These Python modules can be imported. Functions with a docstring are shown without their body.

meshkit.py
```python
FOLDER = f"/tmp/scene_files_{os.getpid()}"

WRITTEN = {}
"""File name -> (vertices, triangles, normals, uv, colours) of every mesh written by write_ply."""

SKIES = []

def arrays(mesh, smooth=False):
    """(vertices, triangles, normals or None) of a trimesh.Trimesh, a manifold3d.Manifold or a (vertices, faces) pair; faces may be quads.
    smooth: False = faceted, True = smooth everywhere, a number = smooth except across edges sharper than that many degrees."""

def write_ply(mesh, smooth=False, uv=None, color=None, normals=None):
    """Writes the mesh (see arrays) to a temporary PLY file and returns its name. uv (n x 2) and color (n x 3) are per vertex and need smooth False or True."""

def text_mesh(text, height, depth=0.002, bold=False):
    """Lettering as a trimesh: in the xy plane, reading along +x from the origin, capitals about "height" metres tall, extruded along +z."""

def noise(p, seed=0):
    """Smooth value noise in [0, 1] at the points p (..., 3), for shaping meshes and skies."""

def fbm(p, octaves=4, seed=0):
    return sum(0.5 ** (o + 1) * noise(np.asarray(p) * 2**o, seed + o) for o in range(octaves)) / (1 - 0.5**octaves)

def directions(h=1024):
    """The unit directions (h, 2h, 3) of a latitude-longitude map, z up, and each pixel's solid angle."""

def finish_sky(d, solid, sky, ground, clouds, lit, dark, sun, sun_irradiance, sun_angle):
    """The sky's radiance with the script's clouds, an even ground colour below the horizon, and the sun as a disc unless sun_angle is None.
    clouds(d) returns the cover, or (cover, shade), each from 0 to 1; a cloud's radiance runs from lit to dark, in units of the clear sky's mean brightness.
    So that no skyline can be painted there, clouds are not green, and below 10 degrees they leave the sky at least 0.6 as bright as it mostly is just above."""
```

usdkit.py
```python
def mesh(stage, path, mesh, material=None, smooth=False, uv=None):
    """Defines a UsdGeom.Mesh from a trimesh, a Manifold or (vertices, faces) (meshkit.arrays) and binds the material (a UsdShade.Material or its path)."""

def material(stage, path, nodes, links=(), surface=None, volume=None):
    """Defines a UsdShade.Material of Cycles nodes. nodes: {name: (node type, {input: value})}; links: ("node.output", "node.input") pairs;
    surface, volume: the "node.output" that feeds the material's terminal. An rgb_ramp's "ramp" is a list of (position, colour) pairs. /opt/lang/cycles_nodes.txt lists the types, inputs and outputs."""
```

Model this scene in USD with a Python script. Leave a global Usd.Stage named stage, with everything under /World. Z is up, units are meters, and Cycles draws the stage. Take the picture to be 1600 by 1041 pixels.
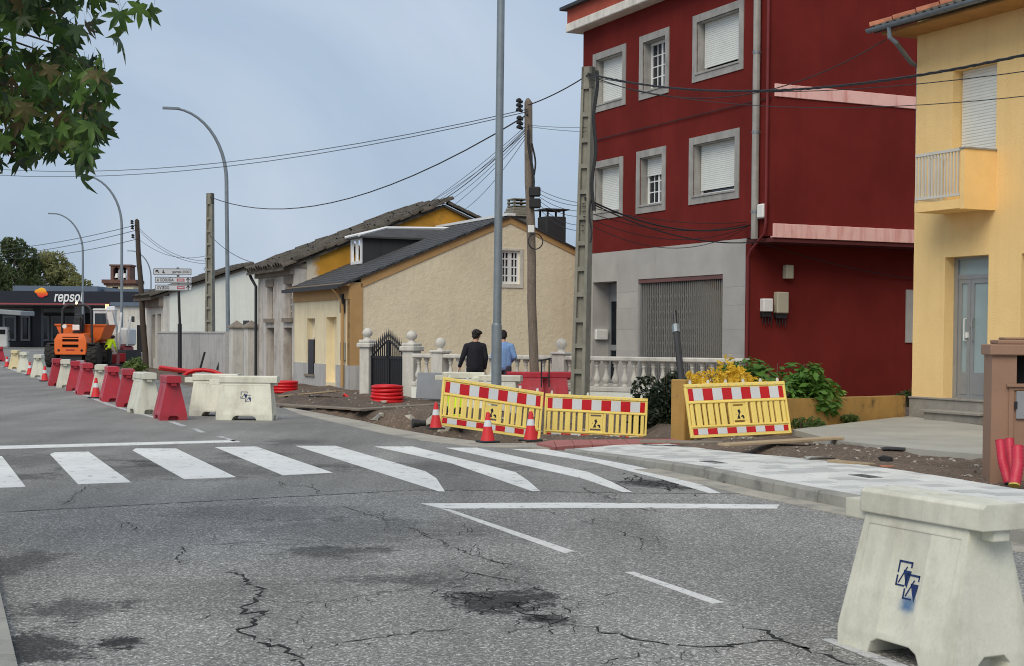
import math, random
import numpy as np, trimesh
import manifold3d as m3
from shapely.geometry import Polygon, box as sbox, LineString, Point
from shapely.ops import unary_union
from shapely import affinity
import usdkit, meshkit
from pxr import Usd, UsdGeom, UsdLux, UsdShade, Gf, Sdf, Vt

stage = Usd.Stage.CreateInMemory()
UsdGeom.SetStageUpAxis(stage, 'Z'); UsdGeom.SetStageMetersPerUnit(stage, 1.0)
UsdGeom.Xform.Define(stage, '/World'); UsdGeom.Scope.Define(stage, '/World/Looks')
rnd = random.Random(7); RNG = np.random.default_rng(11)

# ---------------------------------------------------------------- camera
FPX, PX, PY = 2300.0, 800.0, 600.0           # focal length and principal point on a picture 1600 wide
PITCH, ROLL, EYE = math.atan(75 / FPX), 0.007, np.array([0, 0, 1.6])
FWD = np.array([0, math.cos(PITCH), -math.sin(PITCH)])
_r0, _u0 = np.array([1.0, 0, 0]), np.array([0, math.sin(PITCH), math.cos(PITCH)])
CU = _u0 * math.cos(ROLL) - _r0 * math.sin(ROLL); CR = _r0 * math.cos(ROLL) + _u0 * math.sin(ROLL)
cam = UsdGeom.Camera.Define(stage, '/World/camera')
cam.AddTransformOp().Set(Gf.Matrix4d(*CR, 0, *CU, 0, *(-FWD), 0, *EYE, 1))
cam.CreateHorizontalApertureAttr(36.0); cam.CreateVerticalApertureAttr(36.0 * 666 / 1024)
cam.CreateFocalLengthAttr(36.0 * FPX / 1600)
cam.CreateVerticalApertureOffsetAttr((PY - 520.4) * 36.0 / 1600)
cam.CreateClippingRangeAttr(Gf.Vec2f(0.1, 5000)); cam.CreateExposureAttr(0.36)

# ---------------------------------------------------------------- sky and sun (overcast)
SUN_EL, SUN_AZ = math.radians(46), math.radians(202)      # azimuth = atan2(x, y) of the direction towards the sun
usdkit.material(stage, '/World/Looks/sky_look', {
    'sky': ('sky_texture', {'sky_type': 'single_scattering', 'sun_disc': False, 'sun_elevation': SUN_EL, 'sun_rotation': SUN_AZ, 'air_density': 1.0, 'aerosol_density': 3.0}),
    'tc': ('texture_coordinate', {}), 'mp': ('mapping', {'scale': (1, 1, 1.5)}),
    'n': ('noise_texture', {'scale': 2.1, 'detail': 7, 'roughness': 0.55, 'distortion': 0.7}),
    'ramp': ('rgb_ramp', {'ramp': [(0.3, (2.85, 3.65, 4.8)), (0.47, (3.5, 4.35, 5.5)), (0.6, (4.25, 4.97, 6.0)), (0.74, (5.4, 6.0, 6.9))]}),
    'm': ('mix_color', {'fac': 0.88}), 'bg': ('background_shader', {'strength': 0.1})},
    [('tc.generated', 'mp.vector'), ('mp.vector', 'n.vector'), ('n.fac', 'ramp.fac'), ('sky.color', 'm.a'), ('ramp.color', 'm.b'), ('m.result', 'bg.color')], surface='bg.background')
dome = UsdLux.DomeLight.Define(stage, '/World/sky')
UsdShade.MaterialBindingAPI.Apply(dome.GetPrim()).Bind(UsdShade.Material.Get(stage, '/World/Looks/sky_look'))
dome.GetPrim().SetCustomDataByKey('kind', 'structure')
sun = UsdLux.DistantLight.Define(stage, '/World/sun')
sun.CreateIntensityAttr(0.4); sun.CreateAngleAttr(40.0); sun.CreateNormalizeAttr(True); sun.CreateColorAttr(Gf.Vec3f(1, 0.9, 0.74))
_d = np.array([math.sin(SUN_AZ) * math.cos(SUN_EL), math.cos(SUN_AZ) * math.cos(SUN_EL), math.sin(SUN_EL)])
_x = np.cross([0, 0, 1], _d); _x /= np.linalg.norm(_x); _y = np.cross(_d, _x)
sun.AddTransformOp().Set(Gf.Matrix4d(*_x, 0, *_y, 0, *_d, 0, 0, 0, 60, 1))

# ---------------------------------------------------------------- surveying: sight lines of the photograph to points in the place
def ray(x, y):
    d = FWD * FPX + CR * (x - PX) - CU * (y - PY); return d / d[1]
def G(x, y, z=0.0):
    d = ray(x, y); return EYE + d * ((z - EYE[2]) / d[2])
def P(x, y, Y): return EYE + ray(x, y) * Y
def proj(q):
    d = np.asarray(q, float) - EYE; k = d @ FWD; return PX + FPX * (d @ CR) / k, PY - FPX * (d @ CU) / k

class Frame:
    """A local frame: x along a facade (left to right seen from outside), y into the building, z up."""
    def __init__(s, loc, ang): s.o = np.array([loc[0], loc[1], loc[2] if len(loc) > 2 else 0.0]); s.a = ang; s.R = np.array([[math.cos(ang), -math.sin(ang), 0], [math.sin(ang), math.cos(ang), 0], [0, 0, 1]])
    def w(s, p): return s.R @ np.asarray(p, float) + s.o
    def l(s, p): return s.R.T @ (np.asarray(p, float) - s.o)
    def hit(s, px, py, axis=1, val=0.0):
        e, d = s.l(EYE), s.R.T @ ray(px, py); return e + d * ((val - e[axis]) / d[axis])
    def mat(s): return xf(s.o, s.a)
def xf(loc, rz=0.0, rx=0.0, ry=0.0, s=1.0):
    M = trimesh.transformations.euler_matrix(rx, ry, rz, 'sxyz'); M[:3, :3] *= s; M[:3, 3] = loc if len(loc) == 3 else (*loc, 0); return M
def axes(o, ex, ey, ez):
    M = np.eye(4); M[:3, 0], M[:3, 1], M[:3, 2], M[:3, 3] = ex, ey, ez, o; return M

# ---------------------------------------------------------------- scene graph helpers
_cnt = {}
def _path(parent, name):
    base = '/World' if parent is None else str(parent.GetPath())
    k = (base, name); n = _cnt.get(k, 0); _cnt[k] = n + 1
    return f'{base}/{name}' + (f'_{n:03d}' if n else '')
def tag(prim, label=None, cat=None, group=None, kind=None):
    for k, v in (('label', label), ('category', cat), ('group', group), ('kind', kind)):
        if v: prim.SetCustomDataByKey(k, v)
    return prim
def thing(name, label, cat, M=None, group=None, kind=None):
    x = UsdGeom.Xform.Define(stage, _path(None, name))
    x.AddTransformOp().Set(Gf.Matrix4d(*(np.eye(4) if M is None else np.asarray(M)).T.ravel().tolist()))
    return tag(x.GetPrim(), label, cat, group, kind)
def place(prim, M):
    UsdGeom.Xformable(prim).GetOrderedXformOps()[0].Set(Gf.Matrix4d(*np.asarray(M).T.ravel().tolist()))
def dup(root, M, label=None, group=None):
    name = root.GetName().rsplit('_', 1)[0] if root.GetName()[-3:].isdigit() else root.GetName()
    x = UsdGeom.Xform.Define(stage, _path(None, name)); p = x.GetPrim()
    p.GetReferences().AddInternalReference(root.GetPath()); p.SetInstanceable(True)
    x.ClearXformOpOrder(); x.AddTransformOp().Set(Gf.Matrix4d(*np.asarray(M).T.ravel().tolist()))
    cd = root.GetCustomData(); tag(p, label or cd.get('label'), cd.get('category'), group or cd.get('group'), cd.get('kind')); return p
def obj(name, mesh, mat, parent=None, smooth=30, label=None, kind=None, M=None, prim=None):
    if isinstance(mesh, MB): mesh = mesh.tm()
    elif isinstance(mesh, m3.Manifold):
        q = mesh.to_mesh(); mesh = trimesh.Trimesh(q.vert_properties[:, :3], q.tri_verts, process=False)
    if M is not None: mesh = mesh.copy(); mesh.apply_transform(M)
    m = usdkit.mesh(stage, _path(parent, name), mesh, mat, smooth=smooth)
    m.CreateDoubleSidedAttr(True)
    for k, v in (prim or {}).items():
        UsdGeom.PrimvarsAPI(m).CreatePrimvar(k, Sdf.ValueTypeNames.FloatArray, 'vertex').Set(Vt.FloatArray.FromNumpy(np.asarray(v, np.float32)))
    return tag(m.GetPrim(), label, None, None, kind)
def sobj(name, mesh, mat, label, cat, group=None, kind=None, smooth=30, M=None, prim=None):
    p = obj(name, mesh, mat, None, smooth, label, kind, M, prim); return tag(p, label, cat, group, kind)

class MB:
    def __init__(s): s.v, s.f, s.n = [], [], 0
    def add(s, v, f, M=None):
        v = np.asarray(v, float); f = np.asarray(f, int)
        if f.shape[1] == 4: f = np.vstack([f[:, [0, 1, 2]], f[:, [0, 2, 3]]])
        if M is not None: v = v @ M[:3, :3].T + M[:3, 3]
        s.v.append(v); s.f.append(f + s.n); s.n += len(v); return s
    def tri(s, t, M=None): return s.add(t.vertices, t.faces, M)
    def box(s, x0, y0, z0, x1, y1, z1, M=None, b=0.0):
        x0, x1 = sorted((x0, x1)); y0, y1 = sorted((y0, y1)); z0, z1 = sorted((z0, z1))
        if b:
            b = min(b, (x1 - x0) * .45, (y1 - y0) * .45, (z1 - z0) * .45); pts = []
            for X, sx in ((x0, 1), (x1, -1)):
                for Y, sy in ((y0, 1), (y1, -1)):
                    for Z, sz in ((z0, 1), (z1, -1)):
                        pts += [(X + sx * b, Y + sy * b, Z), (X + sx * b, Y, Z + sz * b), (X, Y + sy * b, Z + sz * b)]
            return s.hull(pts, M)
        v = [(x, y, z) for x in (x0, x1) for y in (y0, y1) for z in (z0, z1)]
        return s.add(v, [[0, 1, 3, 2], [4, 6, 7, 5], [0, 4, 5, 1], [2, 3, 7, 6], [0, 2, 6, 4], [1, 5, 7, 3]], M)
    def hull(s, pts, M=None): t = trimesh.convex.convex_hull(np.asarray(pts, float)); return s.add(t.vertices, t.faces, M)
    def quad(s, a, b, c, d): return s.add([a, b, c, d], [[0, 1, 2, 3]])
    def tube(s, pts, r, n=8, M=None, cap=True):
        pts = np.asarray(pts, float); k = len(pts); r = np.broadcast_to(np.asarray(r, float), (k,))
        t = np.gradient(pts, axis=0); t /= np.maximum(np.linalg.norm(t, axis=1, keepdims=True), 1e-9)
        a = np.array([0, 0, 1.0]) if abs(t[0][2]) < .9 else np.array([1.0, 0, 0]); V = []
        for i in range(k):
            a = a - t[i] * (a @ t[i]); a /= np.linalg.norm(a); b = np.cross(t[i], a)
            for j in range(n):
                g = 2 * math.pi * j / n; V.append(pts[i] + r[i] * (math.cos(g) * a + math.sin(g) * b))
        F = [[i * n + j, i * n + (j + 1) % n, (i + 1) * n + (j + 1) % n, (i + 1) * n + j] for i in range(k - 1) for j in range(n)]
        s.add(V, F, M)
        if cap:
            for i in (0, k - 1):
                s.add(V[i * n:(i + 1) * n] + [pts[i]], [[j, (j + 1) % n, n] for j in range(n)], M)
        return s
    def lathe(s, prof, n=12, M=None, sq=False):
        V, F = [], []; k = len(prof)
        for r, z in prof:
            for j in range(n):
                g = 2 * math.pi * (j + (.5 if sq else 0)) / n; V.append((r * math.cos(g), r * math.sin(g), z))
        for i in range(k - 1):
            for j in range(n): F.append([i * n + j, i * n + (j + 1) % n, (i + 1) * n + (j + 1) % n, (i + 1) * n + j])
        s.add(V, F, M)
        for i in (0, k - 1): s.add(V[i * n:(i + 1) * n] + [(0, 0, prof[i][1])], [[j, (j + 1) % n, n] for j in range(n)], M)
        return s
    def poly(s, pts, z0, z1, M=None, holes=()):
        p = pts if hasattr(pts, 'geom_type') else Polygon(pts, holes)
        if not p.is_valid: p = p.buffer(0)
        for g in getattr(p, 'geoms', [p]):
            if g.geom_type == 'Polygon' and g.area > 1e-7:
                t = trimesh.creation.extrude_polygon(g, z1 - z0, engine='earcut'); v = t.vertices.copy(); v[:, 2] += z0; s.add(v, t.faces, M)
        return s
    def wall(s, p, y0, y1):
        """a polygon given in (x, z), extruded from y0 to y1"""
        return s.poly(p, 0, 1, axes((0, y0, 0), (1, 0, 0), (0, 0, 1), (0, y1 - y0, 0)))
    def side(s, p, x0, x1):
        """a polygon given in (y, z), extruded from x0 to x1"""
        return s.poly(p, 0, 1, axes((x0, 0, 0), (0, 1, 0), (0, 0, 1), (x1 - x0, 0, 0)))
    def tm(s): return trimesh.Trimesh(np.vstack(s.v), np.vstack(s.f), process=False)
def cable(a, b, sag, n=16):
    a, b = np.asarray(a, float), np.asarray(b, float); t = np.linspace(0, 1, n)[:, None]
    p = a + (b - a) * t; p[:, 2] -= 4 * sag * (t * (1 - t))[:, 0]; return p

# ---------------------------------------------------------------- materials
def srgb(r, g, b):
    c = np.array([r, g, b]) / 255.0; return tuple(np.where(c <= 0.04045, c / 12.92, ((c + 0.055) / 1.055) ** 2.4))
def mul(c, k): return tuple(min(1.0, float(x) * k) for x in c)
_mats = {}
def mat(name, col, rough=0.75, v=0.14, scale=2.5, fine=0.08, fscale=60, bump=0.0, bscale=60, bdist=0.01, metal=0.0, spec=0.5,
        streak=None, spots=None, rand=0.0, bevel=0.0, extra=None, space='position', stretch=None):
    """plain surface: broad and fine tone variation, optional vertical streaks (colour, amount), optional stains (colour, scale, lo, hi), relief"""
    path = '/World/Looks/' + name
    N = {'g': ('geometry', {}), 'tc': ('texture_coordinate', {}), 'oi': ('object_info', {}),
         'n1': ('noise_texture', {'scale': scale, 'detail': 5, 'roughness': 0.6}), 'n2': ('noise_texture', {'scale': fscale, 'detail': 2, 'roughness': 0.6}),
         'r1': ('rgb_ramp', {'ramp': [(0.3, mul(col, 1 - v)), (0.7, mul(col, 1 + v))]}),
         'r2': ('rgb_ramp', {'ramp': [(0.25, (1 - fine,) * 3), (0.75, (1 + fine,) * 3)]}),
         'mx': ('mix_color', {'blend_type': 'multiply', 'fac': 1.0, 'use_clamp': False}), 'p': ('principled_bsdf', {'roughness': rough, 'metallic': metal, 'specular_ior_level': spec})}
    src = 'g.position' if space == 'position' else 'tc.object'
    L = [('n1.fac', 'r1.fac'), ('n2.fac', 'r2.fac'), ('r1.color', 'mx.a'), ('r2.color', 'mx.b')]
    if rand and space != 'position':
        N['ra'] = ('vector_math', {'math_type': 'scale', 'vector1': (17.0, 9.0, 5.0)}); N['rb'] = ('vector_math', {'math_type': 'add'})
        L += [('oi.random', 'ra.scale'), (src, 'rb.vector1'), ('ra.vector', 'rb.vector2')]; src = 'rb.vector'
    if stretch: N['st'] = ('mapping', {'scale': stretch}); L += [(src, 'st.vector'), ('st.vector', 'n1.vector'), (src, 'n2.vector')]
    else: L += [(src, 'n1.vector'), (src, 'n2.vector')]
    out = 'mx.result'
    def layer(nm, colr, fac):
        nonlocal out
        N[nm] = ('mix_color', {'b': colr}); L.extend([(out, nm + '.a'), (fac, nm + '.fac')]); out = nm + '.result'
    if streak:
        sc, amt = streak[0], streak[1]; zs = streak[2] if len(streak) > 2 else 0.35
        N['sm'] = ('mapping', {'scale': (5, 5, zs)}); N['sn'] = ('noise_texture', {'scale': 1.0, 'detail': 5, 'roughness': 0.65}); N['sr'] = ('rgb_ramp', {'ramp': [(0.48, (0,) * 3), (0.78, (amt,) * 3)]})
        L += [(src, 'sm.vector'), ('sm.vector', 'sn.vector'), ('sn.fac', 'sr.fac')]; layer('sx', sc, 'sr.color')
    if spots:
        sc, ss, lo, hi = spots[:4]
        N['pn'] = ('noise_texture', {'scale': ss, 'detail': 6, 'roughness': 0.7}); N['pr'] = ('rgb_ramp', {'ramp': [(lo, (0,) * 3), (hi, (spots[4] if len(spots) > 4 else 0.8,) * 3)]})
        L += [(src, 'pn.vector'), ('pn.fac', 'pr.fac')]; layer('px', sc, 'pr.color')
    if rand:
        N['rr'] = ('rgb_ramp', {'ramp': [(0, (1 - rand,) * 3), (1, (1 + rand,) * 3)]}); N['rm'] = ('mix_color', {'blend_type': 'multiply', 'fac': 1.0, 'use_clamp': False})
        L += [('oi.random', 'rr.fac'), (out, 'rm.a'), ('rr.color', 'rm.b')]; out = 'rm.result'
    if bump:
        N['bn'] = ('noise_texture', {'scale': bscale, 'detail': 4, 'roughness': 0.65}); N['bp'] = ('bump', {'strength': bump, 'distance': bdist})
        L += [(src, 'bn.vector'), ('bn.fac', 'bp.height'), ('bp.normal', 'p.normal')]
        if bevel: N['bv'] = ('bevel', {'radius': bevel}); L += [('bv.bevel', 'bp.normal')]
    elif bevel: N['bv'] = ('bevel', {'radius': bevel}); L += [('bv.bevel', 'p.normal')]
    if extra: out = extra(N, L, out, src)
    L.append((out, 'p.base_color'))
    _mats[name] = usdkit.material(stage, path, N, L, surface='p.BSDF'); return _mats[name]
def flat(name, col, rough=0.6, metal=0.0, **k): return mat(name, col, rough, v=0.06, fine=0.04, metal=metal, **k)
def glass_pane(name, tint=(0.02, 0.025, 0.03), refl=1.0, clear=0.25):
    return usdkit.material(stage, '/World/Looks/' + name, {'fr': ('fresnel', {'IOR': 1.5}), 't': ('transparent_bsdf', {'color': (0.8, 0.84, 0.84)}), 'd': ('diffuse_bsdf', {'color': tint}), 'm0': ('mix_closure', {'fac': 1 - clear}), 'gl': ('glossy_bsdf', {'color': (refl,) * 3, 'roughness': 0.03}), 'm': ('mix_closure', {})},
        [('t.BSDF', 'm0.closure1'), ('d.BSDF', 'm0.closure2'), ('fr.fac', 'm.fac'), ('m0.closure', 'm.closure1'), ('gl.BSDF', 'm.closure2')], surface='m.closure')

M_ = {}
M_['red'] = mat('red_render', (0.165, 0.021, 0.0172), 0.95, spec=0.12, v=0.2, scale=0.6, fine=0.14, fscale=220, bump=0.5, bscale=130, bdist=0.008, streak=((0.12, 0.018, 0.016), 0.55, 0.15))
M_['redpipe'] = mat('red_paint_pipe', srgb(112, 34, 34), 0.5)
M_['granite'] = mat('grey_granite', srgb(176, 173, 168), 0.55, v=0.1, scale=1.2, fine=0.2, fscale=120, rand=0.03, spots=((0.5, 0.3, 0.26), 0.9, 0.68, 0.85, 0.35))
M_['granite_trim'] = mat('granite_trim', srgb(160, 158, 153), 0.6, v=0.18, scale=3, fine=0.16, fscale=140, streak=((0.16, 0.16, 0.15), 0.6, 0.8))
M_['pinkband'] = mat('pink_band', srgb(236, 188, 178), 0.8, v=0.06, streak=(srgb(190, 90, 80), 0.8, 0.6))
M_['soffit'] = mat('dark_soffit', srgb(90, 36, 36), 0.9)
M_['cornice'] = mat('white_cornice', srgb(225, 220, 212), 0.8, streak=((0.3, 0.25, 0.22), 0.5, 0.8))
M_['brickred'] = mat('orange_parapet', srgb(170, 78, 58), 0.85, fine=0.15)
M_['shutter'] = mat('white_shutter', srgb(226, 230, 226), 0.5, v=0.04, fine=0.02)
M_['pvc'] = mat('white_window_frame', srgb(232, 234, 234), 0.4, v=0.03)
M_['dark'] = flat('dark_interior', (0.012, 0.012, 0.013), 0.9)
M_['glass'] = glass_pane('window_glass')
M_['shopglass'] = glass_pane('shop_glass', refl=0.25, clear=0.5)
M_['gatebar'] = flat('gate_bar_metal', srgb(134, 134, 132), 0.6)
M_['frosted'] = mat('frosted_glass', srgb(150, 168, 170), 0.25, v=0.1, scale=1.5)
M_['greymetal'] = mat('grey_metal', srgb(150, 153, 155), 0.45, metal=0.3, v=0.08)
M_['palerail'] = flat('pale_rail_paint', srgb(206, 204, 196), 0.5)
M_['galv'] = mat('galvanised_steel', srgb(132, 142, 148), 0.5, metal=0.4, v=0.12, scale=4, streak=((0.2, 0.22, 0.24), 0.4, 0.3))
M_['yellow'] = mat('yellow_render', srgb(250, 214, 148), 0.9, v=0.05, scale=0.9, fine=0.14, fscale=90, bump=0.8, bscale=55, bdist=0.015, streak=(srgb(200, 150, 94), 0.16, 0.3))
M_['yellowtrim'] = mat('yellow_trim', srgb(246, 208, 140), 0.9, v=0.06)
M_['ochrewood'] = mat('ochre_eave_boards', srgb(176, 132, 76), 0.8, v=0.15)
M_['terracotta'] = mat('terracotta_tile', srgb(158, 100, 74), 0.9, v=0.3, scale=5, rand=0.2, spots=((0.12, 0.1, 0.08), 3, 0.55, 0.75, 0.7))
M_['concrete'] = mat('concrete', srgb(168, 168, 162), 0.85, v=0.14, scale=1.2, fine=0.12, fscale=120, bump=0.3, bscale=90, spots=((0.18, 0.18, 0.17), 1.3, 0.55, 0.8, 0.6))
M_['concrete_light'] = mat('pale_concrete', srgb(166, 165, 156), 0.85, v=0.14, scale=0.8, fine=0.12, fscale=120, bump=0.3, spots=((0.24, 0.22, 0.18), 1.5, 0.55, 0.8, 0.6))
M_['polecon'] = mat('pole_concrete', srgb(138, 136, 124), 0.9, v=0.2, scale=4, fine=0.14, fscale=110, bump=0.4, bscale=80, streak=((0.14, 0.14, 0.12), 0.6, 0.4))
M_['wood'] = mat('weathered_pole_wood', srgb(124, 112, 100), 0.9, v=0.2, scale=3, fine=0.2, fscale=30, stretch=(22, 22, 0.8), bump=0.5, bscale=30, spots=((0.05, 0.04, 0.03), 2.2, 0.6, 0.75, 0.7))
M_['wooddark'] = mat('tarred_pole_wood', srgb(72, 62, 54), 0.9, v=0.2, stretch=(22, 22, 0.8))
M_['black'] = flat('black_rubber', (0.016, 0.016, 0.017), 0.55)
M_['blackmetal'] = flat('black_iron', (0.014, 0.014, 0.016), 0.4)
M_['cream'] = mat('cream_roughcast', srgb(228, 217, 190), 0.92, v=0.06, scale=0.7, fine=0.1, fscale=26, bump=0.45, bscale=7, bdist=0.04, spots=((0.62, 0.5, 0.36), 0.5, 0.5, 0.8, 0.5), streak=((0.45, 0.38, 0.28), 0.2, 0.5))
M_['creamface'] = mat('cream_front', srgb(236, 222, 186), 0.9, v=0.06, fine=0.06, streak=((0.34, 0.29, 0.2), 0.4, 0.3))
M_['ochretrim'] = mat('ochre_trim', srgb(182, 146, 98), 0.85, v=0.08)
M_['ochre'] = mat('ochre_render', srgb(206, 150, 50), 0.9, v=0.15, scale=1.2, spots=((0.12, 0.09, 0.04), 1.1, 0.55, 0.72, 0.7), streak=((0.3, 0.16, 0.04), 0.5, 0.4))
M_['ochrewall'] = mat('ochre_garden_wall', srgb(176, 138, 76), 0.9, v=0.15, scale=1.5, fine=0.12, spots=((0.03, 0.03, 0.025), 1.7, 0.56, 0.7, 0.85), streak=((0.2, 0.14, 0.07), 0.4, 0.6))
M_['slate'] = mat('roof_slate', srgb(72, 72, 73), 0.8, v=0.2, scale=3, fine=0.1, rand=0.16)
M_['slateclad'] = mat('slate_cladding', srgb(54, 55, 58), 0.7, v=0.12, rand=0.12)
M_['oldtile'] = mat('mossy_roof_tile', srgb(82, 76, 68), 0.95, v=0.35, scale=4, rand=0.22, spots=((0.05, 0.05, 0.03), 3, 0.5, 0.7, 0.8))
M_['greyrender'] = mat('stained_grey_render', srgb(198, 192, 184), 0.9, v=0.1, scale=1.3, spots=((0.2, 0.14, 0.11), 0.9, 0.48, 0.7, 0.7), streak=((0.16, 0.14, 0.12), 0.6, 0.3))
M_['stonetrim'] = mat('old_stone_trim', srgb(132, 122, 110), 0.9, v=0.2, scale=4)
M_['whitewall'] = mat('white_painted_wall', srgb(236, 240, 230), 0.9, v=0.03, fine=0.04, streak=((0.5, 0.52, 0.47), 0.3, 0.3))
M_['greywall'] = mat('grey_cement_wall', srgb(186, 185, 182), 0.9, v=0.1, scale=1.2, spots=((0.16, 0.16, 0.16), 1.2, 0.5, 0.75, 0.6), streak=((0.16, 0.16, 0.15), 0.6, 0.5))
M_['whiteplaster'] = mat('white_plaster', srgb(206, 203, 194), 0.85, v=0.08, scale=3, streak=((0.2, 0.2, 0.18), 0.5, 0.8), spots=((0.16, 0.16, 0.14), 4, 0.6, 0.8, 0.7))
M_['stonebase'] = mat('granite_plinth', srgb(146, 142, 134), 0.85, v=0.16, scale=5, fine=0.2, fscale=80, spots=((0.12, 0.12, 0.1), 2, 0.55, 0.75, 0.6))
M_['timber'] = mat('sawn_plank', srgb(168, 148, 118), 0.9, v=0.15, scale=2, rand=0.12, fine=0.12)
M_['terrapier'] = mat('terracotta_pier', srgb(152, 120, 99), 0.9, v=0.06, fine=0.1, fscale=120, bump=0.3, bscale=100)
M_['white'] = flat('white_plastic', srgb(228, 228, 224), 0.5)
M_['beigebox'] = flat('beige_box', srgb(176, 170, 150), 0.6)
M_['redplastic'] = mat('red_pipe_plastic', srgb(206, 22, 30), 0.45, v=0.08)
M_['zinc'] = mat('zinc_gutter', srgb(128, 138, 146), 0.4, metal=0.5)

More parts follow.
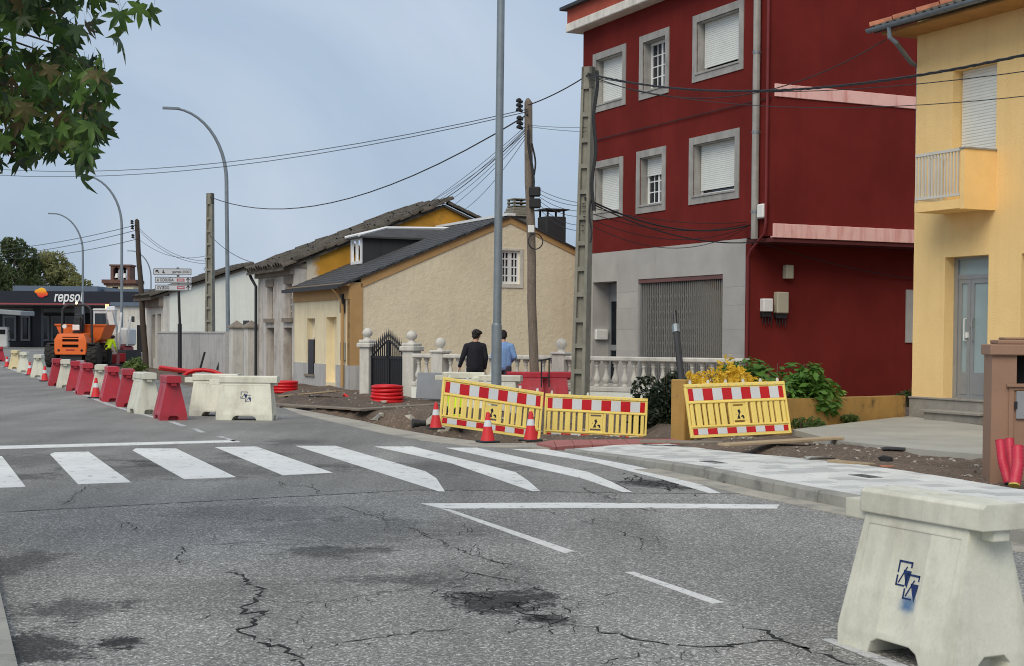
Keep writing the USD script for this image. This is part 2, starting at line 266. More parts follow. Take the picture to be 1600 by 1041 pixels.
# ================================================================ ground, road, pavement
def bl(pts): return [tuple(G(*p)[:2]) for p in pts]
def asphalt(name, base, speck, coarse, blobs, rough=0.86):
    N = {'g': ('geometry', {}), 'n0': ('noise_texture', {'scale': 0.35, 'detail': 5, 'roughness': 0.6}), 'r0': ('rgb_ramp', {'ramp': [(0.3, mul(base, 0.84)), (0.7, mul(base, 1.14))]}),
         'vo': ('voronoi_texture', {'scale': coarse}), 'rv': ('rgb_ramp', {'ramp': [(0.0, (0.62,) * 3), (0.35, (0.9,) * 3), (0.62, (1.05,) * 3), (0.86, (speck * 0.8,) * 3), (1, (speck * 1.45,) * 3)]}),
         'sep': ('separate_color', {}), 'm1': ('mix_color', {'blend_type': 'multiply', 'fac': 1.0, 'use_clamp': False}),
         'n3': ('noise_texture', {'scale': coarse * 0.35, 'detail': 3, 'roughness': 0.7}), 'r3': ('rgb_ramp', {'ramp': [(0.3, (0.72,) * 3), (0.7, (1.26,) * 3)]}), 'm2': ('mix_color', {'blend_type': 'multiply', 'fac': 1.0, 'use_clamp': False}),
         'mp': ('mapping', {'rotation': (0, 0, -0.37), 'scale': (0.75, 0.09, 1)}), 'nt': ('noise_texture', {'scale': 1.0, 'detail': 5, 'roughness': 0.6}), 'rt': ('rgb_ramp', {'ramp': [(0.35, (1.12,) * 3), (0.68, (0.68,) * 3)]}), 'm3': ('mix_color', {'blend_type': 'multiply', 'fac': 1.0, 'use_clamp': False}),
         'wn': ('noise_texture', {'scale': 2.4, 'detail': 9, 'roughness': 0.82, 'distortion': 0.4}), 'wr': ('rgb_ramp', {'ramp': [(0.36, (0,) * 3), (0.68, (1,) * 3)]}), 'w2': ('noise_texture', {'scale': 26, 'detail': 4, 'roughness': 0.75}), 'w3': ('math', {'math_type': 'multiply_add', 'value2': 1.2, 'value3': -0.6}), 'w4': ('math', {'math_type': 'add'}), 'wsep': ('separate_color', {}),
         'bp': ('bump', {'strength': 0.7, 'distance': 0.006}), 'p': ('principled_bsdf', {'roughness': rough, 'specular_ior_level': 0.18})}
    L = [('g.position', x + '.vector') for x in ('n0', 'vo', 'n3', 'mp', 'wn')]
    L += [('n0.fac', 'r0.fac'), ('vo.color', 'sep.color'), ('sep.r', 'rv.fac'), ('r0.color', 'm1.a'), ('rv.color', 'm1.b'), ('n3.fac', 'r3.fac'), ('m1.result', 'm2.a'), ('r3.color', 'm2.b'),
          ('mp.vector', 'nt.vector'), ('nt.fac', 'rt.fac'), ('m2.result', 'm3.a'), ('rt.color', 'm3.b'), ('wn.fac', 'wr.fac'), ('wr.color', 'wsep.color'), ('g.position', 'w2.vector'), ('w2.fac', 'w3.value1'), ('w3.value', 'w4.value1'), ('wsep.r', 'w4.value2'), ('n3.fac', 'bp.height'), ('bp.normal', 'p.normal')]
    out = 'm3.result'; col = None
    for i, (px, py, rx, ry, amt) in enumerate(blobs):       # oil and damp stains where they lie on the road
        c = G(px, py); N[f'd{i}'] = ('vector_math', {'math_type': 'subtract', 'vector2': tuple(c)}); N[f's{i}'] = ('vector_math', {'math_type': 'multiply', 'vector2': (1 / rx, 1 / ry, 0)})
        N[f'l{i}'] = ('vector_math', {'math_type': 'length'}); N[f'q{i}'] = ('map_range', {'from_min': 1.0, 'from_max': 0.0, 'to_min': -0.75, 'to_max': 0.62})
        N[f'a{i}'] = ('math', {'math_type': 'add'}); N[f'k{i}'] = ('map_range', {'from_min': 0.40, 'from_max': 0.66, 'to_min': 0.0, 'to_max': amt, 'clamp': True}); N[f'x{i}'] = ('mix_color', {'b': (0.018, 0.018, 0.019)})
        L += [('g.position', f'd{i}.vector1'), (f'd{i}.vector', f's{i}.vector1'), (f's{i}.vector', f'l{i}.vector1'), (f'l{i}.value', f'q{i}.value'), (f'q{i}.result', f'a{i}.value1'), ('w4.value', f'a{i}.value2'),
              (f'a{i}.value', f'k{i}.value'), (f'k{i}.result', f'x{i}.fac'), (out, f'x{i}.a')]; out = f'x{i}.result'
    L.append((out, 'p.base_color')); return usdkit.material(stage, '/World/Looks/' + name, N, L, surface='p.BSDF')
M_['asph_near'] = asphalt('worn_coarse_asphalt', (0.245, 0.239, 0.224), 1.9, 90, [(790, 938, 0.75, 0.85, 0.85), (520, 862, 0.9, 0.9, 0.55), (185, 1003, 0.3, 0.34, 0.9), (60, 1010, 0.75, 1.0, 0.8), (105, 950, 0.8, 0.7, 0.6), (30, 880, 0.6, 1.4, 0.5), (640, 905, 0.8, 0.5, 0.5), (850, 968, 0.35, 0.3, 0.8), (560, 830, 2.2, 2.0, 0.28), (420, 800, 2.0, 1.6, 0.25), (330, 930, 1.2, 1.6, 0.22), (700, 900, 1.8, 1.2, 0.25)])
M_['asph_mid'] = asphalt('newer_fine_asphalt', (0.25, 0.244, 0.228), 1.4, 95, [(300, 735, 3.2, 2.4, 0.4), (700, 730, 3.0, 2.2, 0.33), (40, 720, 2.5, 2.4, 0.35), (260, 722, 1.2, 1.2, 0.55), (520, 727, 0.8, 0.8, 0.35), (30, 745, 1.2, 1.0, 0.5), (1010, 755, 0.8, 0.9, 0.85), (1060, 762, 0.6, 0.5, 0.8), (395, 710, 1.2, 1.5, 0.5), (455, 690, 0.9, 1.6, 0.4)])
M_['paint'] = mat('worn_white_road_paint', srgb(222, 222, 217), 0.7, v=0.1, scale=0.9, fine=0.1, fscale=90, spots=((0.2, 0.2, 0.2), 6.0, 0.57, 0.66, 0.8), bump=0.3, bscale=90)
M_['paint_dash'] = mat('rubbed_road_paint', srgb(212, 211, 206), 0.75, v=0.08, fine=0.16, fscale=80, spots=((0.2, 0.195, 0.19), 14.0, 0.56, 0.66, 0.85), bump=0.3, bscale=90)
M_['painted_old'] = mat('thin_worn_road_paint', srgb(190, 190, 188), 0.8, v=0.1, fine=0.2, fscale=70, spots=((0.17, 0.17, 0.17), 9.0, 0.5, 0.62, 0.95))
M_['crack'] = flat('crack_black', (0.012, 0.012, 0.012), 0.95)
M_['soil'] = mat('dug_soil', srgb(104, 90, 78), 0.97, v=0.35, scale=0.9, fine=0.35, fscale=22, bump=1.0, bscale=14, bdist=0.05, spots=(srgb(170, 160, 146), 11, 0.6, 0.7, 0.8))
M_['sand'] = mat('sandy_screed', srgb(170, 164, 150), 0.92, v=0.12, scale=1.4, fine=0.16, fscale=60, bump=0.4, bscale=40, spots=((0.14, 0.14, 0.14), 1.6, 0.5, 0.7, 0.8))
M_['tile'] = mat('white_paving_tile', srgb(214, 214, 208), 0.8, v=0.08, scale=1.1, fine=0.1, fscale=80, rand=0.05, spots=((0.4, 0.4, 0.38), 2.2, 0.55, 0.8, 0.5))
M_['tile_grey'] = mat('grey_paving_tile', srgb(190, 191, 187), 0.8, v=0.08, scale=2, fine=0.08, fscale=80, rand=0.08)
M_['kerb'] = mat('kerb_stone', srgb(150, 148, 140), 0.85, v=0.16, scale=2, fine=0.14, fscale=80, rand=0.07, spots=((0.1, 0.1, 0.1), 2.5, 0.52, 0.75, 0.8))
M_['tactile'] = mat('red_tactile_paving', srgb(164, 104, 98), 0.9, v=0.1, rand=0.07)

# terrain: one sheet to the horizon, fine where the street is dug up
def zone_poly(pts): return Polygon(bl(pts)).buffer(0)
ZB = zone_poly([(432, 634), (500, 646), (570, 659), (612, 669), (685, 682), (760, 693), (850, 694), (1062, 692), (1068, 640), (900, 606), (560, 605), (400, 596), (250, 582), (225, 588)])
ZA = Polygon([tuple(G(1062, 694)[:2]), tuple(G(1250, 713)[:2]), tuple(G(1600, 768)[:2]), (8.2, 12), (8.6, 17), tuple(G(1550, 716)[:2]), tuple(G(1330, 692)[:2]), tuple(G(1240, 680)[:2]), tuple(G(1075, 684)[:2])]).buffer(0)
trench = LineString(bl([(455, 646), (560, 652), (640, 664), (700, 676), (790, 690), (860, 694)]))
import shapely
def ground_z(x, y):
    x, y = np.asarray(x, float), np.asarray(y, float); p = np.stack([x, y, 0 * x], -1)
    n = meshkit.fbm(p * 1.1, 4, 3) - .5; n2 = meshkit.fbm(p * 5, 3, 9) - .5
    z = np.full(x.shape, -0.06)
    pt = shapely.points(x, y); iB = shapely.contains(ZB, pt); dB = shapely.distance(ZB.exterior, pt)
    wB = np.where(iB, np.clip(dB / 0.5, 0, 1), 0); soil = 0.0 + 0.20 * n + 0.09 * n2
    for (px, py, h, r) in ((520, 628, .34, 1.5), (490, 634, .2, 1.2), (705, 650, .22, 1.0), (600, 650, .1, 1.2), (640, 640, .16, 1.0)):
        c = G(px, py); soil = soil + h * np.exp(-((x - c[0]) ** 2 + (y - c[1]) ** 2) / r ** 2) * (0.75 + 0.9 * n)
    dt = shapely.distance(trench, pt) + 0.5 * n; soil = soil - .5 * np.clip(1 - np.maximum(np.abs(x - .7) / 2.2, np.abs(y - 26.2) / 2.6) , 0, .45) / .45 - np.where(y < 30, .5, .42) * np.clip(1 - (dt - 0.75) / 0.5, 0, 1)
    z = z * (1 - wB) + soil * wB
    iA = shapely.contains(ZA, pt); dA = shapely.distance(ZA.exterior, pt); wA = np.where(iA, np.clip(dA / 0.35, 0, 1), 0)
    return z * (1 - wA) + (0.045 + 0.10 * n + 0.07 * n2) * wA
def grid_sheet(x0, x1, y0, y1, st, zf):
    xs, ys = np.arange(x0, x1 + st / 2, st), np.arange(y0, y1 + st / 2, st); X, Y = np.meshgrid(xs, ys); Z = zf(X, Y)
    Z[0, :] = Z[-1, :] = -.06; Z[:, 0] = Z[:, -1] = -.06
    nx = len(xs); i = np.arange(len(ys) - 1)[:, None] * nx + np.arange(nx - 1)[None]; F = np.stack([i, i + 1, i + nx + 1, i + nx], -1).reshape(-1, 4)
    return np.stack([X, Y, Z], -1).reshape(-1, 3), F
gx0, gx1, gy0, gy1 = -19.0, 11.0, 12.0, 64.0
mb = MB(); mb.add(*grid_sheet(gx0, gx1, gy0, gy1, 0.16, ground_z))
B = 3000.0
for (a, b, c, d) in ((-B, gx0, -B, B), (gx1, B, -B, B), (gx0, gx1, -B, gy0), (gx0, gx1, gy1, B)): mb.quad((a, c, -.06), (b, c, -.06), (b, d, -.06), (a, d, -.06))
obj('ground', mb, M_['soil'], None, smooth=35, kind='structure')

road = tag(UsdGeom.Xform.Define(stage, '/World/road').GetPrim(), kind='structure'); _cnt[('/World', 'road')] = 1
seam = [(-400, 823), (0, 801), (650, 766), (830, 768), (1000, 771), (1165, 772)]
kerb_base = [(1600, 858), (1321, 795), (1181, 767), (1100, 748), (1028, 733), (950, 716), (880, 704), (770, 699)]
kb = [tuple(G(*p)[:2]) for p in kerb_base]
def kext(y): return (3.14 + 0.372 * (13.78 - y), y)
kb = [kext(-12), kext(4), kext(9)] + kb[1:]
ledge = [(-2.37 - 0.39 * (y - 7.0), y) for y in (-12, 20, 90, 165)]
sm = [tuple(G(*p)[:2]) for p in seam]
near_poly = Polygon([ledge[0]] + [(-2.37 - 0.39 * (sm[0][1] - 7), sm[0][1])] + sm + [k for k in kb[::-1] if k[1] < sm[-1][1]])
far_poly = Polygon([(-2.37 - 0.39 * (sm[0][1] - 7), sm[0][1])] + sm + [k for k in kb if k[1] > sm[-1][1] - .2] + [tuple(G(*p)[:2]) for p in ((612, 671), (570, 661), (500, 648), (432, 636), (300, 604), (225, 590))] + [(-22, 70), (-24, 90), (-32, 130), (10, 165), (-200, 165), (-200, 60)] + [(-27, 66)])
def sheet(poly, z, th=0.05):
    return MB().poly(poly, z - th, z)
obj('asphalt', sheet(near_poly.buffer(0), 0.0), M_['asph_near'], road, label='coarse worn asphalt of the near lane')
obj('asphalt', sheet(far_poly.buffer(0).difference(near_poly.buffer(0.001)), 0.0, .05), M_['asph_mid'], road, label='smoother grey asphalt around the crossing')

def marking(name, pts, m='paint', z=0.004): obj(name, MB().poly(bl(pts), z - 0.003, z), M_[m], road)
for s in ([(-92, 717), (3, 713), (40, 761), (-62, 765)], [(78, 710), (86, 707), (138, 706), (205, 754), (122, 757)], [(207, 704), (212, 701), (275, 701), (369, 746), (288, 749)], [(336, 699), (400, 698), (520, 739), (442, 743)],
          [(462, 697), (525, 697), (665, 737), (682, 748), (695, 768), (685, 768)], [(585, 698), (645, 698), (805, 738), (826, 752), (844, 768), (832, 768), (705, 724)],
          [(697, 700), (745, 700), (919, 738), (955, 753), (987, 769), (972, 769), (910, 748), (800, 723)], [(800, 702), (853, 702), (990, 728), (1067, 745), (1126, 771), (1108, 771), (1030, 748), (930, 723)]):
    marking('crossing_stripe', s)
marking('stop_line', [(657, 787), (900, 786), (1218, 789), (1214, 795), (900, 794), (690, 795)])
marking('stop_line', [(-60, 699), (0, 697), (367, 688), (376, 691), (0, 702), (-60, 704)])
marking('lane_dash', [(691, 796), (702, 796), (898, 862), (882, 865)], 'paint_dash'); marking('lane_dash', [(977, 895), (990, 894), (1131, 942), (1113, 944)], 'paint_dash')
marking('lane_dash', [(1284, 1000), (1300, 998), (1470, 1060), (1440, 1062)], 'painted_old')
for q in ([(262, 659), (272, 659), (292, 666), (282, 666)], [(299, 670), (307, 670), (322, 676), (312, 676)], [(338, 682), (348, 682), (372, 690), (364, 690)]): marking('lane_dash', q, 'painted_old')
er = [(0, 572), (40, 585), (90, 602), (130, 618), (165, 632), (205, 644), (250, 656)]
marking('edge_line', er + [(x + 9, y) for x, y in er[::-1]], 'painted_old')

def crack_strip(pts, w0, w1, seed, jag=0.012, z=0.0035):
    p = np.array([G(*q)[:2] for q in pts]); r = np.random.default_rng(seed); out = []
    for a, b in zip(p[:-1], p[1:]):
        n = max(2, int(np.linalg.norm(b - a) / 0.05)); t = np.linspace(0, 1, n, endpoint=False)[:, None]; out.append(a + (b - a) * t + r.normal(0, jag, (n, 2)))
    out = np.vstack(out + [p[-1:]]); d = np.gradient(out, axis=0); d /= np.linalg.norm(d, axis=1, keepdims=True) + 1e-9; nn = np.stack([-d[:, 1], d[:, 0]], 1)
    w = (r.uniform(w0, w1, len(out)) * np.minimum(1, np.minimum(np.arange(len(out)), np.arange(len(out))[::-1]) / 3 + .15))[:, None]
    A, Bq = out + nn * w, out - nn * w; V = np.vstack([np.c_[A, np.full(len(A), z)], np.c_[Bq, np.full(len(A), z)]]); k = len(A)
    return V, [[i, i + 1, k + i + 1, k + i] for i in range(k - 1) if i in (0, k - 2) or r.random() > .03]
def z7(*p): return [(x / 2, 640 + y / 2) for x, y in p]
def z8(*p): return [(700 + x * .4375, 640 + y * .4375) for x, y in p]
CR_ = [z7((195, 300), (215, 288), (240, 262), (260, 250), (285, 235)), z7((575, 425), (578, 440), (560, 455), (548, 465), (578, 488)), z7((720, 500), (760, 525), (775, 545), (800, 560), (815, 575), (790, 600), (770, 612), (775, 640), (830, 630), (800, 655), (790, 672), (755, 685), (760, 705), (825, 718), (845, 745), (885, 735), (920, 770), (935, 810)),
       z7((940, 608), (1050, 600), (1150, 580), (1230, 568), (1300, 560)), z7((975, 732), (1050, 728), (1200, 712), (1300, 698), (1440, 685)), z7((360, 350), (400, 355), (425, 365), (435, 385)), z7((860, 220), (890, 235), (960, 240), (985, 250), (1000, 265)),
       z7((1080, 300), (1100, 315), (1160, 330), (1200, 345), (1250, 365), (1300, 375), (1330, 395), (1380, 410), (1400, 430), (1480, 455), (1600, 490)), z7((1420, 500), (1480, 515), (1540, 525), (1600, 540)), z7((600, 425), (700, 420), (850, 412)), z7((640, 627), (720, 627)), z7((860, 655), (950, 658)), z7((1340, 395), (1500, 390)),
       z8((0, 650), (80, 665), (200, 680), (260, 710), (340, 745), (410, 765), (480, 775), (560, 795), (640, 815), (740, 832), (850, 850), (960, 850), (1040, 838), (1190, 825), (1230, 822)), z8((410, 765), (430, 740), (445, 715), (400, 700), (390, 690)), z8((445, 690), (520, 700), (560, 685)), z8((510, 917), (600, 895), (680, 880), (740, 862)), z8((800, 868), (830, 885), (870, 902)),
       z8((1060, 770), (1120, 785), (1190, 820), (1260, 850), (1350, 880), (1480, 915)), z8((20, 570), (100, 590), (200, 605), (280, 625), (380, 660)), z8((100, 530), (180, 550), (260, 560)), z8((290, 355), (370, 370), (395, 380)), z8((470, 395), (540, 410)), z8((590, 430), (650, 455), (760, 480)), z8((480, 275), (500, 290), (600, 325)), z8((630, 345), (770, 370)), z8((550, 670), (600, 655), (640, 650)), z8((210, 785), (300, 785), (380, 770), (415, 765)), z8((505, 240), (540, 255), (600, 262), (650, 290))]
for i, c in enumerate(CR_):
    main = i in (2, 13, 18); obj('crack', crack_strip(c, 0.0015 if not main else 0.002, 0.007 if not main else 0.015, 40 + i, 0.02 if not main else 0.028), M_['crack'], road, smooth=False)
mb = MB(); rb = random.Random(9)                                        # finer side cracks branching off the long ones
for i, c in enumerate(CR_):
    for (xa, ya), (xb, yb_) in zip(c[:-1], c[1:]):
        L_ = math.hypot(xb - xa, yb_ - ya)
        for k in range(int(L_ / 16) + 1):
            if rb.random() > .5: continue
            t = rb.random(); x, y = xa + (xb - xa) * t, ya + (yb_ - ya) * t; a = rb.uniform(0, 6.28); q = [(x, y)]
            for s in range(rb.randint(2, 4)): a += rb.uniform(-.9, .9); x += rb.uniform(5, 16) * math.cos(a) * (1.2 if y > 800 else .7); y += rb.uniform(2, 7) * math.sin(a) * (1.2 if y > 800 else .5); q.append((x, y))
            mb.add(*crack_strip(q, .0008, .0035, 900 + i * 50 + k, .012))
obj('hairline_crack', mb, M_['crack'], road, smooth=False, kind='stuff')
mb = MB(); r_ = random.Random(5)
for i in range(46):                                                     # crazed asphalt in the dark patch
    x, y = r_.uniform(690, 880), 0; y = 925 + (x - 690) * .23 + r_.gauss(0, 12); a = r_.uniform(0, 6.28); q = [(x, y)]
    for k in range(3): a += r_.uniform(-.8, .8); x += 9 * math.cos(a); y += 4.5 * math.sin(a); q.append((x, y))
    mb.add(*crack_strip(q, .002, .007, 300 + i, .01))
for i in range(26):
    x, y = r_.uniform(960, 1090), 0; y = 745 + (x - 960) * .16 + r_.gauss(0, 5); a = r_.uniform(0, 6.28); q = [(x, y)]
    for k in range(3): a += r_.uniform(-.8, .8); x += 8 * math.cos(a); y += 2.5 * math.sin(a); q.append((x, y))
    mb.add(*crack_strip(q, .003, .012, 400 + i, .012))
obj('crazed_crack', mb, M_['crack'], road, smooth=False, kind='stuff')
obj('joint_line', crack_strip(seam[1:], .006, .014, 9, .008), M_['crack'], road, smooth=False)
obj('joint_line', crack_strip([(0, 660), (120, 657), (235, 653)], .004, .012, 10, .01), M_['crack'], road, smooth=False)
# pale screed strip between the carriageway and the trench, concrete gutter along the kerb
obj('screed_strip', MB().poly(bl([(434, 634), (500, 646), (570, 659), (612, 669), (685, 682), (770, 693), (856, 693), (868, 701), (740, 698), (660, 689), (596, 677), (530, 662), (470, 648)]), -.3, 0.005), M_['sand'], road)
gt = [kext(7), kext(11)] + [tuple(G(*p)[:2]) for p in kerb_base[1:]]
def offs(pl, d):
    a = np.array(pl); t = np.gradient(a, axis=0); t /= np.linalg.norm(t, axis=1, keepdims=True); return a + np.stack([t[:, 1], -t[:, 0]], 1) * d
gi, go = offs(gt[:6], 0.0), offs(gt[:6], -0.32)
obj('gutter', MB().poly(np.vstack([gi, go[::-1]]), 0, 0.007), M_['sand'], road)

# right pavement: kerb stones and tiles, one by one
pave = tag(UsdGeom.Xform.Define(stage, '/World/pavement').GetPrim(), kind='structure'); _cnt[('/World', 'pavement')] = 1
kline = LineString([kext(9.5)] + [tuple(G(*p)[:2]) for p in kerb_base[1:7]])
fline = LineString([(5.03 + 0.34 * (14.46 - 9.0), 9.0), (5.03, 14.46), (3.67, 18.75), (2.43, 21.5), (2.2, 22.2)])
def pz(y): t = min(1, max(0, (y - 16.0) / 5.2)); return 0.125 - 0.105 * t * t * (3 - 2 * t)
def along(l, d): p = l.interpolate(d); return np.array([p.x, p.y])
KL = kline.length; kn = int(KL / 0.8)
for i in range(kn):
    a, b = along(kline, i * KL / kn + .006), along(kline, (i + 1) * KL / kn - .006); t = (b - a) / np.linalg.norm(b - a); n = np.array([-t[1], t[0]]) * -1
    V = []
    for q in (a, b):
        h = pz(q[1])
        for (o, z) in ((0, -.05), (.012, h - .02), (.03, h), (.14, h), (.14, -.05)): V.append((q[0] + n[0] * o, q[1] + n[1] * o, z + rnd.uniform(-.002, .002)))
    F = [[k, (k + 1) % 5, 5 + (k + 1) % 5, 5 + k] for k in range(5)]
    m = MB().add(V, F); m.add(V[:5], [[0, 1, 2], [0, 2, 3], [0, 3, 4]]); m.add(V[5:], [[0, 1, 2], [0, 2, 3], [0, 3, 4]]); obj('kerb_stone', m, M_['kerb'], pave, smooth=25)
NR, NC = 46, 6; ts0 = np.linspace(0.0, 1.0, NR + 1)
def pav_pt(s, c):
    a = along(kline, s * KL); b_ = along(fline, s * fline.length); t = along(kline, min(KL, s * KL + .05)) - along(kline, max(0, s * KL - .05)); t /= np.linalg.norm(t); n = np.array([t[1], -t[0]])
    a = a + n * .148; return a + (b_ - a) * c
for i in range(NR):
    ce = [j / NC for j in range(NC + 1)] if i % 2 else [0] + [(j + .5) / NC for j in range(NC)] + [1]
    for c0_, c1_ in zip(ce[:-1], ce[1:]):
        q = [pav_pt(s, c) for s, c in ((ts0[i], c0_), (ts0[i + 1], c0_), (ts0[i + 1], c1_), (ts0[i], c1_))]
        c = sum(q) / 4; q = [c + (p - c) * (1 - .011 / max(.05, np.linalg.norm(p - c))) for p in q]; dz = rnd.uniform(-.0025, .0025)
        top = [(p[0], p[1], pz(p[1]) + dz) for p in q]; lo = [(p[0], p[1], pz(p[1]) - .04) for p in q]; t2 = [((p[0] - c[0]) * .985 + c[0], (p[1] - c[1]) * .985 + c[1], pz(p[1]) + dz + .002) for p in q]
        m = MB().add(t2 + top + lo, [[0, 1, 2, 3]] + [[4 + k, 4 + (k + 1) % 4, (k + 1) % 4, k] for k in range(4)] + [[8 + k, 8 + (k + 1) % 4, 4 + (k + 1) % 4, 4 + k] for k in range(4)])
        obj('paving_tile', m, M_['tile_grey' if rnd.random() < .3 else 'tile'], pave, smooth=False)
vb = MB(); n_ = 40
for i in range(n_):
    q = [pav_pt(s, c) for s, c in ((i / n_, 0), ((i + 1) / n_, 0), ((i + 1) / n_, 1), (i / n_, 1))]; vb.quad(*[(p[0], p[1], pz(p[1]) - .012) for p in q])
M_['bedding'] = flat('dirty_joint', srgb(110, 108, 102), 0.95)
obj('bedding', vb, M_['bedding'], pave, smooth=False)
M_['cover'] = flat('dark_iron_cover', srgb(84, 84, 82), 0.7)
for (px, py) in ((1115, 721), (1352, 746)):                              # small dark covers let into the tiles
    c = G(px, py, pz(17)); obj('utility_cover', MB().box(-.19, -.09, 0, .19, .09, .006, xf((c[0], c[1], pz(c[1]) + .001), -1.2)), M_['cover'], pave)
tp = [(838, 693), (862, 688), (1056, 686), (1062, 692), (905, 696), (866, 699)]
T = Polygon([tuple(G(*p, .03)[:2]) for p in tp])
for i in range(8):
    for j in range(4):
        x0 = T.bounds[0] + (T.bounds[2] - T.bounds[0]) * i / 8; y0 = T.bounds[1] + (T.bounds[3] - T.bounds[1]) * j / 4
        c = sbox(x0 + .004, y0 + .004, x0 + (T.bounds[2] - T.bounds[0]) / 8 - .004, y0 + (T.bounds[3] - T.bounds[1]) / 4 - .004).intersection(T)
        if c.area > .004: obj('red_tile', MB().poly(c, -.04, .034), M_['tactile'], pave, smooth=False)
# left pavement at the photographer's feet
lp = tag(UsdGeom.Xform.Define(stage, '/World/near_pavement').GetPrim(), kind='structure'); _cnt[('/World', 'near_pavement')] = 1
def LK(y, o): return (-2.37 - 0.39 * (y - 7.0) - o, y)
for i in range(26):
    y = -2 + i * .9; obj('kerb_stone', MB().poly([LK(y + .006, 0), LK(y + .894, 0), LK(y + .894, .16), LK(y + .006, .16)], -.05, .06), M_['kerb'], lp)
obj('slab', MB().poly([LK(-6, .166), LK(21.4, .166), LK(60, .166), LK(60, 5), LK(-6, 6)], -.05, .055), M_['concrete'], lp)

# concrete apron in front of the yellow house, soil strip and boards
AP = Polygon([tuple(G(*p, .12)[:2]) for p in ((1238, 671), (1417, 650), (1560, 668), (1560, 712), (1470, 705), (1390, 697), (1310, 689))])
obj('concrete_apron', MB().poly(AP, -.1, .12), M_['concrete_light'], None, kind='structure')
# ================================================================ red apartment building
def ang_vp(xv): d = np.array([(xv - 800) / FPX, 1.0]); d /= np.linalg.norm(d); return math.atan2(-d[1], -d[0])
def rect(*p): return sbox(min(p[0], p[2]), min(p[1], p[3]), max(p[0], p[2]), max(p[1], p[3]))
th = ang_vp(-284); K = P(1207, 349, 35.0); FR = Frame((K[0], K[1], 0), th)
red = thing('apartment_building', 'three-storey dark red apartment building with granite ground floor and white roller shutters', 'building', FR.mat())
XL = FR.hit(910, 250)[0]; zc = FR.hit(967, 28.5)[2]; zst = FR.hit(1050, 384)[2]
zp1a, zp1b = FR.hit(1207, 371, 0)[2], FR.hit(1207, 349, 0)[2]; zp2a, zp2b = FR.hit(1214, 151, 0)[2], FR.hit(1214, 131, 0)[2]
def px_rect(F, tl, tr, br, bl_, y=0.0):
    h = [F.hit(*p, 1, y) for p in (tl, tr, br, bl_)]; return ((h[0][0] + h[3][0]) / 2, (h[3][2] + h[2][2]) / 2, (h[1][0] + h[2][0]) / 2, (h[0][2] + h[1][2]) / 2)
WN = [px_rect(FR, *q) for q in (((927, 86), (979, 67.5), (977.6, 163), (927, 178)), ((1000, 58.5), (1047, 41), (1044.7, 145), (999, 157)), ((1084.7, 24), (1164, -1), (1161, 108), (1081, 130.5)),
                                ((926, 254), (974.5, 244), (972.7, 337.5), (925, 345.6)), ((996, 237), (1042, 228), (1039, 328.5), (993.4, 335)), ((1078.5, 217), (1157.6, 198.5), (1153.6, 309.6), (1076, 321)))]
TR = 0.19
ins = [(a + TR, b + TR, c - TR, d - TR) for a, b, c, d in WN]
upper = rect(XL, zst, 0, zc).difference(unary_union([rect(*q) for q in ins])); DEP = 12.0; SB = 0.85
obj('front_wall', MB().wall(upper, 0, .42), M_['red'], red)
obj('side_wall', MB().side(rect(.421, zp1a + .012, DEP, zc), -.35, 0), M_['red'], red); obj('side_wall', MB().side(rect(-.02, 0, DEP, zp1a - .1), -SB - .22, -SB), M_['red'], red, label='recessed lower side wall under the overhanging floors')
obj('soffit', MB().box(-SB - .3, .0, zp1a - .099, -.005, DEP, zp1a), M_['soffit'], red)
for a, b in ((zp1a, zp1b), (zp2a, zp2b)): obj('pink_band', MB().box(-.1, .01, a, .035, DEP, b, b=.008), M_['pinkband'], red)
obj('rear_wall', MB().box(XL, DEP, 0, -.01, DEP + .3, zc), M_['red'], red); obj('end_wall', MB().box(XL, .43, 0, XL + .3, DEP - .01, zc), M_['red'], red)
obj('roof', MB().box(XL - .5, -.55, zc + .66, .5, DEP + .5, zc + .75), M_['slateclad'], red)
obj('cornice', MB().box(XL - .35, -.42, zc, .12, DEP, zc + .25, b=.02), M_['cornice'], red); obj('parapet', MB().box(XL - .32, -.38, zc + .251, .09, DEP, zc + .66), M_['brickred'], red)
z0w = -.1
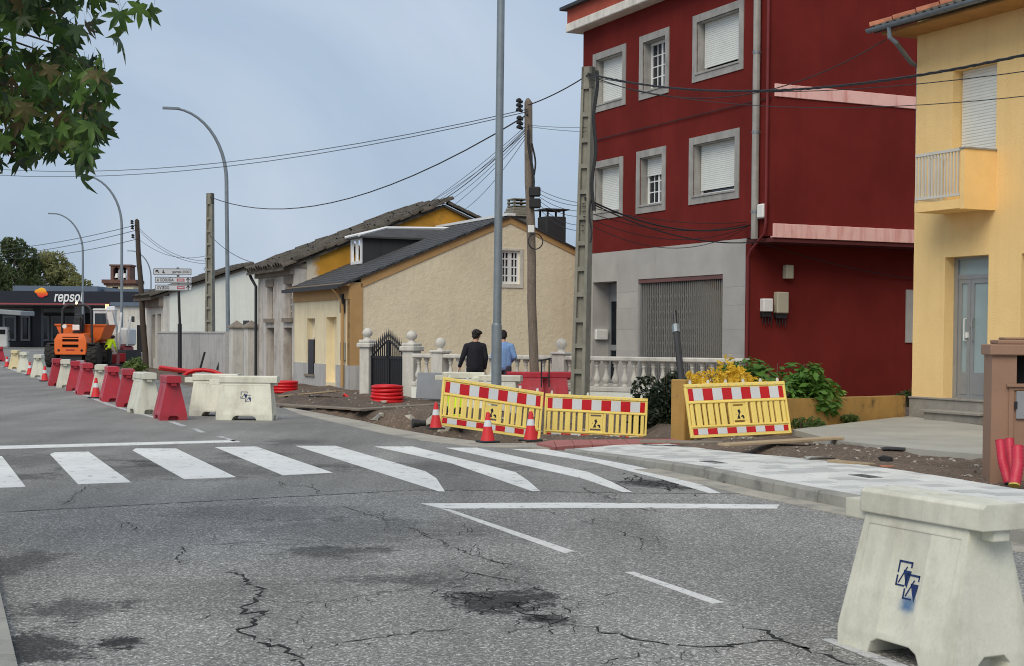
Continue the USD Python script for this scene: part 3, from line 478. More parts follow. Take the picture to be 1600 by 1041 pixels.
for i, (q, o) in enumerate(zip(WN, ins)):
    fr = MB().wall(rect(*q).difference(rect(*o)), -.025, .02)
    w = obj('window', fr, M_['granite_trim'], red)
    a, b, c, d = o; rv = MB().wall(rect(a, b, c, d).difference(rect(a + .02, b + .02, c - .02, d - .02)), .021, .3); obj('reveal', rv, M_['granite_trim'], w)
    obj('sill', MB().box(a - .03, -.05, b - .02, c + .03, .24, b + .035, b=.008), M_['granite_trim'], w)
    obj('frame', MB().wall(rect(a, b, c, d).difference(rect(a + .08, b + .1, c - .08, d - .08)), .24, .31), M_['pvc'], w)
    if i in (1, 4):
        zt = d if i == 1 else b + (d - b) * .62
        mm = MB(); xm = (a + c) / 2
        mm.box(xm - .035, .25, b + .1, xm + .035, .31, d - .08)
        for k in range(1, 4): zz = b + .1 + (d - b - .18) * k / 4; mm.box(a + .08, .262, zz - .014, c - .08, .3, zz + .014)
        for xx in ((a + .08 + xm) / 2, (c - .08 + xm) / 2): mm.box(xx - .014, .26, b + .1, xx + .014, .302, d - .08)
        obj('glazing_bar', mm, M_['pvc'], w); obj('pane', MB().box(a + .08, .275, b + .1, c - .08, .283, d - .08), M_['glass'], w)
        if i == 4: zlo = zt
        else: zlo = d - .1
    else: zlo = b + (.16 if i in (2, 5) else .07); obj('pane', MB().box(a + .08, .275, b + .1, c - .08, .283, zlo + .3), M_['glass'], w)
    sh = MB(); ns = max(1, int((d - .02 - zlo) / .05))
    for k in range(ns): zz = zlo + (d - .02 - zlo) * k / ns; sh.box(a + .05, .2, zz + .004, c - .05, .225, zz + (d - .02 - zlo) / ns, b=.006)
    obj('shutter', sh, M_['shutter'], w)
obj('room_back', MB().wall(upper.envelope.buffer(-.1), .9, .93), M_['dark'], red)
# granite ground floor: separate slabs round the openings
GT = px_rect(FR, (996.4, 437), (1130.6, 427.7), (1127, 555.6), (996, 556)); GT = (GT[0], 0.25, GT[2], GT[3])
DR = px_rect(FR, (927, 441.5), (964.6, 439), (962, 553), (925, 554)); DR = (DR[0], 0.25, DR[2], DR[3])
gf = rect(XL, 0, -SB - .223, zst).difference(rect(*GT)).difference(rect(*DR))
obj('ground_floor_wall', MB().wall(gf, .03, .4), M_['granite'], red)
xs = np.linspace(XL, -SB - .222, 9); zs = [0, .6, 1.2, 1.8, 2.4, 2.85, zst]
for i in range(8):
    for j in range(6):
        c = rect(xs[i] + .0015, zs[j] + .0015, xs[i + 1] - .0015, zs[j + 1] - .0015).intersection(gf)
        if c.area > .02: obj('granite_panel', MB().wall(c, rnd.uniform(-.002, .002), .028), M_['granite'], red, smooth=False)
M_['machtrack'] = flat('gate_track', srgb(110, 74, 72), 0.6)
g = obj('folding_gate', MB().wall(rect(*GT).difference(rect(GT[0] + .06, GT[1] + .05, GT[2] - .06, GT[3] - .1)), .05, .12), M_['redpipe'] if 0 else M_['greymetal'], red)
n_ = 44
for i in range(n_):
    x = GT[0] + .08 + (GT[2] - GT[0] - .16) * i / (n_ - 1); obj('bar', MB().box(x - .008, .07, GT[1] + .05, x + .008, .1, GT[3] - .1), M_['gatebar'], g, smooth=False)
dm = MB()
for k in range(6):
    za = GT[1] + .1 + k * .42
    for i in range(n_ - 1):
        x = GT[0] + .08 + (GT[2] - GT[0] - .16) * i / (n_ - 1); x2 = GT[0] + .08 + (GT[2] - GT[0] - .16) * (i + 1) / (n_ - 1)
        s = 1 if i % 2 else -1
        if za + .3 < GT[3]: dm.tube([(x, .11, za + .14 - s * .14), (x2, .11, za + .14 + s * .14)], .005, 4)
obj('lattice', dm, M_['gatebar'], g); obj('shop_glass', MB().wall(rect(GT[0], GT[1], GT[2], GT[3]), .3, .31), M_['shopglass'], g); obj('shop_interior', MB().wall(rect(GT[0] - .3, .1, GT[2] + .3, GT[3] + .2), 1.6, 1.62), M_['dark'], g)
obj('track', MB().box(GT[0], .02, GT[3] - .11, GT[2], .16, GT[3] - .01), M_['machtrack'], g)
yd = FR.hit(951, 500, 0, DR[0])[1]
d = obj('entrance_door', MB().wall(rect(DR[0], DR[1], DR[2], DR[3] - .02).difference(rect(DR[0] + .12, DR[1] + .1, DR[2] - .08, DR[3] - .55)), yd, yd + .07), M_['greymetal'], red)
obj('pane', MB().box(DR[0] + .1, yd + .03, DR[1], DR[2] - .05, yd + .04, DR[3] - .5), M_['shopglass'], d); obj('kick_rail', MB().box(DR[0] + .12, yd + .005, 1.2, DR[2] - .08, yd + .06, 1.36), M_['greymetal'], d)
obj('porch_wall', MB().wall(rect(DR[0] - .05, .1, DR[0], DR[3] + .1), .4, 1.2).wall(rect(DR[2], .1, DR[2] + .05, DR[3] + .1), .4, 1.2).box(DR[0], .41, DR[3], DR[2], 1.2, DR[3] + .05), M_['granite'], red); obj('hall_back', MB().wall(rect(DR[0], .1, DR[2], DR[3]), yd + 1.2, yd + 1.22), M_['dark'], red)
hb = FR.hit(938, 523, 0, DR[0]); obj('letter_box', MB().box(DR[0] + .002, hb[1] - .2, hb[2] - .15, DR[0] + .12, hb[1] + .2, hb[2] + .15, b=.02).box(DR[0] + .121, hb[1] - .1, hb[2] - .09, DR[0] + .126, hb[1] + .1, hb[2] - .06), M_['white'], red)
# pipes and boxes
xp = FR.hit(1181, 200, 1, -.12)[0]
obj('drainpipe', MB().tube([(xp, -.12, zst - .05), (xp, -.12, zc + .1)], .088, 12), M_['granite_trim'], red)
for zz in (zst + .6, zst + 2.5, zst + 4.4): obj('pipe_clip', MB().tube([(xp, -.12, zz - .03), (xp, -.12, zz + .03)], .096, 12).box(xp - .02, -.06, zz - .02, xp + .02, .0, zz + .02), M_['galv'], red)
obj('red_downpipe', MB().tube([(-.14, -.09, zc), (-.14, -.09, zp1a + .35), (-.2, -.09, zp1a + .1), (-SB + .1, -.09, zp1a - .28), (-SB - .02, -.09, zp1a - .45), (-SB - .02, -.09, .1)], .036, 10), M_['redpipe'], red)
hb = FR.hit(1190, 330, 1, -.1); obj('junction_box', MB().box(hb[0] - .13, -.16, hb[2] - .17, hb[0] + .13, -.005, hb[2] + .17, b=.03), M_['white'], red)
for i, (q, y0_) in enumerate((((1232, 425), 0), ((1198, 477), 0), ((1221, 473), 0))):
    hb = FR.hit(*q, 0, -SB + .1); w_, hh = ((.11, .17), (.14, .16), (.17, .26))[i]
    obj('meter_box', MB().box(-SB, hb[1] - w_, hb[2] - hh, -SB + .18, hb[1] + w_, hb[2] + hh, b=.02), M_['white' if i == 1 else 'beigebox'], red)
    if i:
        m = MB().box(-SB, hb[1] - w_ * .9, hb[2] - hh - .12, -SB + .12, hb[1] + w_ * .9, hb[2] - hh - .005)
        for k in range(4): m.tube([(-SB + .08, hb[1] - w_ * .7 + k * .09, hb[2] - hh - .1), (-SB + .06, hb[1] - w_ * .7 + k * .08 + .02, hb[2] - hh - .28 - .05 * (k % 2))], .015, 5)
        obj('cable_entry', m, M_['black'], red)
vs = FR.hit(1424, 505, 0, -SB); obj('vent_strip', MB().box(-SB, vs[1] - .2, 1.5, -SB + .03, vs[1] + .8, FR.hit(1424, 453, 0, -SB)[2]), M_['granite'], red)

# ================================================================ yellow house
cy = G(1424, 651, .12); FY = Frame((cy[0], cy[1], 0), th); yel = thing('yellow_house', 'yellow rendered house with grey double door, small balcony and orange roof tiles', 'house', FY.mat())
zpl = FY.hit(1425, 619)[2]; XR = 9.0; gz = FY.hit(1366, 53, 1, -.75)[2]
do = px_rect(FY, (1477, 401.5), (1545, 398.5), (1541, 622.5), (1473, 620)); do = (do[0], zpl, do[2], do[3])
wo = px_rect(FY, (1490, 111), (1558, 94), (1556, 228), (1487, 235)); bx = FY.hit(1557, 230); bz0 = FY.hit(1555, 325)[2]; wo = (wo[0], bz0 + .12, wo[2], wo[3])
w2 = FY.hit(1596, 400); w2 = (w2[0], zpl + .5, w2[0] + 1.6, do[3] - .02)
wall = rect(0, zpl, XR, gz + .3).difference(rect(*do)).difference(rect(*wo)).difference(rect(*w2))
obj('front_wall', MB().wall(wall, 0, .35), M_['yellow'], yel)
obj('side_wall', MB().side(rect(.351, 0, 9, gz + .3), 0, .3), M_['yellow'], yel); obj('back_wall', MB().box(0, 9.0, 0, XR, 9.3, gz + .3), M_['yellow'], yel); obj('side_wall', MB().side(rect(.351, 0, 9, gz + .3), XR - .3, XR), M_['yellow'], yel)
obj('plinth', MB().box(-.03, -.035, .0, XR, .3, zpl - .035), M_['stonebase'], yel); obj('plinth_cap', MB().box(-.04, -.06, zpl - .034, XR, .35, zpl, b=.006), M_['stonebase'], yel)
st = px_rect(FY, (1440, 641), (1532, 645), (1530, 665), (1440, 660), -.45); obj('door_step', MB().box(st[0] + .03, -.42, .1, st[2] - .03, -.04, st[3] - .05).box(st[0], -.47, st[3] - .049, st[2], -.04, st[3], b=.008), M_['stonebase'], yel)
dd = obj('entrance_door', MB().wall(rect(*do).difference(rect(do[0] + .1, do[1] + .03, do[2] - .06, do[3] - .05)), .22, .3), M_['greymetal'], yel)
ztr = FY.hit(1510, 433, 1, .25)[2]; zk = FY.hit(1510, 582, 1, .25)[2]; xm = FY.hit(1517, 500, 1, .25)[0]
obj('transom', MB().box(do[0] + .1, .23, ztr - .04, do[2] - .06, .29, ztr + .04), M_['greymetal'], dd); obj('fanlight', MB().box(do[0] + .1, .26, ztr + .04, do[2] - .06, .27, do[3] - .05), M_['frosted'], dd)
for a, b in ((do[0] + .1, xm), (xm, do[2] - .06)):
    obj('leaf', MB().wall(rect(a + .004, do[1] + .03, b - .004, ztr - .04).difference(rect(a + .09, zk, b - .09, ztr - .12)), .24, .285), M_['greymetal'], dd); obj('pane', MB().box(a + .08, .262, zk - .02, b - .08, .268, ztr - .1), M_['frosted'], dd); obj('kick_panel', MB().wall(rect(a + .06, do[1] + .08, b - .06, zk - .06), .232, .24), M_['greymetal'], dd)
zh = FY.hit(1510, 515, 1, .2)[2]
for s in (-1, 1): obj('handle', MB().box(xm + s * .06 - .025, .2, zh - .05 + s * .1, xm + s * .06 + .025, .24, zh + .05 + s * .1).tube([(xm + s * .1, .235, zh - .2), (xm + s * .1, .18, zh - .2), (xm + s * .1, .18, zh + .2), (xm + s * .1, .235, zh + .2)], .012, 6), M_['white' if s < 0 else 'greymetal'], dd)
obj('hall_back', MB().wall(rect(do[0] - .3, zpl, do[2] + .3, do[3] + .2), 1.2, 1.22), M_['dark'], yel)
sh = MB(); ns = int((wo[3] - wo[1]) / .055)
for k in range(ns): zz = wo[1] + (wo[3] - wo[1]) * k / ns; sh.box(wo[0] + .02, .2, zz + .004, wo[2] - .02, .225, zz + (wo[3] - wo[1]) / ns, b=.008)
wd = obj('balcony_door', MB().wall(rect(*wo).difference(rect(wo[0] + .06, wo[1] + .06, wo[2] - .06, wo[3] - .04)), .226, .3), M_['pvc'], yel); obj('shutter', sh, M_['shutter'], wd)
obj('window', MB().wall(rect(*w2).difference(rect(w2[0] + .08, w2[1] + .08, w2[2] - .08, w2[3] - .08)), .2, .27), M_['greymetal'], yel); obj('window_pane', MB().wall(rect(*w2), .23, .24), M_['frosted'], yel)
by = FY.hit(1509, 226, 0, bx[0])[1]; bxl = FY.hit(1430, 243, 1, by)[0]; bzt = FY.hit(1510, 229, 1, by)[2]; bzb = FY.hit(1508, 324, 1, by)[2]
bal = obj('balcony', MB().box(bxl, by, bzb, bx[0] - .001, -.002, bzb + .16), M_['yellowtrim'], yel)
obj('side_panel', MB().box(bx[0] - .1, by - .02, bzb - .02, bx[0], -.002, bzt - .03), M_['yellowtrim'], bal); obj('coping', MB().box(bx[0] - .12, by - .04, bzt - .029, bx[0] + .02, -.002, bzt), M_['greymetal'], bal)
obj('top_rail', MB().box(bxl, by, bzt - .05, bx[0] - .12, by + .05, bzt).box(bxl, by + .05, bzt - .05, bxl + .05, -.01, bzt), M_['palerail'], bal); obj('bottom_rail', MB().box(bxl, by + .005, bzb + .22, bx[0] - .1, by + .045, bzb + .26).box(bxl, by + .05, bzb + .22, bxl + .045, -.01, bzb + .26), M_['palerail'], bal)
n_ = 15
for i in range(n_): x = bxl + .02 + (bx[0] - .14 - bxl) * i / (n_ - 1); obj('baluster', MB().box(x - .013, by + .012, bzb + (.26 if 0 < i < n_ - 1 else .0), x + .013, by + .038, bzt - .05), M_['palerail'], bal)
for i in range(5): y = by + .1 + (-by - .2) * i / 4; obj('baluster', MB().box(bxl + .012, y - .013, bzb + .26, bxl + .038, y + .013, bzt - .05), M_['palerail'], bal)
# eaves, gutter, tiles
OV, SL = .75, .36; ex = FY.hit(1366, 53, 1, -OV)[0]
def rz(y): return gz + .06 + (y + OV) * SL
rf = obj('roof', MB().add([(ex, -OV, rz(-OV)), (XR, -OV, rz(-OV)), (XR, 4.6, rz(4.6)), (ex + 4.6, 4.6, rz(4.6)), (ex, -OV, rz(-OV) - .06), (XR, -OV, rz(-OV) - .06), (XR, 4.6, rz(4.6) - .06), (ex + 4.6, 4.6, rz(4.6) - .06)], [[0, 1, 2, 3], [7, 6, 5, 4], [0, 4, 5, 1], [0, 3, 7, 4], [1, 5, 6, 2], [3, 2, 6, 7]]), M_['oldtile'], yel)
obj('eave_boards', MB().box(ex + .1, -OV + .1, gz - .03, XR, -.001, gz + .02).box(ex + .1, .0, gz - .03, -.002, 4.5, gz + .02), M_['ochrewood'], yel)
def barrel(r=.085, l=.42, n=6, t=.018, r2=None):
    r2 = r2 or r * .85; V = []
    for (y, rr) in ((0, r), (l, r2)):
        for q in (rr, rr - t):
            for i in range(n + 1): g = math.pi * i / n; V.append((q * math.cos(g), y, q * math.sin(g)))
    k = n + 1; F = []
    for i in range(n): F += [[i, i + 1, 2 * k + i + 1, 2 * k + i], [k + i + 1, k + i, 3 * k + i, 3 * k + i + 1], [i + 1, i, k + i, k + i + 1]]
    return np.array(V), F
bv, bf = barrel(); ang = math.atan(SL)
for r_i in range(4):
    for i in range(34):
        x = ex + .1 + i * .2
        if x < ex + r_i * .3 or x > 4.5: continue
        y = -OV - .08 + r_i * .34
        obj('roof_tile', MB().add(bv, bf, xf((x, y, rz(y) + .02), 0, ang)), M_['oldtile'], rf, smooth=40)
for i in range(12):
    y = -OV + .3 * i; x = ex + .3 * i; obj('hip_tile', MB().add(bv * [1.25, 1, 1.25], bf, xf((x - .05, y - .05, rz(y) + .06), -math.pi / 4, ang * .72)), M_['terracotta'], rf, smooth=40)
gp = MB(); gq = []
for i in range(9): g = math.pi + math.pi * i / 8; gq.append((.075 * math.cos(g), .075 * math.sin(g)))
for i in range(8, -1, -1): g = math.pi + math.pi * i / 8; gq.append((.066 * math.cos(g), .066 * math.sin(g)))
gp.side([(a - OV - .06, b + gz + .09) for a, b in gq], ex - .1, XR); obj('gutter', gp, M_['zinc'], yel)
for i in range(10): x = ex + .3 + i * .85; obj('gutter_bracket', MB().side([(a * 1.12 - OV - .06, b * 1.12 + gz + .09) for a, b in gq[:9]] + [(a - OV - .06, b + gz + .09) for a, b in gq[8::-1]], x, x + .025), M_['zinc'], yel)
obj('downpipe', MB().tube([(ex + .5, -OV - .06, gz + .03), (ex + .5, -OV - .04, gz - .16), (ex + .55, -OV + .06, gz - .25), (-.06, -.1, gz - .52), (-.07, .1, gz - .6), (-.07, .15, .1)], .045, 8), M_['zinc'], yel)

# ================================================================ cream house with slate roof and dormer
th2 = ang_vp(-250); C0 = P(548, 560, 43.0); FC = Frame((C0[0], C0[1], -.05), th2)
cre = thing('cream_house', 'cream roughcast house with blue-grey slate roof, dormer and ochre trim', 'house', FC.mat())
apx = FC.hit(797, 339, 0); zr, yr = apx[2], apx[1]; ze = FC.hit(548, 441, 0)[2]; xl = FC.hit(460, 500)[0]; sl = (zr - ze) / yr; y2 = 2 * yr
wr = FC.hit(783.5, 391, 0); wq = FC.hit(812, 444, 0); gw = (wr[1], wq[2], wq[1], wr[2])
gable = Polygon([(.35, 0), (y2, 0), (y2, ze), (yr, zr), (.35, ze + .35 * sl)]).difference(rect(*gw))
obj('gable_wall', MB().side(gable, -.35, 0), M_['cream'], cre)
cw_ = px_rect(FC, (479.5, 498), (492.5, 497), (491.8, 586), (479.5, 583)); cd = px_rect(FC, (509.5, 496), (526, 495), (525.4, 598), (509.5, 596)); zf = FC.hit(548, 452)[2]
cd = (cd[0], .2, cd[2], cd[3])
fw = rect(xl, 0, 0, ze).difference(rect(*cw_)).difference(rect(*cd)); obj('front_wall', MB().wall(fw, 0, .35), M_['creamface'], cre)
obj('back_wall', MB().box(xl, y2, 0, 0, y2 + .3, ze), M_['cream'], cre)
w = obj('window', MB().wall(rect(*cw_).difference(rect(cw_[0] + .05, cw_[1] + .05, cw_[2] - .05, cw_[3] - .05)), .2, .28), M_['pvc'], cre); obj('shutter', MB().wall(rect(cw_[0], cw_[1] + 1.15, cw_[2], cw_[3]), .21, .24), M_['creamface'], w); obj('pane', MB().wall(rect(*cw_), .25, .26), M_['glass'], w); obj('grille', MB().wall(rect(cw_[0] + .3, cw_[1], cw_[2], cw_[1] + 1.1), -.05, .1), M_['blackmetal'], w); obj('sill', MB().box(cw_[0] - .08, -.08, cw_[1] - .07, cw_[2] + .08, .15, cw_[1]), M_['stonetrim'], w)
dd = obj('door', MB().wall(rect(*cd), .24, .3), M_['creamface'], cre); obj('handle', MB().box(cd[2] - .15, .2, 1.2, cd[2] - .1, .24, 1.45), M_['blackmetal'], dd)
obj('fascia', MB().box(xl, -.05, zf - .28, -.0, -.003, ze - .02).box(xl, -.25, ze - .1, .08, -.051, ze - .02), M_['ochretrim'], cre)
obj('corner_strip', MB().box(-.26, -.03, .75, 0, -.004, zf - .28).box(-.2, -.03, .75, .03, .35, ze - .02), M_['ochretrim'], cre)
obj('verge_strip', MB().side([(.3, ze + .3 * sl - .28), (.3, ze + .3 * sl), (yr, zr), (y2, ze), (y2, ze - .16), (yr, zr - .2)], .004, .03), M_['ochretrim'], cre)
obj('plinth', MB().box(xl, -.03, 0, cd[0], -.004, .75).box(cd[2], -.03, 0, 0, -.004, .75).box(-.1, -.03, 0, .035, 1.2, .75), M_['greywall'], cre)
obj('downpipe', MB().tube([(-1.0, -.3, ze - .1), (-.85, -.12, ze - .35), (-.55, -.1, zf - .35), (-.5, -.1, zf - .55), (-.5, -.1, .1)], .05, 8), M_['ochretrim'], cre)
hb = FC.hit(537, 549); obj('meter_box', MB().box(hb[0] - .22, -.05, hb[2] - .28, hb[0] + .22, -.004, hb[2] + .28, b=.02), M_['greymetal'], cre); hb = FC.hit(538.5, 473); obj('cable_box', MB().box(hb[0] - .1, -.12, hb[2] - .3, hb[0] + .1, -.004, hb[2] + .25), M_['black'], cre)
gwn = obj('gable_window', MB().side(rect(*gw).difference(rect(gw[0] + .07, gw[1] + .07, gw[2] - .07, gw[3] - .07)), -.16, -.06), M_['pvc'], cre)
obj('surround', MB().side(rect(gw[0] - .1, gw[1] - .12, gw[2] + .1, gw[3] + .06).difference(rect(gw[0] - .002, gw[1], gw[2] + .002, gw[3])), .001, .03), M_['whiteplaster'], gwn); ym = (gw[0] + gw[2]) / 2; mm = MB().box(-.15, ym - .06, gw[1], -.07, ym + .06, gw[3])
for k in range(1, 4): z = gw[1] + (gw[3] - gw[1]) * k / 4; mm.box(-.14, gw[0], z - .02, -.08, gw[2], z + .02)
for y in ((gw[0] + ym) / 2, (gw[2] + ym) / 2): mm.box(-.14, y - .018, gw[1], -.078, y + .018, gw[3])
obj('glazing_bar', mm, M_['pvc'], gwn); obj('pane', MB().box(-.12, gw[0], gw[1], -.11, gw[2], gw[3]), M_['glass'], gwn); obj('room_back', MB().box(-1.2, gw[0] - .5, gw[1] - .3, -1.1, gw[2] + .5, gw[3] + .3), M_['dark'], gwn)
# slates: the rows nearest to the street singly, the others joined
OH = .32; t_ = .05; ca = math.atan(sl)
rf = obj('roof', MB().side([(-OH, ze - OH * sl), (yr, zr), (y2 + .2, ze - .2 * sl), (y2 + .2, ze - .2 * sl + t_), (yr, zr + t_), (-OH, ze - OH * sl + t_)], xl, .1), M_['slateclad'], cre)
rl = math.hypot(yr + OH, zr - (ze - OH * sl)); nrow = int(rl / .24); rest = MB(); nsl = 0
for i in range(nrow):
    s0, s1 = i * rl / nrow, (i + 1) * rl / nrow + .06; y0, y1 = -OH + s0 * math.cos(ca), -OH + s1 * math.cos(ca); za, zb = ze - OH * sl + t_ + s0 * math.sin(ca), ze - OH * sl + t_ + s1 * math.sin(ca)
    k = 0; x = .12 - (.16 if i % 2 else 0)
    while x > xl:
        xa = max(xl, x - .315); dz = rnd.uniform(0, .004)
        V = [(xa, y0, za + .022 + dz), (x - .006, y0, za + .022 + dz), (x - .006, y1, zb + .004), (xa, y1, zb + .004), (xa, y0, za + .004), (x - .006, y0, za + .004)]; Fq = [[0, 1, 2, 3], [4, 5, 1, 0]]
        if i < 13 and nsl < 260 and x > -4.6: obj('slate', MB().add(V, Fq), M_['slate'], rf, smooth=False); nsl += 1
        else: rest.add(V, Fq)
        x -= .32
obj('slate_field', rest, M_['slate'], rf, smooth=False, kind='stuff')
obj('ridge_flashing', MB().box(xl, yr - .14, zr + t_ - .02, .1, yr + .14, zr + t_ + .06), M_['pvc'], rf)
obj('gutter', MB().side([(-OH - .12, ze - OH * sl + .04), (-OH - .12, ze - OH * sl - .06), (-OH, ze - OH * sl - .06), (-OH, ze - OH * sl - .04), (-OH - .1, ze - OH * sl - .04), (-OH - .1, ze - OH * sl + .04)], xl, .1), M_['slateclad'], rf)
# dormer
best = min(np.linspace(.3, 4, 200), key=lambda y: abs(FC.hit(558, 414, 1, y)[2] - (ze + t_ + y * sl)))
dy = best; q = px_rect(FC, (550, 375), (565, 373), (565, 412), (550, 414), dy); dx0, dx1, dz0, dz1 = q[0] - .02, q[2] + .08, q[1], q[3] + .06
yb = yr - .15; dor = obj('dormer', MB().side([(dy, dz0 - .05), (dy, dz1), ((dz1 - ze) / sl, dz1)], dx1 - .08, dx1).side([(dy, dz0 - .05), (dy, dz1), ((dz1 - ze) / sl, dz1)], dx0, dx0 + .08), M_['slateclad'], cre)
obj('window_frame', MB().wall(rect(dx0, dz0, dx1, dz1).difference(rect(dx0 + .1, dz0 + .1, (dx0 + dx1) / 2 - .03, dz1 - .1)).difference(rect((dx0 + dx1) / 2 + .03, dz0 + .1, dx1 - .12, dz1 - .1)), dy - .04, dy + .04), M_['pvc'], dor)
obj('pane', MB().wall(rect(dx0 + .05, dz0 + .05, dx1 - .05, dz1 - .05), dy, dy + .01), M_['glass'], dor); obj('room_back', MB().wall(rect(dx0, dz0, dx1, dz1), dy + .6, dy + .62), M_['dark'], dor)
zd = dz1 + .4; xm = (dx0 + dx1) / 2; yd = (zd - ze) / sl
yj = (dz1 - ze - t_) / sl
obj('hip_roof', MB().add([(dx0 - .15, dy - .18, dz1), (dx1 + .15, dy - .18, dz1), (xm, dy + 1.0, zd - .08), (xm, yd + .1, zd - .02), (dx1 + .15, yj + .3, dz1), (dx0 - .15, yj + .3, dz1)], [[0, 1, 2], [1, 4, 3], [1, 3, 2], [0, 2, 3], [0, 3, 5]]).box(dx0 - .15, dy - .18, dz1 - .05, dx1 + .15, yj, dz1 - .005), M_['slate'], dor, smooth=False)
obj('hip_flashing', MB().tube([(dx1 + .15, dy - .18, dz1 + .02), (xm, dy + 1.0, zd - .06), (xm, yd, zd)], .05, 5).tube([(dx0 - .15, dy - .18, dz1 + .02), (xm, dy + 1.0, zd - .06)], .05, 5), M_['pvc'], dor)
# chimneys
def at_roof(px, py, x): return FC.hit(px, py, 0, x)
c1 = at_roof(809, 345, -1.6); m = MB(); sq = .5
for r_, za, zb in ((.32, -.7, .1), (.4, .1, .16), (.34, .16, .3), (.3, .3, .4)): m.box(-r_, -r_, za, r_, r_, zb, b=.02)
ch = obj('chimney', MB().add(m.tm().vertices, m.tm().faces, xf(c1)), M_['polecon'], cre); m = MB()
for k in range(3): m.box(-.27, -.27, .43 + k * .11, .27, .27, .47 + k * .11, xf(c1), b=.01)
for sx in (-1, 1):
    for sy in (-1, 1): m.box(sx * .22 - .03, sy * .22 - .03, .4, sx * .22 + .03, sy * .22 + .03, .66, xf(c1))
obj('cowl', m, M_['polecon'], ch)
c2 = at_roof(862, 372, -1.0); m = MB().box(-.34, -.34, -.6, .34, .34, .66, xf(c2), b=.02); ch = obj('chimney', m, M_['slateclad'], cre, label='dark slate-clad chimney with a flat cap on legs'); m = MB().box(-.42, -.42, .86, .42, .42, .9, xf(c2))
for sx in (-1, 1):
    for sy in (-1, 1): m.box(sx * .28 - .025, sy * .28 - .025, .66, sx * .28 + .025, sy * .28 + .025, .86, xf(c2))
obj('cowl', m, M_['slateclad'], ch)

# ================================================================ old grey house with ochre gable
go_ = FC.w((xl - .02, 0, 0)); FO = Frame((go_[0], go_[1], -.05), th2); old = thing('old_house', 'old stained grey house with ochre side gable and sagging mossy tile roof', 'house', FO.mat())
oz = FO.hit(463, 413, 1, 0)[2]; oa = FO.hit(693, 322, 0, 0); oyr, ozr = oa[1], oa[2]; osl = (ozr - oz) / oyr; oxl = FO.hit(403.5, 480)[0]
ws = [px_rect(FO, *q) for q in (((417.5, 449), (426.5, 447), (426.5, 497), (417.5, 499)), ((446, 444), (456, 442), (456, 496), (446, 498)))]
ds = [px_rect(FO, *q) for q in (((416.5, 513), (428, 511), (428, 590), (416.5, 588)), ((443, 513), (456, 511), (456, 600), (443, 596)))]; ds = [(a, 0, c, d) for a, b, c, d in ds]
obj('front_wall', MB().wall(rect(oxl, 0, 0, oz - .1).difference(unary_union([rect(*q) for q in ws + ds])), 0, .4), M_['greyrender'], old)
for i, q in enumerate(ws):
    w = obj('window', MB().wall(rect(*q).difference(rect(q[0] + .06, q[1] + .08, q[2] - .06, q[3] - .06)), .18, .25), M_['stonetrim'], old); obj('pane', MB().wall(rect(*q), .22, .23), M_['glass'], w); obj('lintel', MB().box(q[0] - .14, -.03, q[3], q[2] + .14, -.003, q[3] + .25), M_['stonetrim'], w); obj('sill', MB().box(q[0] - .15, -.1, q[1] - .14, q[2] + .15, -.003, q[1]), M_['stonetrim'], w); xm = (q[0] + q[2]) / 2
    mm = MB().box(xm - .04, .17, q[1], xm + .04, .24, q[3])
    for k in range(1, 5): z = q[1] + (q[3] - q[1]) * k / 5; mm.box(q[0], .185, z - .02, q[2], .235, z + .02)
    obj('glazing_bar', mm, M_['pvc'], w); obj('room_back', MB().wall(rect(*q), 1.0, 1.02), M_['dark'], w)
for q in ds: dd = obj('door', MB().wall(rect(*q), .25, .32), M_['stonetrim'], old)
obj('cornice', MB().box(oxl - .05, -.32, oz - .1, .04, .4, oz + .04).box(oxl, -.14, oz - .32, .02, -.003, oz - .1), M_['stonetrim'], old)
def lime(N, L, out, src):
    N['ls'] = ('separate_xyz', {}); N['lm'] = ('map_range', {'from_min': float(FO.hit(512, 400, 0, 0)[1]), 'from_max': float(FO.hit(468, 410, 0, 0)[1]), 'to_min': -0.3, 'to_max': 0.7}); N['ln'] = ('noise_texture', {'scale': 1.6, 'detail': 6, 'roughness': 0.7}); N['la'] = ('math', {'math_type': 'add'}); N['lr'] = ('rgb_ramp', {'ramp': [(0.5, (0,) * 3), (0.72, (1,) * 3)]}); N['lx'] = ('mix_color', {'b': srgb(214, 204, 184)})
    L += [('tc.object', 'ls.vector'), ('ls.y', 'lm.value'), (src, 'ln.vector'), ('lm.result', 'la.value1'), ('ln.fac', 'la.value2'), ('la.value', 'lr.fac'), (out, 'lx.a'), ('lr.color', 'lx.fac')]; return 'lx.result'
M_['ochregable'] = mat('ochre_gable_render', srgb(206, 150, 50), 0.9, v=0.15, scale=1.2, spots=((0.2, 0.13, 0.05), 1.1, 0.58, 0.75, 0.6), extra=lime)
side = Polygon([(.41, 0), (2 * oyr, 0), (2 * oyr, oz), (oyr, ozr - .05), (.41, oz + .41 * osl)])
obj('ochre_gable', MB().side(side, -.3, 0), M_['ochregable'], old)
obj('far_gable', MB().side(side, oxl, oxl + .3), M_['greyrender'], old); obj('downpipe', MB().tube([(oxl - .25, -.3, oz - .02), (oxl - .2, -.2, oz - .3), (oxl + .06, -.1, oz - .6), (oxl + .06, -.1, 0)], .055, 8), M_['blackmetal'], old)
bv2, bf2 = barrel(.14, .5); oca = math.atan(osl); orl = math.hypot(oyr + .4, ozr - oz + .4 * osl); orow = int(orl / .4)
def orz(y): return (oz + .08 + y * osl) if y < oyr else (ozr + .08 - (y - oyr) * osl)
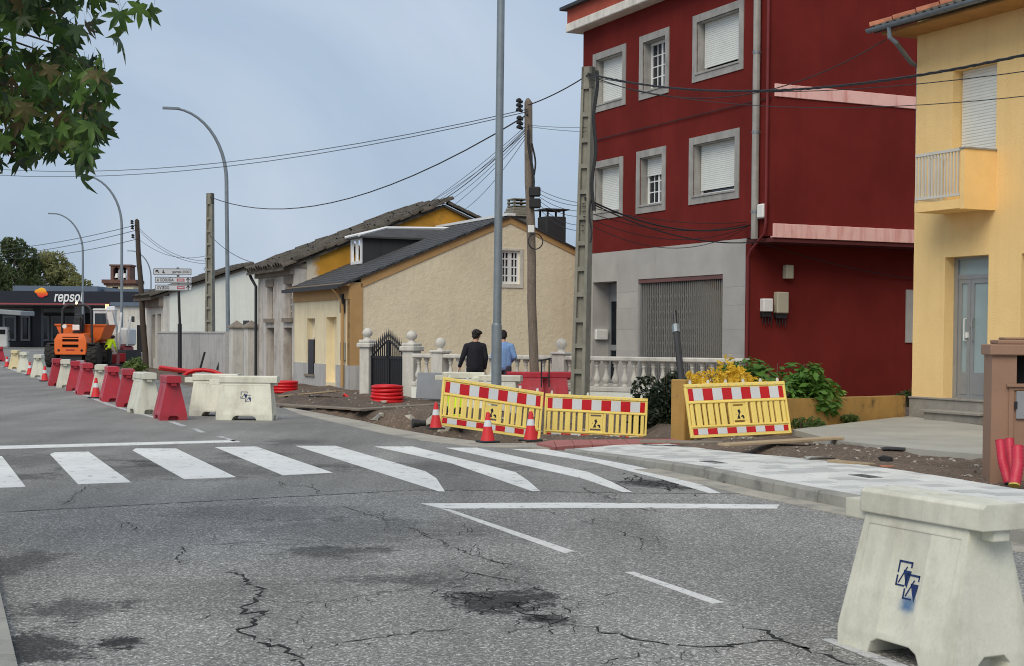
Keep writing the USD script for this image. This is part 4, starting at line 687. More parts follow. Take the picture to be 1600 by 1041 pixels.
rf = obj('roof', MB().side([(-.4, orz(-.4) - .04), (oyr, orz(oyr) - .04), (2 * oyr + .2, orz(2 * oyr + .2) - .04), (2 * oyr + .2, orz(2 * oyr + .2) - .12), (oyr, orz(oyr) - .12), (-.4, orz(-.4) - .12)], oxl - .15, .12), M_['oldtile'], old)
rest = MB(); nn = 0
for i in range(orow + 1):
    for j in range(int((-oxl + .3) / .31) + 1):
        y = -.45 + i * .4 * math.cos(oca); x = .08 - j * .31; M = xf((x + rnd.gauss(0, .02), y, orz(y) + .0 + rnd.uniform(0, .07)), rnd.gauss(0, .05), oca + rnd.gauss(0, .04))
        if (j < 2 or i < 2) and nn < 120: obj('roof_tile', MB().add(bv2, bf2, M), M_['oldtile'], rf); nn += 1
        else: rest.add(bv2, bf2, M)
for i in range(int(orl / .4)):
    y = oyr + .1 + i * .4 * math.cos(oca); rest.add(bv2, bf2, xf((.06, y, orz(y) + .03), 0, -oca))
obj('tile_field', rest, M_['oldtile'], rf, kind='stuff')

# ================================================================ white single-storey house, yard wall and gate piers
W0 = FC.w((0, 0, 0)) + 0; dW = np.array([math.cos(th2), math.sin(th2), 0])
def street(px):                                                        # where the street line of the old houses passes a bearing
    d = ray(px, 560); A = np.array([[dW[0], -d[0]], [dW[1], -d[1]]]); t = np.linalg.solve(A, (EYE - C0)[:2]); return C0[:2] + dW[:2] * t[0]
w0 = street(255); FW = Frame((w0[0], w0[1], -.05), th2); whi = thing('white_house', 'low white house with a pale green-white gable wall and old tile roof', 'house', FW.mat())
e0 = FW.hit(255, 462, 0, 0)[2]; e1 = FW.hit(400, 417, 0, 0); wyr, wzr = e1[1] + .2, e1[2] + .08; wsl = (wzr - e0) / wyr; wxl = FW.hit(229, 520)[0]
q1 = px_rect(FW, (237.5, 492), (242.5, 491), (242.5, 560), (237.5, 560)); q2 = px_rect(FW, (246, 491), (251.5, 490), (251.5, 533), (246, 533))
obj('gable_wall', MB().side([(.3, 0), (2 * wyr, 0), (2 * wyr, e0), (wyr, wzr), (.3, e0 + .3 * wsl)], -.3, 0), M_['whitewall'], whi)
obj('front_wall', MB().wall(rect(wxl, 0, 0, e0).difference(rect(*q1)).difference(rect(*q2)), 0, .3), M_['whiteplaster'], whi); obj('door', MB().wall(rect(*q1), .15, .2), M_['stonetrim'], whi); obj('window', MB().wall(rect(*q2), .15, .2), M_['stonetrim'], whi); obj('cornice', MB().box(wxl, -.2, e0 - .5, .02, -.003, e0 - .02), M_['stonetrim'], whi); obj('far_gable', MB().side([(.3, 0), (2 * wyr, 0), (2 * wyr, e0), (wyr, wzr), (.3, e0 + .3 * wsl)], wxl, wxl + .3), M_['whitewall'], whi)
rr = obj('roof', MB().side([(-.6, e0 - .6 * wsl), (wyr, wzr), (2 * wyr, e0), (2 * wyr, e0 + .12), (wyr, wzr + .12), (-.6, e0 - .6 * wsl + .12)], wxl - .2, .15), M_['oldtile'], whi)
m = MB(); wca = math.atan(wsl)
for i in range(int((wyr + .6) / .4)):
    for j in range(int(-wxl / .24) + 2): y = -.65 + i * .4; m.add(bv2, bf2, xf((.12 - j * .24 + rnd.gauss(0, .01), y, e0 + y * wsl + .14 + rnd.uniform(0, .05)), 0, wca))
obj('tile_field', m, M_['oldtile'], rr, kind='stuff')
s1, s2 = street(356), street(250); hq = P(356, 517, s1[1])[2]
ln = np.linalg.norm(s2 - s1); FG_ = Frame((s1[0], s1[1], -.05), th2); yw = thing('yard_wall', 'grey cement yard wall in front of the pale gable', 'wall', FG_.mat()); obj('wall', MB().box(-ln + .05, -.12, 0, 0, .1, hq - .05), M_['greywall'], yw); obj('coping', MB().box(-ln + .05, -.15, hq - .05, 0, .13, hq + .02), M_['greywall'], yw)
for i, (a, b) in enumerate(((366, 379), (388.5, 402))):
    pa, pb = street(a), street(b); wv = np.linalg.norm(pb - pa); t = thing('gate_pier', ('white gate pier with dark cap, next to the grey yard wall', 'white gate pier with dark cap, beside the black downpipe of the old house')[i], 'gate pier', xf((pa[0], pa[1], -.05), th2)); zt = P(a, 511, pa[1])[2]
    obj('shaft', MB().box(0, -.2, 0, min(wv, .62), .25, zt, b=.01), M_['whiteplaster'], t); W_ = min(wv, .62); obj('cap', MB().hull([(-.06, -.26, zt + .002), (W_ + .06, -.26, zt + .002), (-.06, .31, zt + .002), (W_ + .06, .31, zt + .002), (-.06, -.26, zt + .06), (W_ + .06, -.26, zt + .06), (-.06, .31, zt + .06), (W_ + .06, .31, zt + .06), (W_ / 2, .02, zt + .3)]), M_['stonetrim'], t)
pa, pb = street(379.5), street(388); gl = thing('yard_gate', 'narrow dark grey sheet gate between two white piers', 'gate', xf((pa[0], pa[1], -.05), th2)); W_ = np.linalg.norm(pb - pa)
for k in range(6): obj('panel', MB().box(.02 + k * (W_ - .04) / 6, .0, .08, .02 + (k + 1) * (W_ - .04) / 6 - .012, .04, 2.15), M_['slateclad'], gl)
obj('rail', MB().box(.02, .041, .4, W_ - .02, .08, .5).box(.02, .041, 1.7, W_ - .02, .08, 1.8), M_['slateclad'], gl)

# ================================================================ balustrade, entrance piers and iron gate before the cream gable
b0, b1 = P(648, 590, 36.2), P(1168, 600, 31.6); bd = (b1 - b0)[:2]; BLN = np.linalg.norm(bd); bth = math.atan2(bd[1], bd[0]); FB = Frame((b0[0], b0[1], 0), bth)
bs = thing('garden_balustrade', 'white weathered stone balustrade with urn-shaped balusters and ball finials', 'balustrade', FB.mat()); zt = FB.hit(1045, 558.5)[2]; zb = FB.hit(1000, 605)[2]
obj('plinth_wall', MB().box(0, -.14, -.3, BLN, .14, zb - .12), M_['whitewall'], bs); obj('lower_rail', MB().box(0, -.16, zb - .119, BLN, .16, zb - .01, b=.015), M_['whiteplaster'], bs); obj('top_rail', MB().box(0, -.15, zt - .1, BLN, .15, zt, b=.02), M_['whiteplaster'], bs)
hgt = zt - .1 - zb; prof = [(.075, 0), (.075, .06), (.05, .075), (.045, .1), (.075, .17), (.088, .25), (.08, .33), (.05, .47), (.036, .62), (.034, .74), (.052, .77), (.052, .8), (.038, .83), (.07, .92), (.075, 1.0)]
bal_m = [(r, z * hgt) for r, z in prof]; posts = [FB.hit(877, 570)[0], FB.hit(688, 565)[0]]
nb = int(BLN / .232)
for i in range(nb):
    x = (i + .5) * BLN / nb
    if min(abs(x - p) for p in posts) > .2: obj('baluster', MB().lathe(bal_m, 10, xf((x, 0, zb))), M_['whiteplaster'], bs, smooth=50)
for x in posts:
    p = obj('post', MB().box(x - .16, -.17, zb - .01, x + .16, .17, zt + .03, b=.012).box(x - .2, -.21, zt + .03, x + .2, .21, zt + .09, b=.015), M_['whiteplaster'], bs); obj('ball_finial', MB().lathe([(.1, 0), (.07, .03), (.06, .06), (.1, .1), (.125, .16), (.12, .23), (.07, .29), (.001, .31)], 14, xf((x, 0, zt + .09))), M_['whiteplaster'], p, smooth=60)
def pier(px, pyb, Y, ztp, label, wd):
    b = P(px, pyb, Y); t = thing('entrance_pier', label, 'gate pier', xf((b[0], b[1], 0), bth)); z = P(px, ztp, Y)[2]
    obj('shaft', MB().box(-wd, -wd, -.3, wd, wd, z - .2, b=.012), M_['whiteplaster'], t); obj('cap', MB().box(-wd - .06, -wd - .06, z - .2, wd + .06, wd + .06, z - .08, b=.02).box(-wd - .02, -wd - .02, z - .08, wd + .02, wd + .02, z, b=.02), M_['whiteplaster'], t)
    obj('finial', MB().lathe([(.12, 0), (.08, .04), (.06, .07), (.12, .12), (.14, .19), (.1, .26), (.04, .3), (.001, .31)], 12, xf((0, 0, z))), M_['whiteplaster'], t, smooth=60); return b
pa = pier(574, 610, 38.0, 531, 'white stone gate pier left of the black iron gate', .15); pb = pier(643, 605, 36.6, 536, 'white stone gate pier with round cap right of the black iron gate', .17)
gd = (pb - pa)[:2]; gl_ = np.linalg.norm(gd) - .42; gth = math.atan2(gd[1], gd[0]); gp0 = pa[:2] + gd / np.linalg.norm(gd) * .19; Fg = Frame((gp0[0], gp0[1], 0), gth)
ig = thing('iron_gate', 'black wrought iron double gate with spear points between white piers', 'gate', Fg.mat()); zg0, zg1 = .1, P(608, 532, 37.2)[2]
def gtop(x): return zg1 - .42 * abs(x / gl_ * 2 - 1) ** 1.2
nb = 17
for i in range(nb):
    x = .03 + (gl_ - .06) * i / (nb - 1); obj('bar', MB().box(x - .012, -.012, zg0, x + .012, .012, gtop(x) + .1).hull([(x - .035, -.012, gtop(x) + .1), (x + .035, -.012, gtop(x) + .1), (x - .035, .012, gtop(x) + .1), (x + .035, .012, gtop(x) + .1), (x, 0, gtop(x) + .32)]), M_['blackmetal'], ig, smooth=False)
xs = np.linspace(0, gl_, 14)
obj('top_rail', MB().tube([(x, 0, gtop(x)) for x in xs], .03, 6), M_['blackmetal'], ig)
for s in (0, 1): a, b = (0, gl_ / 2 - .008) if s == 0 else (gl_ / 2 + .008, gl_); obj('leaf_panel', MB().box(a, -.006, zg0 + .12, b, .006, zg0 + .9).box(a, -.03, zg0, b, .03, zg0 + .07).box(a, -.03, zg0 + .9, b, .03, zg0 + .97).box(a, -.03, zg0, a + .05, .03, gtop(a)).box(b - .05, -.03, zg0, b, .03, gtop(b)), M_['blackmetal'], ig)
gb = P(672, 603, 35.4); sobj('grey_board', MB().box(-.38, -.03, -.32, .38, .03, .32, b=.01), M_['greymetal'], 'plain pale grey board standing before the balustrade beside the gate pier', 'board', M=xf(gb, bth, -.12))

# ================================================================ ochre garden wall, terracotta pier
A_ = np.array(G(1078, 684)[:2]); B_ = np.array(G(1417, 651, .12)[:2]); dv = B_ - A_; wl = np.linalg.norm(dv); wth = math.atan2(dv[1], dv[0]); FA = Frame((A_[0], A_[1], 0), wth)
zl = FA.hit(1240, 621)[2]; zr_ = FA.hit(1415, 618.5)[2]
ow = thing('garden_wall', 'low ochre garden wall stained black near the yellow house', 'wall', FA.mat()); obj('wall', MB().wall([(0, -.2), (wl - .06, -.2), (wl - .06, zr_), (.1, zl)], 0, .22), M_['ochrewall'], ow); zp = FA.hit(1064, 592, 1, .3)[2]; obj('end_pillar', MB().box(-.2, -.04, -.2, -.001, .24, zp, b=.015), M_['ochrewall'], ow)
pb_ = G(1547, 748, .05); FP = Frame((pb_[0], pb_[1], 0), math.radians(-8)); tp_ = thing('terracotta_gate_pier', 'terracotta rendered wall pier with stepped cap and meter door at the right edge', 'gate pier', FP.mat()); zt2 = FP.hit(1575, 527)[2]
nx0 = FP.hit(1584, 600)[0]; nz0, nz1 = FP.hit(1590, 600)[2], FP.hit(1590, 546)[2]
mz0, mz1 = FP.hit(1592, 655)[2], FP.hit(1592, 611)[2]
bodyp = rect(0, -.1, 2.4, zt2 - .2).difference(rect(nx0 + .03, nz0, nx0 + .9, nz1))
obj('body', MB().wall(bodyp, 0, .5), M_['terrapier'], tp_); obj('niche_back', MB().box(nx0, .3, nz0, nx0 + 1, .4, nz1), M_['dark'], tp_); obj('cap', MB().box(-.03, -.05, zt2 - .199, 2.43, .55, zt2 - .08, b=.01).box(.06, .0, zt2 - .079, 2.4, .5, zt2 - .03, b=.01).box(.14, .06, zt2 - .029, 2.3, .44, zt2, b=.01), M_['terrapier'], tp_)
obj('frame_moulding', MB().wall(rect(nx0 - .05, nz0 - .85, nx0 + 1.0, nz0 - .03).difference(rect(nx0, nz0 - .8, nx0 + .95, nz0 - .07)), -.02, -.001).box(nx0 - .08, -.05, nz0 - .03, nx0 + 1.05, .3, nz0 - .002), M_['terrapier'], tp_)
md = obj('meter_door', MB().box(FP.hit(1587, 640)[0], -.03, mz0, FP.hit(1587, 640)[0] + .4, -.001, mz1, b=.008), M_['greymetal'], tp_); obj('hinge', MB().box(FP.hit(1587, 640)[0] - .02, -.04, (mz0 + mz1) / 2 - .04, FP.hit(1587, 640)[0] + .01, -.02, (mz0 + mz1) / 2 + .04), M_['blackmetal'], md)

# ================================================================ filling station, tower and far buildings
M_['canopy'] = flat('dark_navy_fascia', srgb(24, 26, 40), 0.4); M_['canopyroof'] = mat('blue_grey_sheet', srgb(92, 106, 124), 0.5, v=0.1); M_['redline'] = flat('red_strip', srgb(150, 70, 74), 0.5)
YS = 155.0; S0 = P(-90, 541, YS); zg = 0.0
def SX(px): return P(px, 500, YS)[0]
def SZ(py): return P(100, py, YS)[2]
gas = thing('filling_station', 'filling station with navy canopy, white lettering and orange-red sun emblem', 'filling station')
x0, x1 = SX(-130), SX(218)
can = obj('canopy', MB().box(x0, YS, SZ(474), x1, YS + 22, SZ(455)), M_['canopy'], gas); obj('red_strip', MB().box(x0, YS - .05, SZ(476.3), x1, YS - .005, SZ(474)), M_['redline'], can); obj('underside', MB().box(x0, YS, SZ(476.3), x1, YS + 22, SZ(474) - .01), M_['greymetal'], can)
obj('parapet', MB().box(SX(10), YS + 2, SZ(455) + .01, SX(144), YS + 14, SZ(446)).box(SX(144) + .02, YS + 4, SZ(455) + .01, x1, YS + 14, SZ(449)), M_['canopyroof'], can)
tm_ = meshkit.text_mesh('repsol', .95, .06, bold=True); tm_.apply_transform(np.array([[1, .2, 0, 0], [0, 1, 0, 0], [0, 0, 1, 0], [0, 0, 0, 1.]])); wt = tm_.bounds[1][0] - tm_.bounds[0][0]; sc = (SX(129) - SX(84)) / wt
lt = obj('lettering', MB().add(tm_.vertices * [sc, 1.05, 1], tm_.faces, axes((SX(84), YS - .02, SZ(471)), (1, 0, 0), (0, 0, 1), (0, -1, 0))), M_['pvc'], can, smooth=False)
M_['sunmark'] = usdkit.material(stage, '/World/Looks/orange_red_emblem', {'tc': ('texture_coordinate', {}), 's': ('separate_xyz', {}), 'mr': ('map_range', {'from_min': SZ(466), 'from_max': SZ(449)}), 'rp': ('rgb_ramp', {'ramp': [(0.1, srgb(214, 40, 50)), (0.42, srgb(238, 96, 30)), (0.62, srgb(250, 160, 30)), (1, srgb(255, 206, 60))]}), 'p': ('principled_bsdf', {'roughness': 0.4})},
    [('tc.object', 's.vector'), ('s.z', 'mr.value'), ('mr.result', 'rp.fac'), ('rp.color', 'p.base_color')], surface='p.BSDF')
ec = (SX(65.5), SZ(457.5)); er_ = (SZ(449) - SZ(467)) / 2
emb = unary_union([Point(*ec).buffer(er_ * .85), affinity.rotate(affinity.scale(Point(*ec).buffer(1), er_ * 1.15, er_ * .5), -18), affinity.translate(affinity.scale(Point(0, 0).buffer(1), er_ * .35, er_ * .28), ec[0] - er_ * .85, ec[1] + er_ * .15)])
obj('emblem', MB().wall(emb, YS - .12, YS - .01), M_['sunmark'], can)
for px in (-60, 60, 125, 190): c = P(px, 540, YS + 8); obj('column', MB().box(c[0] - .45, YS + 7.5, 0, c[0] + .45, YS + 8.4, SZ(476.4)), M_['greymetal' if px in (125,) else 'canopy'], gas)
sx0, sx1 = P(-60, 540, YS + 20)[0], P(150, 540, YS + 20)[0]; shop = obj('shop', MB().box(sx0, YS + 20, 0, sx1, YS + 27, SZ(476.4)), M_['canopy'], gas)
for a, b in ((33, 48), (56, 78), (80, 100), (102, 118), (5, 26)):
    xa, xb = P(a, 500, YS + 20)[0], P(b, 500, YS + 20)[0]; f = obj('shop_window', MB().wall(rect(xa, .6, xb, 3.6).difference(rect(xa + .25, .85, xb - .25, 3.35)), YS + 19.8, YS + 19.95), M_['greymetal'], shop); obj('pane', MB().wall(rect(xa + .2, .8, xb - .2, 3.4), YS + 19.9, YS + 19.96), M_['glass'], f)
obj('fascia', MB().box(sx0, YS + 19.6, 4.0, sx1, YS + 19.9, 4.5), M_['greymetal'], shop)
pm = P(6, 541, YS + 4); fp = thing('fuel_pump', 'pale fuel pump at the left edge below the canopy', 'fuel pump', xf((pm[0], pm[1], 0))); obj('cabinet', MB().box(-.6, -.4, .0, .5, .4, 2.2, b=.08), M_['white'], fp); obj('display', MB().box(-.4, -.42, 1.4, .3, -.401, 1.9), M_['dark'], fp); obj('hose', MB().tube([(.5, 0, 1.8), (.85, 0, 1.5), (.8, 0, .8), (.52, 0, .6)], .05, 6), M_['black'], fp)
aw = P(20, 490, YS - 20); sobj('flat_awning', MB().box(-7, 0, -.2, 0, 4, .25, b=.05), M_['greymetal'], 'flat grey awning roof left of the dark shop front', 'awning', M=xf((P(33, 490, YS - 12)[0], YS - 12, P(33, 490, YS - 12)[2]), 0, 0, .06))
obj('post', MB().box(-6.9, .5, -5, -6.7, .7, -.2), M_['greymetal'], stage.GetPrimAtPath('/World/flat_awning'))
wb = P(218, 540, 125); wbt = thing('white_outbuilding', 'plain white outbuilding between the excavator and the wooden pole', 'building', xf((wb[0], 125, 0))); obj('wall', MB().box(-2.2, 0, 0, 1.6, 6, P(218, 478, 125)[2]), M_['whiteplaster'], wbt); obj('roof', MB().box(-2.4, -.3, P(218, 478, 125)[2] + .001, 1.8, 6.3, P(218, 478, 125)[2] + .3), M_['canopyroof'], wbt); obj('door', MB().box(-.2, -.05, 0, 1.3, -.002, 2.3), M_['dark'], wbt)
M_['towerbrick'] = mat('tower_brick', srgb(112, 82, 72), 0.9, v=0.25, scale=1.5)
YT = 190.0; tc_ = P(187, 520, YT); tw = thing('brick_tower', 'square brick bell tower with two dark arches and white bells', 'tower', xf((tc_[0], YT, 0)))
def TZ(py): return P(187, py, YT)[2]
hw = 1.75; obj('shaft', MB().box(-hw, 0, 0, hw, 2 * hw, TZ(446)), M_['creamface'], tw); obj('string_course', MB().box(-hw - .25, -.25, TZ(446), hw + .25, 2 * hw + .25, TZ(443)).box(-hw - .45, -.45, TZ(443), hw + .45, 2 * hw + .45, TZ(437)), M_['towerbrick'], tw)
hb = 1.05; ar = unary_union([rect(-.9, TZ(437), -.12, TZ(422)), rect(.12, TZ(437), .9, TZ(422)), Point(-.51, TZ(422)).buffer(.39), Point(.51, TZ(422)).buffer(.39)])
obj('belfry', MB().wall(rect(-1.25, TZ(437), 1.25, TZ(415.5)).difference(ar), .3, .9).wall(rect(-1.25, TZ(437), 1.25, TZ(415.5)).difference(ar), 2.3, 2.9).side(rect(.901, TZ(437), 2.299, TZ(415.5)), -1.25, -1.0).side(rect(.901, TZ(437), 2.299, TZ(415.5)), 1.0, 1.25), M_['towerbrick'], tw)
obj('belfry_roof', MB().box(-1.4, .2, TZ(415.5) + .002, 1.4, 3.0, TZ(415.5) + .2), M_['towerbrick'], tw); obj('window', MB().box(-.9, -.05, TZ(454), -.2, -.002, TZ(448.5)), M_['dark'], tw)
for s in (-1, 1): obj('bell', MB().lathe([(.3, 0), (.26, .2), (.2, .5), (.05, .62)], 10, xf((s * .51, .6, TZ(434)))), M_['white'], tw)

# ================================================================ vegetation
def leafmat(name, c1, c2, trans=0.35, rough=0.55):
    return usdkit.material(stage, '/World/Looks/' + name, {'g': ('geometry', {}), 'oi': ('object_info', {}), 'ad': ('math', {'math_type': 'add'}), 'fr': ('math', {'math_type': 'fraction'}), 'r': ('rgb_ramp', {'ramp': [(0, c1), (0.6, tuple((a + b) / 2 for a, b in zip(c1, c2))), (1, c2)]}),
        'n': ('noise_texture', {'scale': 14, 'detail': 3}), 'nr': ('rgb_ramp', {'ramp': [(0.3, (0.75,) * 3), (0.7, (1.2,) * 3)]}), 'm': ('mix_color', {'blend_type': 'multiply', 'fac': 1.0, 'use_clamp': False}), 'p': ('principled_bsdf', {'roughness': rough, 'specular_ior_level': 0.4}), 't': ('translucent_bsdf', {}), 'x': ('mix_closure', {'fac': trans})},
        [('g.random_per_island', 'ad.value1'), ('oi.random', 'ad.value2'), ('ad.value', 'fr.value1'), ('fr.value', 'r.fac'), ('r.color', 'm.a'), ('g.position', 'n.vector'), ('n.fac', 'nr.fac'), ('nr.color', 'm.b'), ('m.result', 'p.base_color'), ('m.result', 't.color'), ('p.BSDF', 'x.closure1'), ('t.BSDF', 'x.closure2')], surface='x.closure')
M_['fol_far'] = leafmat('far_foliage', (0.08, 0.11, 0.04), (0.26, 0.26, 0.1)); M_['fol_yellow'] = leafmat('yellow_foliage', (0.62, 0.36, 0.02), (0.85, 0.6, 0.06), .4); M_['fol_hyd'] = leafmat('bright_green_leaves', (0.08, 0.2, 0.03), (0.28, 0.42, 0.07), .35); M_['fol_dark'] = leafmat('dark_hedge_leaves', (0.012, 0.022, 0.01), (0.03, 0.05, 0.02), .15); M_['fol_weed'] = leafmat('weed_leaves', (0.05, 0.1, 0.02), (0.14, 0.2, 0.05)); M_['bark'] = mat('tree_bark', srgb(88, 78, 68), 0.95, v=0.3, scale=6, bump=0.6, bscale=20)
def rotm(r):
    q = r.normal(size=4); q /= np.linalg.norm(q); return trimesh.transformations.quaternion_matrix(q)
def foliage(r, centers, radii, n, size, elong=1.6, up=0.0, squash=1.0):
    """leaf-shaped four-point faces through clumps"""
    mb = MB(); V, F = [], []; k = 0; w_ = np.array(radii) ** 2; w_ = w_ / w_.sum()
    idx = r.choice(len(centers), n, p=w_); base = np.array([[0, -.5, 0], [.3, 0, .06], [0, .5, 0], [-.3, 0, .06]])
    for i in idx:
        d = r.normal(size=3); d /= np.linalg.norm(d); p = np.array(centers[i]) + d * [1, 1, squash] * radii[i] * r.uniform(.45, 1.05) ** .6
        Rm = rotm(r)[:3, :3]; 
        if up: z = Rm[:, 2] * (1 - up) + np.array([0, 0, 1]) * up + d * .4; z /= np.linalg.norm(z); x = np.cross(Rm[:, 1], z); x /= np.linalg.norm(x) + 1e-9; Rm = np.stack([x, np.cross(z, x), z], 1)
        s = size * r.uniform(.6, 1.3); V.append((base * [s, s * elong, s]) @ Rm.T + p); F.append([k, k + 1, k + 2, k + 3]); k += 4
    mb.add(np.vstack(V), F); return mb
rg = np.random.default_rng(21)
for (px, top, Y, R0, lb) in ((22, 366, 185, 5.2, 'tall dark green tree behind the left end of the canopy'), (78, 392, 190, 4.8, 'rounder autumn-tinged tree behind the canopy lettering'), (-40, 380, 188, 5.5, 'green tree cut by the left picture edge behind the canopy'), (322, 402, 92, 1.0, 'narrow dark conifer tip behind the road sign')):
    t = P(px, top, Y); tr = thing('pine_tree' if R0 < 2 else 'leafy_tree', lb, 'tree', xf((t[0], Y, 0))); H = t[2]
    cs, rs = [], []
    if R0 < 2:
        for k in range(9): z = H - .2 - k * .55; cs.append((rg.normal(0, .08), rg.normal(0, .08), z)); rs.append(.16 + .11 * k)
        obj('crown', foliage(rg, cs, rs, 2200, .12), M_['fol_dark'], tr, smooth=False)
    else:
        for k in range(46):
            a, u = rg.uniform(0, 6.28), rg.uniform(0, 1); z = 3.2 + (H - 4.2) * u; rad = R0 * math.sin(math.pi * min(.96, .18 + .8 * u)) ** .7 * math.sqrt(rg.uniform(.1, 1)); cs.append((rad * math.cos(a), rad * math.sin(a), z)); rs.append(rg.uniform(.7, 1.5))
        obj('crown', foliage(rg, cs, rs, 9000, .38), M_['fol_far'], tr, smooth=False)
    tk = MB().tube([(0, 0, -.1), (.1, 0, H * .3), (0, .1, H * .85)], [.05 * R0 + .05, .04 * R0 + .04, .03], 8)
    for k in range(7): a = k * 2.4; tk.tube([(0, 0, H * (.3 + .07 * k)), (R0 * .5 * math.cos(a), R0 * .5 * math.sin(a), H * (.45 + .07 * k))], [.03 * R0, .02], 6)
    obj('trunk', tk, M_['bark'], tr)
def shrub(name, lb, c, W, H, n, size, m, seed, elong=1.6, up=.3, spikes=0, D=None):
    r = np.random.default_rng(seed); t = thing(name, lb, 'shrub', xf(c)); cs, rs = [], []; D = D or W
    for k in range(26): a = r.uniform(0, 6.28); u = math.sqrt(r.uniform(0, 1)); h = r.uniform(.15, 1) * (1 - .45 * u); cs.append((W * u * math.cos(a), D * u * math.sin(a), H * h * .85)); rs.append(r.uniform(.10, .2) * (W + H))
    for k in range(spikes):
        x = r.uniform(-W, W); zt = H * r.uniform(.75, 1.15) * (1 - .3 * abs(x / W))
        for q in range(5): cs.append((x + r.normal(0, .02), r.normal(0, .15), zt * (.55 + .1 * q))); rs.append(.075)
    obj('foliage', foliage(r, cs, rs, n, size, elong, up), M_[m], t, smooth=False); s = MB()
    for k in range(9): a = r.uniform(0, 6.28); s.tube([(0.05 * math.cos(a), .05 * math.sin(a), -.1), (W * .6 * math.cos(a), D * .6 * math.sin(a), H * .75)], [.02, .006], 5)
    obj('stem', s, M_['bark'], t); return t
c = P(1135, 620, 25.4); shrub('yellow_shrub', 'golden yellow shrub behind the right-hand striped barrier', (c[0], c[1], .3), .62, .9, 4200, .07, 'fol_yellow', 3, 1.7, .2, 14)
c = P(1212, 620, 26.3); shrub('hydrangea', 'bright green broad-leaved hydrangea on the ochre wall below the red wall', (c[0], c[1], .35), .95, 1.05, 1900, .15, 'fol_hyd', 4, 1.35, .55, D=.6); c = P(1272, 620, 26.9); shrub('hydrangea', 'small bright green hydrangea shoot at the right end of the larger one', (c[0], c[1], .4), .5, .5, 420, .12, 'fol_hyd', 5, 1.35, .5)
c = P(1036, 668, 28.2); shrub('dark_bush', 'very dark green bush between two yellow striped barriers', (c[0], c[1], -.15), .46, 1.4, 7500, .08, 'fol_dark', 6, 1.5, .2)
for i, (px, py, s, lb) in enumerate(((1257, 664, .22, 'larger tuft of weeds at the left foot of the ochre wall'), (1277, 662, .12, 'tiny tuft of weeds between two others along the ochre wall'), (1326, 655, .2, 'tuft of weeds halfway along the foot of the ochre wall'), (1419, 612, .25, 'green sprig in the corner between red wall and yellow house'), (214, 576, .5, 'low green planting beside the foot of the dark wooden pole'))):
    c = G(px, py + 4, .1) if i != 3 else P(px, py, 28.8); shrub('weed_tuft', lb, (c[0], c[1], max(.1, c[2]) - .03 if i != 3 else c[2] - .2), s, s * 1.1, int(160 + 300 * (s > .4)), .07 if s < .4 else .12, 'fol_weed', 60 + i)

# ================================================================ plastic water barriers
M_['bar_white'] = mat('dirty_white_barrier_plastic', srgb(218, 217, 200), 0.5, v=0.06, scale=3, fine=0.05, fscale=60, bump=0.15, bscale=25, spots=((0.32, 0.29, 0.2), 2.2, 0.5, 0.8, 0.55), streak=((0.3, 0.28, 0.22), 0.45, 0.9), space='object', rand=0.06, bevel=0.012)
M_['bar_red'] = mat('faded_red_barrier_plastic', srgb(176, 44, 58), 0.5, v=0.1, scale=3, fine=0.06, spots=((0.3, 0.13, 0.14), 2.5, 0.5, 0.8, 0.6), streak=((0.12, 0.05, 0.05), 0.4, 0.9), space='object', rand=0.14)
M_['bar_cream'] = mat('yellowed_barrier_plastic', srgb(222, 206, 160), 0.5, v=0.08, scale=3, spots=((0.4, 0.3, 0.15), 2.2, 0.5, 0.8, 0.5), space='object')
M_['stencil'] = mat('blue_stencil_paint', srgb(20, 44, 96), 0.6, v=0.2, scale=20)
M_['overspray'] = usdkit.material(stage, '/World/Looks/blue_overspray', {'tc': ('texture_coordinate', {}), 'n': ('noise_texture', {'scale': 40, 'detail': 6, 'roughness': 0.8}), 'g': ('attribute', {'attribute': 'spray'}), 'm': ('math', {'math_type': 'multiply'}), 'd': ('diffuse_bsdf', {'color': srgb(70, 120, 170)}), 't': ('transparent_bsdf', {}), 'x': ('mix_closure', {})},
    [('tc.object', 'n.vector'), ('g.fac', 'm.value1'), ('n.fac', 'm.value2'), ('m.value', 'x.fac'), ('t.BSDF', 'x.closure1'), ('d.BSDF', 'x.closure2')], surface='x.closure')
def cuboid(x0, y0, z0, x1, y1, z1): return m3.Manifold.cube([x1 - x0, y1 - y0, z1 - z0]).translate([x0, y0, z0])
def hullm(p): return m3.Manifold.hull_points(np.asarray(p, float))
def frustum(a0, b0, z0, a1, b1, z1): return hullm([(sx * a, sy * b, z) for (a, b, z) in ((a0, b0, z0), (a1, b1, z1)) for sx in (-1, 1) for sy in (-1, 1)])
